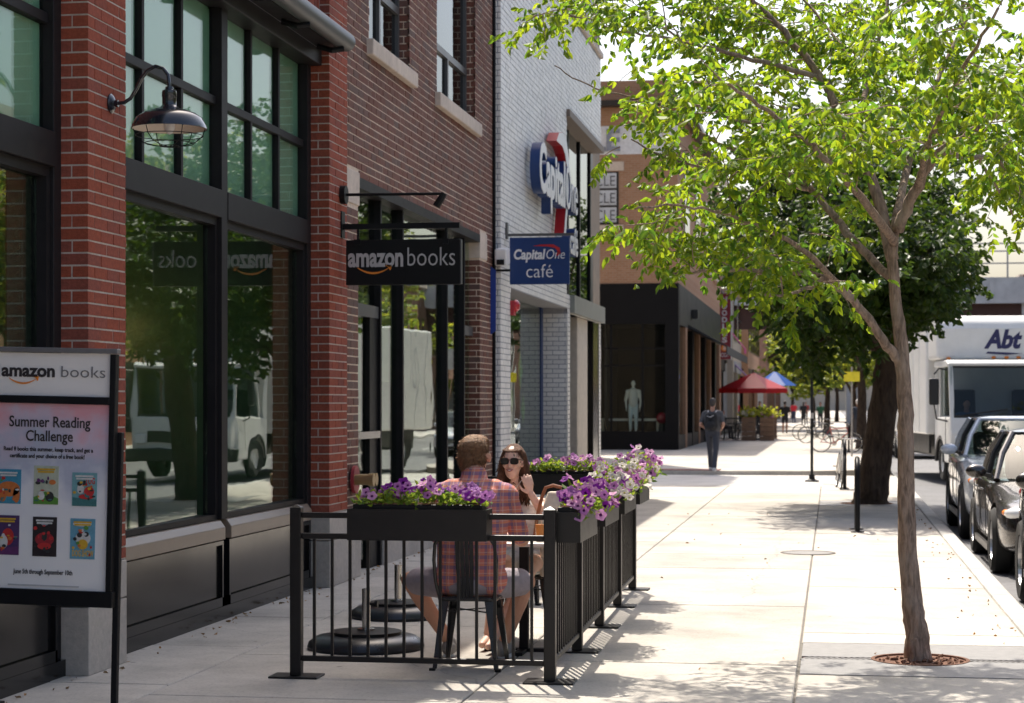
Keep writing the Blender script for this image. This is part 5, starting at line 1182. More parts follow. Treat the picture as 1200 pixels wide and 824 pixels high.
limbs = [
 [(T1(1057, 430), .036), (T1(1035, 398, -.1), .031), (T1(1000, 352, -.25), .026), (T1(965, 326, -.5), .024), (T1(905, 318, -.8), .016), (T1(835, 318, -1.0), .010), (T1(770, 322, -1.1), .006)],
 [(T1(1046, 305), .042), (T1(1022, 215, .15), .036), (T1(995, 160, .25), .032), (T1(962, 92, .4), .027), (T1(925, 45, .5), .022), (T1(885, 0, .6), .016), (T1(835, -60, .7), .009)],
 [(T1(1052, 270), .040), (T1(1075, 218, -.1), .034), (T1(1100, 180, -.2), .029), (T1(1145, 150, -.35), .023), (T1(1188, 102, -.5), .017), (T1(1240, 50, -.7), .010)],
 [(T1(1044, 325), .032), (T1(1000, 282, .3), .028), (T1(950, 222, .7), .023), (T1(895, 190, 1.0), .018), (T1(830, 160, 1.2), .013), (T1(770, 120, 1.3), .009), (T1(700, 105, 1.3), .006), (T1(650, 78, 1.25), .004)],
 [(T1(1022, 215, .15), .028), (T1(1012, 150, .6), .023), (T1(1016, 95, 1.0), .018), (T1(1035, 30, 1.3), .013), (T1(1050, -60, 1.6), .008)],
 [(T1(962, 92, .4), .020), (T1(880, 70, .2), .015), (T1(800, 48, .0), .011), (T1(730, 36, -.2), .007), (T1(660, 14, -.3), .004)],
 [(T1(1048, 285), .030), (T1(1010, 232, -.8), .024), (T1(960, 180, -1.5), .018), (T1(900, 130, -2.0), .012), (T1(840, 90, -2.3), .007)],
 [(T1(1100, 180, -.2), .022), (T1(1150, 185, .6), .017), (T1(1200, 190, 1.3), .011), (T1(1250, 200, 1.8), .007)],
 [(T1(1000, 352, -.25), .022), (T1(940, 292, -.9), .016), (T1(870, 258, -1.3), .011), (T1(800, 240, -1.5), .007), (T1(745, 245, -1.6), .005)],
 [(T1(950, 222, .7), .016), (T1(880, 205, .4), .012), (T1(800, 190, .2), .008), (T1(740, 165, .1), .005)],
 [(T1(1050, 255, .05), .030), (T1(1070, 170, .9), .024), (T1(1100, 90, 1.6), .017), (T1(1140, 10, 2.0), .010)],
 [(T1(1075, 218, -.1), .024), (T1(1095, 150, -1.0), .018), (T1(1130, 80, -1.6), .012), (T1(1170, 10, -2.0), .008)],
 [(T1(1145, 150, -.35), .016), (T1(1180, 200, -.6), .011), (T1(1225, 240, -.8), .007)],
 [(T1(1016, 95, 1.0), .015), (T1(960, 20, 1.5), .010), (T1(900, -40, 1.8), .006)],
 [(T1(965, 326, -.5), .016), (T1(930, 345, -1.1), .010), (T1(895, 345, -1.5), .006)],
 [(T1(995, 160, .25), .018), (T1(930, 150, -.5), .013), (T1(860, 140, -.9), .009), (T1(800, 115, -1.1), .006)],
 [(T1(800, 48, 0), .008), (T1(745, 12, .4), .005), (T1(690, -15, .7), .004)],
 [(T1(905, 318, -.8), .010), (T1(840, 285, -.5), .007), (T1(775, 282, -.3), .005), (T1(725, 290, -.2), .004)],
 [(T1(1150, 185, .6), .012), (T1(1170, 225, 1.2), .008), (T1(1195, 262, 1.6), .006)],
]
build_tree('street_tree', 'slim young tree with bright green feathery leaves in front', trunk, limbs, M_['leaf'], M_['bark'], 11, 5.4, .64, .062, .23, 5, (.064, .032), droop=.17, hang=.75, sub=3.1, start=.22, keep=shape_near)
# the thick dark tree behind it
def shape_thick(p):
    xc = p[0]*CT+p[1]*ST; zc = -p[0]*ST+p[1]*CT; px = CXP+FPX*xc/zc; py = HOR-(p[2]-EYE)*FPX/zc
    if py < 345 and 835 < px < 1150: return True
    return 888 < px < 1150 and py < np.interp(px, [888, 925, 940, 1000, 1060, 1090, 1150], [395, 415, 445, 455, 420, 385, 330])
def T2(px, py, dy=0.0): return np.array(FY(px, py, 33.15+dy))
b2 = np.array([.62, 33.15, -.05])
trunk2 = [(b2, .31), (T2(1022, 575), .265), (T2(1029, 525), .235), (T2(1037, 470), .23), (T2(1042, 430), .22), (T2(1046, 390), .19)]
limbs2 = []
for k, (px, py, dy) in enumerate(((905, 380, .5), (930, 330, -1.2), (950, 280, 1.0), (985, 235, -.8), (1020, 200, .8), (1060, 190, -1), (1100, 220, .9), (1130, 270, -.9), (1145, 330, .6), (1120, 370, -1.6), (960, 400, -2.0), (1000, 330, 2.4), (1080, 330, 2.6), (1030, 270, -2.6), (1090, 280, -2.4), (900, 420, -.6), (850, 250, .5), (865, 310, -1.2), (880, 200, 1.5), (930, 170, .4), (1000, 150, 1.2), (950, 330, -3.2), (990, 290, -3.4), (1050, 310, -3.4), (1090, 290, -3.0), (910, 300, -3.0))):
    q = T2(px, py, dy*1.3); a = T2(1044, 420-(k % 4)*10); m = a*.55+q*.45+np.array([0, 0, .35]); limbs2.append([(a, .13), (m, .07), (q, .02)])
build_tree('street_tree', 'thick leaning dark-trunked tree with dense shady crown', trunk2, limbs2, M_['leaf_shaded'], M_['bark_dark'], 5, 4.2, 1.1, .085, .25, 3, (.13, .075), droop=.12, sub=3.6, start=.3, ndiv=4, keep=shape_thick)
# trees further along the street and across it
def plain_tree(label, x, y, h, cr, cz, leafm, seed, leaf=.22, n_l=12, dens=2.2, r0=.2, name='street_tree', group='street trees'):
    r = np.random.default_rng(seed); top = np.array([x+r.uniform(-.2, .2), y, cz])
    tk = [(np.array([x, y, -.15]), r0), (np.array([x+.05, y, cz*.5]), r0*.75), (top, r0*.45)]
    lb = []
    for k in range(n_l):
        a = 2*math.pi*(k+r.random()*.6)/n_l; el = r.uniform(-.15, 1.1); L = cr*r.uniform(.75, 1.05)
        q = np.array([x+L*math.cos(a)*math.cos(el), y+L*math.sin(a)*math.cos(el), cz+.15*cr+math.sin(el)*(h-cz)*.95]); s_ = np.array([x, y, cz*r.uniform(.7, 1)])
        lb.append([(s_, r0*.35), (s_*.5+q*.5+np.array([0, 0, .3]), r0*.2), (q, .02)])
    return build_tree(name, label, tk, lb, leafm, M_['bark_dark'], seed, dens, cr*.45, leaf*.75, leaf*2.0, 3, (leaf, leaf*.55), droop=.1, sub=1.6, start=.3, group=group, ndiv=3)
plain_tree('sunlit yellow-green tree beyond the signpost by the tracks', -.3, 106, 5.2, 2.6, 2.8, M_['leaf_far'], 21, .26)
plain_tree('sunlit tree far up the pavement under the tracks', .4, 175, 9, 4.2, 4, M_['leaf_far'], 22, .4, dens=1.5)
plain_tree('tree far up the street left of the tracks', -4.2, 215, 10, 5, 4, M_['leaf_far'], 23, .5, dens=1.3)
plain_tree('small sunlit tree left of the signpost by the bridge', -1.3, 136, 6.0, 2.6, 2.9, M_['leaf_far'], 25, .3, dens=1.6)
plain_tree('sunlit tree right of the yellow road sign', 1.0, 98, 5.2, 2.2, 2.8, M_['leaf_far'], 26, .22, dens=1.8)
plain_tree('dark tree behind the box truck', 1.0, 72, 8, 3.2, 3.9, M_['leaf_shaded'], 24, .22, dens=1.8)
for k, (x, y, h) in enumerate(((12.2, 30, 9), (12.4, 42, 10), (12.1, 55, 9), (12.5, 70, 11), (12.2, 88, 10))):
    plain_tree('tree on the far pavement across the street, %s of its row' % ['first', 'second', 'third', 'fourth', 'fifth'][k], x, y, h, 3.6, 4.2, M_['leaf_far'], 40+k, .24, dens=1.7, group='trees across the street')
# dry leaves and grit blown along the shop wall, the kerb and the tree pit
P, D = [], []
for k in range(260):
    q = random.random()
    if q < .55: x, y = -4.52+abs(random.gauss(0, .10)), random.uniform(10, 26)
    elif q < .8: x, y = 1.30-abs(random.gauss(0, .12)), random.uniform(8, 38)
    else: x, y = random.uniform(-3.6, 1.2), random.uniform(9, 30)
    P.append((x, y, .006)); D.append((random.uniform(-1, 1), random.uniform(-1, 1), random.uniform(-.02, .12)))
lt = mk('leaf_litter', leaf_cloud(P, D, .035, .02), leafy('dry_leaf', (.32, .20, .09), (.3, .2, .08), tw=.2), recalc=False); tag(lt, 'scattered dry leaves and grit along the shop wall and kerb', 'litter', kind='stuff')
# ------------------------------------------------------------------ cars
TYRE = pm('tyre', (.018, .018, .018), .85, var=.2, scale=20); RIM = pm('alloy', (.45, .45, .46), .3, metal=.9, var=.1); TRIM = pm('car_trim', (.012, .012, .013), .35)
HEADL = pm('headlamp', (.75, .78, .8), .08, var=.05, coat=1.0); TAIL = pm('tail_lamp', (.35, .01, .01), .15, coat=1.0); AMBER = pm('amber_lamp', (.75, .22, .03), .25); SEAT = pm('seat_fabric', (.05, .05, .05), .8); CHROME = pm('chrome', (.7, .7, .7), .1, metal=1, var=.03)
def paint(name, c, metal=.55): return pm(name, c, .28, metal=metal, var=.04, scale=60, coat=1.0)
def wheel(t, x, y, r, side):
    M = Matrix.Translation((x, y, r)) @ Matrix.Rotation(R(90*side), 4, 'Y')
    w_ = mk('wheel', MB().lathe([(r*.62, -.10), (r*.90, -.11), (r, -.07), (r, .07), (r*.90, .11), (r*.62, .10)], 28, M, cap=False), TYRE, t, smooth=True, local=True)
    mb = MB().lathe([(r*.63, .085), (r*.60, .095), (r*.57, .04), (r*.55, -.05)], 28, M, cap=False).lathe([(0, .07), (r*.14, .07), (r*.16, .05), (0, .05)], 14, M)
    for k in range(7):
        a = 2*math.pi*k/7; mb.add([M @ Vector((q*math.cos(a)-p*math.sin(a), q*math.sin(a)+p*math.cos(a), z)) for q, p, z in ((r*.1, -.022, .066), (r*.1, .022, .066), (r*.60, .032, .075), (r*.60, -.032, .075), (r*.1, -.02, .03), (r*.1, .02, .03), (r*.6, .03, .04), (r*.6, -.03, .04))], [(0, 1, 2, 3), (0, 3, 7, 4), (1, 5, 6, 2)])
    mk('rim', mb, RIM, w_, local=True); mk('brake_disc', MB().lathe([(0, .0), (r*.56, .0), (r*.56, -.02), (0, -.02)], 20, M), TRIM, w_, local=True)
def car(label, loc, col, kind='sedan', name='parked_car', group='cars parked along the kerb', top=None):
    t = thing(name, label, 'car', loc, 0, group); P_ = paint('paint_'+label.split()[0], col, .55 if max(col) < .3 else .15); K = dict(local=True)
    su = kind == 'suv'; dzb = .12 if su else 0; fa, ra = (-1.38, 1.38)
    st = [(-2.31, .62, .30, .58), (-2.24, .76, .23, .68), (-2.0, .86, .20, .76), (-1.5, .895, .19, .83), (-1.0, .90, .19, .90), (-.7, .905, .19, .945), (0, .91, .19, .96), (1.0, .91, .19, .98), (1.6, .90, .19, .99), (2.05, .86, .24, .97 if not su else 1.0), (2.25, .74, .32, .90)]
    vs = []; n = 14
    for y, w_, zb, zt in st:
        zt += dzb; zb += dzb*.5
        half = [(0, zb), (w_*.90, zb), (w_, zb+.14), (w_*1.005, (zb+zt)/2+.06), (w_*.985, zt-.11), (w_*.92, zt-.015), (w_*.5, zt+.025), (0, zt+.035)]
        for x, z in half: vs.append((x, y, z))
        for x, z in half[-2:0:-1]: vs.append((-x, y, z))
    fs = [(k*n+i, k*n+(i+1) % n, (k+1)*n+(i+1) % n, (k+1)*n+i) for k in range(len(st)-1) for i in range(n)] + [tuple(range(n))[::-1], tuple((len(st)-1)*n+i for i in range(n))]
    m = clean(MB().add(vs, fs).me('body')); o = bpy.data.objects.new('tmp', m); C.objects.link(o); s_ = o.modifiers.new('s', 'SUBSURF'); s_.levels = s_.render_levels = 2
    cut = MB(); wr = .34 if not su else .37
    for y in (fa, ra):
        for q in (-1, 1): cut.lathe([(0, 0), (wr+.055, 0), (wr+.055, .40), (0, .40)], 28, Matrix.Translation((q*.62, y, wr)) @ Matrix.Rotation(R(90*q), 4, 'Y'))
    cm = clean(cut.me('cut')); co = bpy.data.objects.new('tmpc', cm); C.objects.link(co)
    bo = o.modifiers.new('b', 'BOOLEAN'); bo.object = co; bo.operation = 'DIFFERENCE'; bo.solver = 'EXACT'
    m2 = baked(o); bpy.data.objects.remove(o); bpy.data.objects.remove(co); m2.materials.clear()
    body = mk('body', m2, P_, t, smooth=True, angle=35, recalc=False, **K)
    # glasshouse
    zb_, zr = .955+dzb, (1.43 if not su else top or 1.66); rb = 1.72 if not su else 2.08; rt = 1.12 if not su else 1.86
    bot = [(-.79, -.60), (-.46, -.86), (0, -.93), (.46, -.86), (.79, -.60), (.81, .35), (.79, 1.25 if not su else 1.6), (.64, rb-.10), (0, rb), (-.64, rb-.10), (-.79, 1.25 if not su else 1.6), (-.81, .35)]
    topr = [(-.57, .02), (-.31, -.12), (0, -.16), (.31, -.12), (.57, .02), (.61, .5), (.58, .98 if not su else 1.5), (.47, rt-.05), (0, rt), (-.47, rt-.05), (-.58, .98 if not su else 1.5), (-.61, .5)]
    mid = [((a[0]*.52+b[0]*.48)*1.035, a[1]*.53+b[1]*.47) for a, b in zip(bot, topr)]
    def strip(nm, idx):
        mb = MB(); v = [(*bot[i], zb_) for i in idx]+[(*mid[i], (zb_+zr)/2+.015) for i in idx]+[(*topr[i], zr) for i in idx]; q = len(idx)
        mb.add(v, [(r*q+i, r*q+i+1, (r+1)*q+i+1, (r+1)*q+i) for r in (0, 1) for i in range(q-1)]); return mk(nm, mb, M_['car_glass'], t, smooth=True, angle=None, **K)
    strip('windshield', [0, 1, 2, 3, 4]); strip('side_window', [4, 5, 6]); strip('rear_window', [6, 7, 8, 9, 10]); strip('side_window', [10, 11, 0])
    for i, r_ in ((0, .034), (4, .034), (5, .03), (11, .03), (6, .045), (10, .045)):
        mk('pillar', MB().tube([(*bot[i], zb_-.02), (*mid[i], (zb_+zr)/2+.015), (*topr[i], zr+.005)], r_, 8), P_ if i not in (5, 11) else TRIM, t, smooth=True, **K)
    ins = [(x*.72, .45+(y-.45)*.72) for x, y in topr]; out = [(x*1.03, y+(.0)) for x, y in topr]; q = len(topr)
    mk('roof', MB().add([(*p, zr-.012) for p in out]+[(*p, zr+.022) for p in topr]+[(*p, zr+.05) for p in ins], [(i, (i+1) % q, q+(i+1) % q, q+i) for i in range(q)]+[(q+i, q+(i+1) % q, 2*q+(i+1) % q, 2*q+i) for i in range(q)]+[tuple(2*q+i for i in range(q))]), P_, t, smooth=True, angle=50, **K)
    mk('interior', MB().box(-.74, .74, -.75, rb-.35, .5, zb_-.06), SEAT, t, **K)
    for x in (-.38, .38):
        mk('seat', MB().obox((x, .45, 1.0+dzb*.5), (.46, .14, .62), (R(-12), 0, 0)).obox((x, .50, 1.36+dzb*.7), (.24, .09, .16), (R(-12), 0, 0)), SEAT, t, bevel=.04, **K)
    mk('steering_wheel', MB().tube([(.38+.17*math.cos(R(a)), -.28-.05*math.sin(R(a)), .98+dzb+.16*math.sin(R(a))) for a in range(0, 360, 24)], .014, 6, closed=True), TRIM, t, **K)
    for q in (-1, 1):
        mr_ = mk('wing_mirror', MB().ell((q*1.0, -.50, 1.03+dzb), (.115, .075, .075)), P_, t, smooth=True, **K); mk('mirror_arm', MB().bar((q*.84, -.52, .98+dzb), (q*.94, -.50, 1.0+dzb), .05, .04), TRIM, mr_, **K)
        mk('mirror_glass', MB().ell((q*1.0, -.437, 1.03+dzb), (.095, .014, .058)), CHROME, mr_, **K)
        hl = mk('headlight', MB().ell((q*.66, -2.11, .655+dzb), (.19, .13, .075), M=Matrix.Rotation(R(q*28), 3, 'Z')), HEADL, t, smooth=True, **K)
        mk('turn_signal', MB().ell((q*.80, -1.98, .66+dzb), (.05, .09, .035)), AMBER, hl, **K)
        mk('taillight', MB().ell((q*.72, 2.13, .82+dzb), (.13, .10, .085)), TAIL, t, smooth=True, **K)
        for yy in (.18, 1.02): mk('door_handle', MB().box(q*.905-.012, q*.905+.012, yy, yy+.17, .80+dzb, .825+dzb), CHROME, t, bevel=.004, **K)
        mk('sill_trim', MB().box(q*.895-.02, q*.895+.012, -.95, .95, .20+dzb*.5, .27+dzb*.5), TRIM, t, **K)
        for yy in (-.72, .12, .98): mk('door_seam', MB().box(q*.914-.005, q*.914+.0035, yy, yy+.008, .30+dzb, .86+dzb), TRIM, t, **K)
        for y in (fa, ra): wheel(t, q*.81, y, wr, q)
    gr = mk('grille', MB().prism([(-.42, .42+dzb), (.42, .42+dzb), (.46, .60+dzb), (-.46, .60+dzb)], lambda u, v, d: (u, d, v), -2.325, -2.26), TRIM, t, bevel=.01, **K)
    for k in range(4): mk('grille_bar', MB().box(-.42, .42, -2.335, -2.32, .45+dzb+.04*k, .458+dzb+.04*k), CHROME, gr, **K)
    mk('lower_intake', MB().box(-.55, .55, -2.30, -2.2, .26+dzb, .36+dzb), TRIM, t, bevel=.01, **K); mk('number_plate', MB().box(-.15, .15, -2.342, -2.334, .36+dzb, .44+dzb), M_['sign_white'], t, **K)
    return t
ZR = -.125
car('black parked SUV cut by the right picture edge, nearest the camera', (2.56, 16.86, ZR), (.02, .019, .02), 'suv')
car('dark brown-black parked sedan second in the kerb row', (2.55, 22.72, ZR), (.03, .026, .025))
car('silver parked car third in the kerb row before the truck', (2.56, 28.0, ZR), (.50, .55, .62), 'suv', top=1.54)
car('white car far up the street behind the thick tree', (2.9, 66.0, ZR), (.75, .75, .74), group='cars farther up the street')
car('grey car farthest up the kerb row under the tracks', (2.8, 84.0, ZR), (.25, .26, .28), group='cars farther up the street')
car('white car driving on the far side of the road', (9.6, 33.0, ZR), (.7, .7, .7), 'suv', name='car', group='cars across the street')
car('silver car parked across the street by the far trees', (9.9, 45.0, ZR), (.5, .5, .52), name='car', group='cars across the street')

# ------------------------------------------------------------------ delivery truck
TW = pm('truck_white', (.74, .73, .70), .4, var=.05, scale=4, coat=.3, dirt=.06)
tk = thing('box_truck', 'white box delivery truck facing the camera behind the silver car', 'truck', (3.55, 46, ZR))
x0, x1 = 2.36, 4.74
mk('cargo_box', MB().box(x0-.14, x1+.14, 44.95, 52.0, .95, 3.45), TW, tk, bevel=.05)
mk('nose_box', MB().prism([(43.75, 2.52), (44.955, 2.52), (44.955, 3.44), (44.1, 3.44), (43.85, 3.34), (43.75, 3.16)][::-1], lambda u, v, d: (d, u, v), x0-.10, x1+.10), TW, tk, bevel=.08, seg=3)
for k in range(7): mk('box_rib', MB().box(x0-.152, x0-.138, 45.9+k*.9, 45.94+k*.9, 1.0, 3.4), TW, tk)
lower = [(42.72, .52), (42.70, 1.0), (42.76, 1.33), (44.75, 1.33), (44.75, .40)] + [(44.05+.52*math.cos(R(a)), .40+.52*math.sin(R(a))) for a in range(0, 181, 15)] + [(42.75, .40)]
cab = mk('cab', MB().prism(lower[::-1], lambda u, v, d: (d, u, v), x0+.02, x1-.02), TW, tk, bevel=.04)
mk('cab_rear', MB().box(x0+.03, x1-.03, 44.6, 44.72, 1.33, 2.40), TW, tk)
mk('cab_roof', MB().prism([(42.98, 2.36), (44.75, 2.36), (44.75, 2.50), (43.15, 2.50), (42.95, 2.43)][::-1], lambda u, v, d: (d, u, v), x0, x1), TW, tk, bevel=.03)
for x in (x0+.07, x1-.07):
    mk('pillar', MB().bar((x, 42.80, 1.30), (x, 43.02, 2.40), .09, .07), TW, tk); mk('pillar', MB().bar((x, 44.2, 1.30), (x, 44.2, 2.40), .08, .08), TW, tk)
    mk('door_window', MB().box(x-.005, x+.005, 42.9, 44.16, 1.36, 2.36), M_['car_glass'], tk); mk('door_seam', MB().box(x-.10, x-.088, 43.05, 43.06, .6, 1.33), TRIM, tk)
mk('windshield', MB().add([(x0+.10, 42.80, 1.34), (x1-.10, 42.80, 1.34), (x1-.10, 43.01, 2.37), (x0+.10, 43.01, 2.37)], [(0, 1, 2, 3)]), glass('truck_windscreen', (.38, .44, .5), 1.36), tk)
mk('windshield_seal', MB().tube([(x0+.11, 42.79, 1.34), (x1-.11, 42.79, 1.34), (x1-.11, 43.0, 2.36), (x0+.11, 43.0, 2.36)], .03, 6, closed=True), TRIM, tk)
mk('wiper', MB().tube([(x0+.3, 42.78, 1.37), (x0+1.2, 42.80, 1.50)], .012, 6).tube([(x0+1.3, 42.78, 1.37), (x0+2.1, 42.80, 1.50)], .012, 6), TRIM, tk)
mk('dashboard', MB().box(x0+.1, x1-.1, 42.95, 43.3, 1.2, 1.38), TRIM, tk, bevel=.03)
for x in (x0+.55, x1-.55): mk('seat', MB().obox((x, 44.3, 1.45), (.5, .16, .9), (R(-8), 0, 0)), SEAT, tk, bevel=.04)
mk('bumper', MB().box(x0-.02, x1+.02, 42.58, 42.72, .38, .66), TRIM, tk, bevel=.03); mk('grille', MB().box(x0+.5, x1-.5, 42.685, 42.70, .78, 1.02), TRIM, tk)
for x in (x0+.28, x1-.28): mk('headlight', MB().box(x-.17, x+.17, 42.67, 42.71, .76, .95), HEADL, tk, bevel=.02)
for px in (1113.5, 1166, 1181, 1195):
    p = FY(px, 423 if px > 1150 else 431.5, 43.73); mk('marker_light', MB().ell((p.x, 43.73, 2.56 if px > 1150 else 2.54), (.05, .03, .03)), AMBER, tk, smooth=True)
for q, x in ((-1, x0-.30), (1, x1+.30)):
    mi = mk('wing_mirror', MB().box(x-.10, x+.10, 42.74, 42.83, 1.58, 2.12), TRIM, tk, bevel=.03); e_ = x-q*.3
    mk('mirror_bracket', MB().tube([(e_, 42.95, 2.30), (x-q*.1, 42.80, 2.32), (x, 42.79, 2.2)], .018, 6), TRIM, mi); mk('mirror_bracket', MB().tube([(e_, 42.95, 1.25), (x-q*.05, 42.80, 1.30), (x, 42.79, 1.6)], .018, 6), TRIM, mi)
for y, r_ in ((44.05, .40), (50.3, .42)):
    for x, q in ((x0+.17, -1), (x1-.17, 1)):
        M = Matrix.Translation((x, y, r_)) @ Matrix.Rotation(R(90*q), 4, 'Y')
        w_ = mk('wheel', MB().lathe([(r_*.55, -.1), (r_*.9, -.12), (r_, -.08), (r_, .08), (r_*.9, .12), (r_*.55, .1)], 24, M, cap=False), TYRE, tk, smooth=True); mk('rim', MB().lathe([(0, .05), (r_*.2, .06), (r_*.5, .02), (r_*.56, .09)], 20, M, cap=False), TW, w_, smooth=True)
        if y < 46: mk('wheel_arch', MB().tube([(x+q*.14, y+(r_+.11)*math.cos(R(a)), r_+(r_+.11)*math.sin(R(a))) for a in range(0, 181, 15)], .04, 6), TRIM, tk)
p = FY(1176, 411, 43.74)
text('lettering', 'Abt', .52, Matrix.Translation((p.x, 43.744, p.z)) @ FACE_CAM, pm('navy_ink', (.02, .02, .09), .5), tk, width=.80, depth=.003, offset=.022, shear=.28)
mk('underline', MB().prism([(-.34, -.02), (.1, -.05), (.42, -.02), (.1, .0), (-.3, .02)], lambda u, v, d: (p.x+u, d, p.z-.10+v), 43.741, 43.747), bpy.data.materials['navy_ink'], tk)
mk('chassis', MB().box(x0+.35, x1-.35, 44.7, 51.8, .45, .95), TRIM, tk); mk('side_guard', MB().box(x0-.05, x0, 45.1, 49.4, .55, .95), TRIM, tk)
tk.scale = (1.02, 1.02, 1.035); tk.location = (3.55-.27, 46, 1.3*ZR); tk.rotation_euler = (0, 0, R(6))
CT6, ST6 = math.cos(R(6)), math.sin(R(6))
figure('truck driver in a dark cap and blue shirt behind the windshield', (3.55-.27-.62*CT6+1.95*ST6, 46-.62*ST6-1.95*CT6, .45), R(6), (.05, .09, .18), (.03, .03, .05), (.02, .02, .02), seated=True, h=1.70, group='people in vehicles')

# ------------------------------------------------------------------ bike stands, bicycles, sign poles
def rack(label, x, y):
    t = thing('bike_rack', label, 'bike rack', (x, y, 0), group='bike racks'); pts = [(x, y, .0), (x, y, .72), (x, y+.05, .83), (x, y+.16, .91), (x, y+.30, .93), (x, y+.44, .91), (x, y+.55, .83), (x, y+.60, .72), (x, y+.60, 0)]
    mk('hoop', MB().tube(pts, .033, 12), M_['black_metal'], t, smooth=True)
    for yy in (y, y+.6): mk('flange', MB().lathe([(0, 0), (.085, 0), (.085, .012), (.04, .02), (0, .02)], 18, Matrix.Translation((x, yy, 0))), M_['black_metal'], t)
rack('black hoop bike rack alone on the sunny pavement', .32, 25.7); rack('black hoop bike rack with the white bicycle', .24, 38.3); rack('black hoop bike rack beside the red bicycle', .55, 66.6)
def bicycle(label, loc, rz, col, tilt=0):
    t = thing('bicycle', label, 'bicycle', loc, rz, 'bicycles at the racks'); K = dict(local=True); P_ = pm('bike_'+label.split()[0], col, .35, var=.08, coat=.5)
    for y in (-.52, .52):
        w_ = mk('wheel', MB().tube([(0, y+.335*math.cos(R(a)), .34+.335*math.sin(R(a))) for a in range(0, 360, 12)], .016, 6, closed=True), TYRE, t, smooth=True, **K)
        sp_ = MB().tube([(0, y+.315*math.cos(R(a)), .34+.315*math.sin(R(a))) for a in range(0, 360, 12)], .009, 5, closed=True).tube([(-.04, y, .34), (.04, y, .34)], .02, 8)
        for k in range(16): a = R(22.5*k); sp_.tube([(.02*(-1)**k, y, .34), (0, y+.31*math.cos(a), .34+.31*math.sin(a))], .0022, 3, cap=False)
        mk('spokes', sp_, M_['steel'], w_, **K)
    bb = (0, .08, .30); hd = (0, -.36, .82); hd2 = (0, -.39, .66); st = (0, .22, .84)
    mk('frame', MB().tube([st, bb], .016, 8).tube([(0, .19, .76), hd], .016, 8).tube([bb, hd2], .019, 8).tube([hd, hd2], .02, 8).tube([bb, (0, .52, .34)], .010, 6).tube([(0, .20, .78), (0, .52, .34)], .010, 6).tube([hd2, (0, -.44, .52), (0, -.52, .34)], .014, 8), P_, t, smooth=True, **K)
    mk('handlebar', MB().tube([hd, (0, -.35, .94)], .014, 8).tube([(-.30, -.30, .98), (-.2, -.36, .99), (0, -.36, .95), (.2, -.36, .99), (.30, -.30, .98)], .013, 8), M_['steel'], t, smooth=True, **K)
    mk('grip', MB().tube([(-.31, -.29, .98), (-.22, -.35, .99)], .018, 8).tube([(.31, -.29, .98), (.22, -.35, .99)], .018, 8), TRIM, t, **K)
    mk('seat_post', MB().tube([st, (0, .245, .93)], .012, 8), M_['steel'], t, **K); mk('saddle', MB().prism([(0, -.15), (.02, -.13), (.035, 0), (.075, .08), (.07, .12), (-.07, .12), (-.075, .08), (-.035, 0), (-.02, -.13)], lambda u, v, d: (u, .24+v, d), .925, .965), TRIM, t, bevel=.012, **K)
    mk('crank', MB().lathe([(0, 0), (.09, 0), (.09, .006), (0, .006)], 20, Matrix.Translation((.035, .08, .30)) @ Matrix.Rotation(R(90), 4, 'Y')).bar((.06, .08, .30), (.06, .20, .18), .02, .012).bar((-.06, .08, .30), (-.06, -.04, .42), .02, .012).box(.06, .15, .17, .25, .17, .19).box(-.15, -.06, -.08, .0, .41, .43), M_['steel'], t, **K)
    t.rotation_euler = (0, tilt, rz); return t
bicycle('white bicycle leaning on a bike rack seen end-on', (.12, 38.9, 0), R(4), (.72, .70, .66), R(6))
bicycle('red bicycle parked side-on behind the signpost', (.15, 67.2, 0), R(84), (.5, .04, .03), 0)
bicycle('black bicycle farther back beside the red one', (-.55, 82, 0), R(75), (.02, .02, .02), 0); bicycle('dark blue bicycle parked behind the black one', (-.9, 90, 0), R(95), (.03, .05, .12), 0)
t = thing('sign_post', 'thin black signpost standing on the pavement before the alley', 'signpost', (-.44, 45.0, 0)); 
mk('pole', MB().tube([(-.44, 44.6, -.1), (-.44, 44.6, 2.95)], .032, 10), M_['black_metal'], t); mk('base', MB().lathe([(0, 0), (.16, 0), (.15, .03), (.07, .06), (.06, .16), (0, .16)], 18, Matrix.Translation((-.44, 44.6, -.1))), M_['black_metal'], t)
mk('sign_plate', MB().box(-.80, -.49, 44.56, 44.575, 2.42, 2.88), pm('sign_back', (.5, .48, .46), .5), t); mk('clamp', MB().box(-.47, -.40, 44.55, 44.565, 1.3, 1.42), M_['galv'], t)
t = thing('road_sign', 'yellow road sign on a thin pole behind the bicycles', 'road sign', (.75, 62, 0)); mk('pole', MB().tube([(.6, 62, 0), (.6, 62, 2.75)], .03, 8), M_['galv'], t); mk('sign_plate', MB().box(.36, .84, 61.95, 61.965, 2.3, 2.6), pm('sign_yellow', (.75, .62, .02), .5), t)
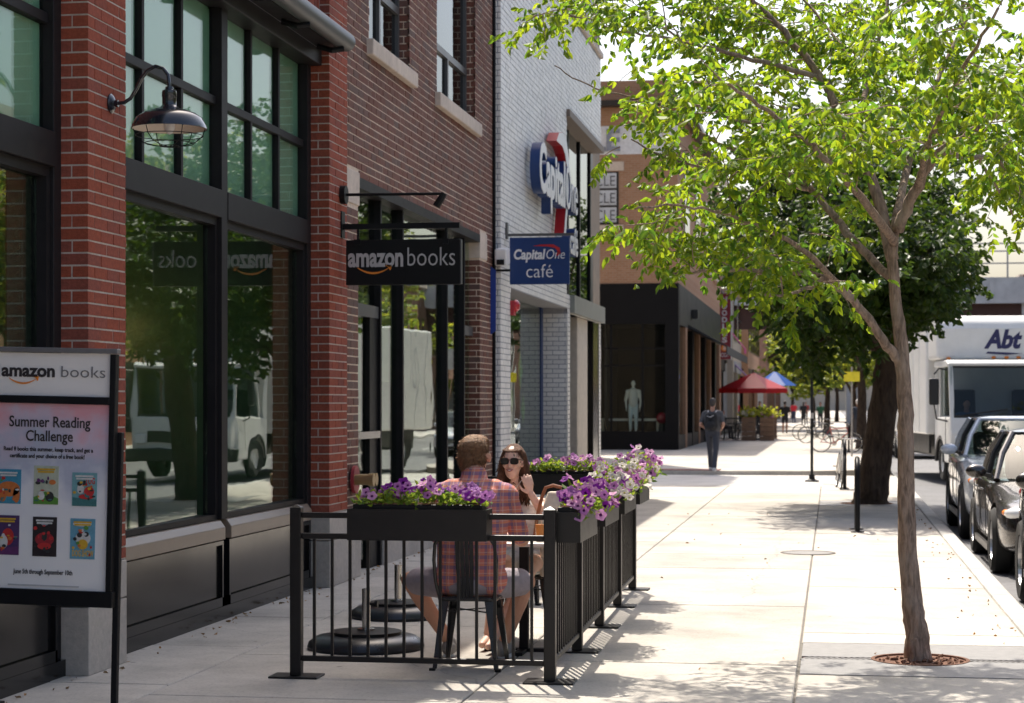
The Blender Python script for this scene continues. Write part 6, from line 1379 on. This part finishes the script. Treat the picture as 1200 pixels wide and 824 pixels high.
# ------------------------------------------------------------------ the far corner: black shop under tan brick
def brick_tex(name, c1, c2, mort, sc=1.0, facing='y'):
    m, nt, b = new_mat(name); L = nt.links.new; tc = N(nt, 'ShaderNodeTexCoord'); mp = N(nt, 'ShaderNodeMapping'); L(tc.outputs['Object'], mp.inputs[0])
    mp.inputs['Rotation'].default_value = (R(90), 0, 0) if facing == 'y' else (R(90), 0, R(90))
    br = N(nt, 'ShaderNodeTexBrick'); br.inputs['Color1'].default_value = (*c1, 1); br.inputs['Color2'].default_value = (*c2, 1); br.inputs['Mortar'].default_value = (*mort, 1)
    br.inputs['Scale'].default_value = 1.0; br.inputs['Brick Width'].default_value = .22*sc; br.inputs['Row Height'].default_value = .078*sc; br.inputs['Mortar Size'].default_value = .008; L(mp.outputs[0], br.inputs['Vector'])
    L(br.outputs['Color'], b.inputs['Base Color']); b.inputs['Roughness'].default_value = .9; return m
TAN = brick_tex('tan_brick', (.40, .22, .13), (.34, .18, .10), (.38, .27, .19)); TANX = brick_tex('tan_brick_side', (.40, .22, .13), (.34, .18, .10), (.38, .27, .19), facing='x')
BLK = pm('shop_black', (.006, .006, .007), .5, var=.2, scale=2, spec=.15)
cb = thing('corner_shop_building', 'tan brick corner building with a black ground-floor shop', 'building', (-5.33, 70, 0))
CX, CY = -5.33, 69.5
mk('upper_wall', MB().box(-18, CX, CY, 96, 5.82, 12.2), TAN, cb); mk('upper_wall_side', MB().box(CX, CX+.01, CY+.01, 96, 5.82, 12.2), TANX, cb)
mk('parapet', MB().box(-18, CX-.3, CY+.4, 95, 12.2, 13.0), TAN, cb); mk('cornice', MB().box(-18, CX+.45, CY-.45, 96.4, 12.0, 12.2), TRIM, cb)
mk('white_band', MB().box(-18, CX+.02, CY-.03, CY+.3, 10.35, 11.35), pm('band_white', (.7, .71, .73), .6), cb)
text('lettering', 'LE', 1.05, Matrix.Translation((-7.85, CY-.06, 10.5)) @ FACE_CAM, pm('letters_grey', (.25, .27, .32), .5), cb, depth=.03, offset=.03)
wdw = mk('window', MB().box(-8.9, -7.38, CY-.02, CY+.05, 7.9, 9.75), TRIM, cb)
for k in range(3): mk('pane', MB().box(-8.82, -7.46, CY-.04, CY-.025, 7.98+k*.60, 8.50+k*.60), pm('film_white', (.55, .58, .62), .3), wdw)
for k in range(3): text('lettering', 'CYCLE', .52, Matrix.Translation((-8.15, CY-.05, 8.05+k*.60)) @ FACE_CAM, pm('film_ink', (.10, .11, .13), .5), wdw, width=1.28, depth=.005)
mk('lintel', MB().box(-9.2, -7.2, CY-.05, CY+.05, 9.78, 10.1), M_['limestone'], cb); mk('sill', MB().box(-9.2, -7.2, CY-.08, CY+.05, 7.7, 7.88), M_['limestone'], cb)
for k in range(4):
    y = 72.5+k*6; w2 = mk('window', MB().box(CX, CX+.04, y, y+2.6, 7.4, 10.2), TRIM, cb); mk('pane', MB().box(CX+.04, CX+.05, y+.1, y+2.5, 7.5, 8.8).box(CX+.04, CX+.05, y+.1, y+2.5, 8.9, 10.1), M_['dark_glass'], w2); mk('sill', MB().box(CX, CX+.15, y-.2, y+2.8, 7.2, 7.4), M_['limestone'], w2)
# black ground floor with its big front window
fr = [(-8.6, -5.75, .65, 4.4)]
mk('fascia', MB().box(-18, CX+.05, CY-.05, CY+.3, 4.4, 5.82), BLK, cb); mk('base', MB().box(-18, CX+.05, CY-.05, CY+.3, 0, .65), BLK, cb); mk('corner_post', MB().box(-5.75, CX+.05, CY-.05, CY+.35, .65, 4.4), BLK, cb); mk('side_post', MB().box(-18, -8.6, CY-.05, CY+.3, .65, 4.4), BLK, cb)
for x in (-7.65, -6.55): mk('mullion', MB().box(x-.04, x+.04, CY-.02, CY+.1, .65, 4.4), BLK, cb)
for z in (3.55, 2.95): mk('transom', MB().box(-8.6, -5.75, CY-.015, CY+.09, z-.03, z+.03), BLK, cb)
mk('pane', MB().box(-8.6, -5.75, CY+.03, CY+.035, .65, 4.4), glass('corner_glass', (.85, .9, .88), 1.25), cb)
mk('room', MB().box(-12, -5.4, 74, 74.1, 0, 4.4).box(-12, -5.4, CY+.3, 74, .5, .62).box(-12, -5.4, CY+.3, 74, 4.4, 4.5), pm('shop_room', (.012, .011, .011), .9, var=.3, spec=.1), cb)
mk('display_table', MB().box(-8.3, -5.95, 71.0, 72.2, 1.0, 1.08).box(-8.2, -8.1, 71.1, 72.1, .62, 1.0).box(-6.2, -6.1, 71.1, 72.1, .62, 1.0), M_['sign_white'], cb)
mk('fascia_side', MB().box(CX, CX+.06, CY+.3, 96, 4.4, 5.82), BLK, cb)
for k in range(7):
    y = CY+.35+k*3.7; mk('pier', MB().box(CX-.3, CX+.06, y+2.9, y+3.7, 0, 4.4), BLK if k % 2 else pm('pier_tan', (.30, .17, .10), .8), cb); mk('side_pane', MB().box(CX-.06, CX-.05, y, y+2.9, .5, 4.4), M_['dark_glass'], cb); mk('side_base', MB().box(CX-.3, CX+.04, y, y+2.9, 0, .5), BLK, cb)
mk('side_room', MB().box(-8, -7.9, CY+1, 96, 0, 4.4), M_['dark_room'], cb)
t = thing('shop_awning', 'black sloping awning along the side of the corner shop', 'awning', (CX, 82, 4.2)); mk('canvas', MB().prism([(CX+.06, 4.55), (CX+1.5, 3.75), (CX+1.5, 3.45), (CX+1.46, 3.45), (CX+1.46, 3.72), (CX+.06, 4.45)], lambda u, v, d: (u, d, v), 74, 92), pm('awning_black', (.02, .02, .025), .7), t)
t = thing('wall_lamp', 'small black wall lamp on the corner shop fascia', 'wall lamp', (CX+.1, 76, 5.0)); mk('lamp_body', MB().box(CX+.06, CX+.3, 75.9, 76.2, 4.85, 5.2), TRIM, t, bevel=.03)
mq = thing('mannequin', 'white mannequin in pale clothes in the corner shop window', 'mannequin', (-6.98, 70.6, .62))
mb = MB(); x = -6.98; y = 70.6; z0 = .62
head(mb, (x, y, z0+1.70), (0, -1, 0)); mb.cap((x, y, z0+1.48), (x, y, z0+1.6), .05, .05); mb.cap((x-.17, y, z0+1.44), (x+.17, y, z0+1.44), .06, .06); mb.cap((x, y, z0+1.05), (x, y, z0+1.38), .13, .15); mb.ell((x, y, z0+.97), (.17, .12, .13))
for q in (-1, 1): mb.cap((x+q*.2, y, z0+1.42), (x+q*.27, y+.03, z0+1.12), .048, .04); mb.cap((x+q*.27, y+.03, z0+1.12), (x+q*.24, y-.06, z0+.86), .038, .03); fingers(mb, (x+q*.24, y-.06, z0+.86), (0, -.1, -1), (q, 0, 0), 1); mb.cap((x+q*.09, y, z0+.95), (x+q*.10, y-.02, z0+.5), .085, .058); mb.cap((x+q*.10, y-.02, z0+.5), (x+q*.10, y+.01, z0+.08), .056, .036); mb.cap((x+q*.10, y, z0+.05), (x+q*.11, y-.14, z0+.03), .036, .03)
blob('body', mb, pm('mannequin_white', (.84, .82, .80), .5), mq, voxel=.014, smooth=3)
mb = MB(); mb.cap((x, y, z0+1.0), (x, y, z0+1.40), .16, .17); mb.cap((x-.2, y, z0+1.43), (x+.2, y, z0+1.43), .075, .075)
for q in (-1, 1): mb.cap((x+q*.2, y, z0+1.42), (x+q*.27, y+.03, z0+1.12), .065, .06)
blob('jacket', mb, cloth('jacket_pale', (.75, .73, .70)), mq, voxel=.014)
mb = MB()
for q in (-1, 1): mb.cap((x+q*.08, y, z0+.95), (x+q*.10, y-.02, z0+.5), .10, .075); mb.cap((x+q*.10, y-.02, z0+.5), (x+q*.10, y+.01, z0+.12), .07, .055)
blob('trousers', mb, cloth('trousers_pale', (.62, .72, .78)), mq, voxel=.014); mk('stand', MB().lathe([(0, 0), (.2, 0), (.2, .02), (0, .02)], 20, Matrix.Translation((x, y, z0+.002))), M_['steel'], mq)
bl = thing('exercise_ball', 'glossy red ball in the corner shop window', 'ball', (-5.95, 71.3, 1.08)); mk('ball', MB().ell((-5.97, 70.75, 1.10), (.21, .21, .21), 20, 14), pm('ball_red', (.35, .01, .03), .25, coat=.5), bl, smooth=True); mk('stand', MB().lathe([(0, .0), (.13, .0), (.10, .30), (0, .30)], 16, Matrix.Translation((-5.97, 70.75, .62))), TRIM, bl)

tw = thing('stucco_tower', 'plain tan stucco block rising behind the white brick building', 'building', (-7, 56, 0)); mk('wall', MB().box(-18, -6.95, 52, 60, 0, 22), pm('stucco', (.26, .21, .16), .9, var=.1, scale=3), tw); mk('coping', MB().box(-18.1, -6.85, 51.9, 60.1, 22, 22.3), M_['limestone'], tw)
for k in range(2):
    for z in (4, 8, 12, 16): mk('window', MB().box(-6.95, -6.92, 53+k*3.4, 54.6+k*3.4, z, z+2), TRIM, tw)
# noodle shop blade sign and the shops after the corner
t = thing('blade_sign', 'tall narrow dark red vertical noodle sign high on the far facade', 'sign', (-5.2, 99.5, 5.4)); MAR = pm('sign_maroon', (.22, .012, .025), .45)
nx = FY(849, 380, 99.5)
zt_, zb_ = FY(849, 344, 99.5).z, FY(849, 421, 99.5).z
mk('board', MB().box(nx.x-.31, nx.x+.31, 99.5, 99.65, zb_, zt_), MAR, t, bevel=.01); mk('border', MB().box(nx.x+.31, nx.x+.36, 99.48, 99.67, zb_-.03, zt_+.03).box(nx.x-.36, nx.x-.31, 99.48, 99.67, zb_-.03, zt_+.03), M_['sign_white'], t); mk('bracket', MB().bar((nx.x-.9, 99.58, zt_-.4), (nx.x-.3, 99.58, zt_-.4), .06, .06), TRIM, t)
for i, ch in enumerate('NOODLES'): text('lettering', ch, .36, Matrix.Translation((nx.x, 99.49, zt_-.42-i*.335)) @ FACE_CAM, M_['sign_white'], t, width=.26, depth=.004, offset=.012)
mk('emblem', MB().lathe([(0, 0), (.17, 0), (.17, .01), (0, .01)], 20, Matrix.Translation((nx.x, 99.49, zb_+.55)) @ Matrix.Rotation(R(90), 4, 'X')), M_['letter_orange'], t); text('lettering', '&', .26, Matrix.Translation((nx.x, 99.475, zb_+.46)) @ FACE_CAM, M_['sign_white'], t, depth=.003); text('lettering', 'CO.', .27, Matrix.Translation((nx.x, 99.49, zb_+.12)) @ FACE_CAM, M_['sign_white'], t, width=.38, depth=.004, offset=.006)
def row_shop(label, y0, y1, ht, matx, maty, front=-5.33, awn=None, body=None):
    b = thing('row_building', label, 'building', (front, (y0+y1)/2, 0), group='shop buildings along the pavement')
    mk('wall', MB().box(-18, front, y0, y1, 3.9, ht), maty, b); mk('side_wall', MB().box(front, front+.01, y0+.02, y1-.02, 3.9, ht), matx, b); mk('cornice', MB().box(-18, front+.35, y0, y1, ht, ht+.3), M_['limestone'], b)
    n = max(2, int((y1-y0)/3.6)); st = (y1-y0)/n
    for k in range(n):
        a = y0+k*st
        w2 = mk('window', MB().box(front, front+.05, a+.8, a+st-.8, 5.0, 7.4), TRIM, b); mk('pane', MB().box(front+.05, front+.06, a+.9, a+st-.9, 5.1, 6.2).box(front+.05, front+.06, a+.9, a+st-.9, 6.3, 7.3), M_['dark_glass'], w2)
        mk('pier', MB().box(front-.3, front+.03, a, a+.5, 0, 3.9), matx, b); mk('shop_pane', MB().box(front-.1, front-.09, a+.5, a+st, .5, 3.3), M_['dark_glass'], b); mk('fascia', MB().box(front-.2, front+.02, a+.5, a+st, 3.3, 3.9), body or BLK, b); mk('stall_riser', MB().box(front-.2, front+.01, a+.5, a+st, 0, .5), BLK, b)
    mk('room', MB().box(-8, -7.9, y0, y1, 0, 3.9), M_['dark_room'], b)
RX = brick_tex('brown_brick', (.22, .10, .06), (.28, .14, .09), (.3, .25, .2), facing='x'); RY = brick_tex('brown_brick_front', (.22, .10, .06), (.28, .14, .09), (.3, .25, .2)); CRM = pm('cream_wall', (.5, .42, .33), .8, var=.1, scale=2)
row_shop('brown brick noodle shop after the corner building', 96.5, 106, 9.0, RX, RY, -5.6); row_shop('cream shopfront beyond the noodle shop', 106, 116, 7.6, CRM, CRM, -5.2, body=pm('fascia_grey', (.3, .3, .32), .6)); row_shop('tan brick shop just past the railway bridge', 130, 150, 10, TANX, TAN, -5.4); row_shop('red brick building beyond the railway bridge', 168, 215, 11, RX, RY, -5.4)
for lb, y, z, c_, w2, dp_ in (('pink triangular awning above the noodle shop door', 101, 5.6, (.55, .06, .22), 2.0, 1.0), ('purple awning next to the blue one', 108, 3.9, (.20, .10, .28), 2.0, 1.2)):
    t = thing('shop_awning', lb, 'awning', (-5.3, y, z), group='coloured shop awnings'); mk('canvas', MB().prism([(-5.35, z), (-5.35+dp_, z-1.2), (-5.35+dp_, z-1.45), (-5.35+dp_-.03, z-1.45), (-5.35+dp_-.03, z-1.2), (-5.35, z-.06)], lambda u, v, d: (u, d, v), y, y+w2), pm('awning_'+lb.split()[0], c_, .7), t)

# ------------------------------------------------------------------ terrace with the red umbrella
ux, uy = -3.45, 89.0
t = thing('patio_umbrella', 'large red market umbrella over the distant cafe terrace', 'umbrella', (ux, uy, 0)); red = leafy('umbrella_red', (.42, .012, .02), (.35, .01, .015), tw=.3, hue=.02)
n = 8; rr = 1.62; ring = [(ux+rr*math.cos(2*math.pi*(k+.5)/n), uy+rr*math.sin(2*math.pi*(k+.5)/n)) for k in range(n)]
for k in range(n):
    (xa, ya), (xb, yb) = ring[k], ring[(k+1) % n]; mk('canopy_panel', MB().add([(ux, uy, 3.0), (xa, ya, 2.28), (xb, yb, 2.28), (xa, ya, 2.08), (xb, yb, 2.08)], [(0, 1, 2), (1, 3, 4, 2)]), red, t)
    mk('rib', MB().tube([(ux, uy, 2.97), (xa, ya, 2.26)], .015, 5), M_['galv'], t)
mk('pole', MB().tube([(ux, uy, 0), (ux, uy, 3.06)], .035, 10), M_['room_floor'], t); mk('finial', MB().ell((ux, uy, 3.08), (.05, .05, .06)), M_['room_floor'], t); mk('base', MB().lathe([(0, 0), (.3, 0), (.28, .06), (0, .08)], 18, Matrix.Translation((ux, uy, 0))), TRIM, t)
bu = FY(908, 452, 101); t = thing('patio_umbrella', 'bright blue umbrella peeping out behind the red one', 'umbrella', (bu.x, 101, 0)); blu = leafy('umbrella_blue', (.02, .10, .42), (.02, .08, .35), tw=.3, hue=.02)
for k in range(6):
    a0, a1 = 2*math.pi*k/6, 2*math.pi*(k+1)/6; mk('canopy_panel', MB().add([(bu.x, 101, bu.z+.75), (bu.x+1.1*math.cos(a0), 101+1.1*math.sin(a0), bu.z), (bu.x+1.1*math.cos(a1), 101+1.1*math.sin(a1), bu.z)], [(0, 1, 2)]), blu, t)
mk('pole', MB().tube([(bu.x, 101, 0), (bu.x, 101, bu.z+.8)], .03, 8), M_['galv'], t)
tf = thing('terrace_fence', 'low dark fence round the distant cafe terrace', 'fence', (-3.6, 86.6, 0))
WD = pm('planter_wood', (.22, .13, .08), .8, var=.2)
for k in range(34): x = -5.1+k*.075; mk('picket', MB().box(x-.012, x+.012, 86.55, 86.58, .08, .95), TRIM, tf)
mk('rail', MB().box(-5.15, -2.55, 86.53, 86.60, .95, 1.0).box(-5.15, -2.55, 86.53, 86.60, .08, .12), TRIM, tf)
for k in range(40): y = 86.6+k*.16; mk('picket', MB().box(-2.56, -2.53, y, y+.03, .08, .95), TRIM, tf)
for i, (x, y, lb, cl) in enumerate(((-2.75, 86.4, 'right-hand wooden terrace planter by the umbrella', ['pink', 'white']), (-3.55, 86.4, 'middle wooden terrace planter under the umbrella', ['white']), (-2.75, 90.5, 'rear wooden terrace planter by the umbrella', ['pink']))):
    t = thing('terrace_planter', lb, 'planter', (x, y, 0), group='terrace planters')
    for q in range(5): mk('board', MB().box(x-.30, x+.30, y-.2, y+.2, .02+q*.2, .20+q*.2), WD, t)
    P = [(x+random.gauss(0, .17), y+random.gauss(0, .12), 1.02+abs(random.gauss(0, .16))) for _ in range(260)]; D = [(random.uniform(-1, 1), random.uniform(-1, 1), random.uniform(0, 1)) for _ in P]
    bsh = thing('flowering_plant', ['yellow-green plant in the right terrace planter', 'yellow-green plant in the middle terrace planter', 'yellow-green plant in the rear terrace planter'][i], 'plant', (x, y, 1.0), group='terrace plants'); mk('foliage', leaf_cloud(P, D, .16, .08), leafy('leaf_lime', (.25, .32, .03), (.5, .55, .05)), bsh, recalc=False, kind='stuff')
    for k in range(6):
        o = bpy.data.objects.new('flower', FLW[random.choice(cl)]); C.objects.link(o); o.parent = bsh; o.matrix_parent_inverse = basis(bsh).inverted(); o.location = (x+random.uniform(-.25, .25), y-.15, 1.05+random.random()*.2); o.rotation_euler = (R(70), 0, 0); o.scale = (3, 3, 3)
for i, (x, y, rz) in enumerate(((-4.5, 88.0, R(90)), (-3.9, 88.2, R(-80)), (-3.2, 87.8, R(30)))):
    c_ = cafe_chair(['dark terrace chair nearest the shop wall', 'dark terrace chair in the middle under the umbrella', 'dark terrace chair by the right planter'][i], (x, y, 0), rz); c_['group'] = 'terrace chairs'
t = thing('terrace_table', 'round dark terrace table under the red umbrella', 'table', (-4.2, 88.1, 0)); mk('table_top', MB().lathe([(0, .72), (.4, .72), (.4, .75), (0, .75)], 24, Matrix.Translation((-4.2, 88.1, 0))), TRIM, t); mk('leg', MB().tube([(-4.2, 88.1, 0), (-4.2, 88.1, .72)], .04, 8), TRIM, t)

# ------------------------------------------------------------------ elevated railway across the street
va = thing('railway_viaduct', 'pale elevated railway bridge crossing the far end of the street', 'bridge', (4, 119.0, 0)); VP = pm('viaduct_paint', (.55, .55, .54), .7, var=.12, scale=.8, dirt=.2)
mk('girder', MB().box(-30, 60, 118.0, 118.5, 7.4, 8.9), VP, va); mk('girder', MB().box(-30, 60, 126.5, 127.0, 7.4, 8.9), VP, va); mk('deck', MB().box(-30, 60, 118.5, 126.5, 7.6, 8.0), pm('deck_rust', (.10, .055, .045), .9), va)
mk('cross_beam', MB().box(-30, 60, 118.6, 119.2, 6.0, 7.4), pm('beam_rust', (.075, .04, .035), .9), va)
for k in range(30): mk('stiffener', MB().box(-30+3*k, -29.8+3*k, 117.85, 118.0, 7.4, 8.9), VP, va)
for k in range(46): x = -30+2*k; mk('railing_post', MB().box(x-.05, x+.05, 117.9, 118.0, 8.9, 10.9), M_['galv'], va)
for z in (9.7, 10.4, 10.85): mk('railing', MB().box(-30, 60, 117.92, 117.98, z-.04, z+.04), M_['galv'], va)
for x in (-6.2, 1.2, 11.2, 17): mk('column', MB().box(x-.35, x+.35, 118.4, 119.1, 0, 7.4), VP, va); mk('column', MB().box(x-.35, x+.35, 126.0, 126.7, 0, 7.4), VP, va)
# ------------------------------------------------------------------ across the street and the far end
def opposite(label, y0, y1, ht, mat, x=15.2):
    b = thing('opposite_building', label, 'building', (x, (y0+y1)/2, 0), group='buildings across the street'); mk('wall', MB().box(x, x+10, y0, y1, 0, ht), mat, b); mk('cornice', MB().box(x-.3, x, y0, y1, ht-.5, ht), M_['limestone'], b)
    n = int((y1-y0)/3)
    for k in range(n):
        a = y0+(y1-y0)*k/n
        for z in (4.6, 8.0):
            if z+2.2 < ht-.5: w2 = mk('window', MB().box(x-.05, x, a+.7, a+2.2, z, z+2.1), TRIM, b); mk('pane', MB().box(x-.06, x-.05, a+.78, a+2.12, z+.08, z+2.02), M_['dark_glass'], w2); mk('sill', MB().box(x-.12, x, a+.6, a+2.3, z-.15, z), M_['limestone'], w2)
        mk('shop_pane', MB().box(x-.06, x-.05, a+.3, a+2.7, .5, 3.2), M_['dark_glass'], b)
opposite('brown brick building across the street, nearest the camera', 10, 34, 9, RX); opposite('cream building across the street', 34.2, 52, 8, CRM); opposite('tan brick building across the street', 52.2, 80, 10.5, TANX); opposite('farthest brown brick building across the street', 80.2, 140, 9, RX)
opposite('tall brick block across the street beyond the bridge', 165, 260, 12, RX)
b = thing('end_building', 'hazy building closing the far end of the street', 'building', (0, 420, 0)); mk('wall', MB().box(-60, 80, 420, 440, 0, 14), CRM, b)
for k in range(30): mk('window', MB().box(-58+4.5*k, -56+4.5*k, 419.9, 420, 4, 6.5).box(-58+4.5*k, -56+4.5*k, 419.9, 420, 8, 10.5), TRIM, b)
t = thing('cafe_parasol', 'green parasol standing across the street', 'umbrella', (13.2, 62, 0)); mk('canopy', MB().lathe([(1.5, 2.2), (1.5, 2.3), (0, 2.9)], 8, Matrix.Translation((13.2, 62, 0)), cap=False), leafy('parasol_green', (.02, .30, .15), (.02, .3, .15), hue=.02), t); mk('pole', MB().tube([(13.2, 62, 0), (13.2, 62, 2.9)], .03, 8), TRIM, t)
bpy.data.scenes.remove(BENCH)
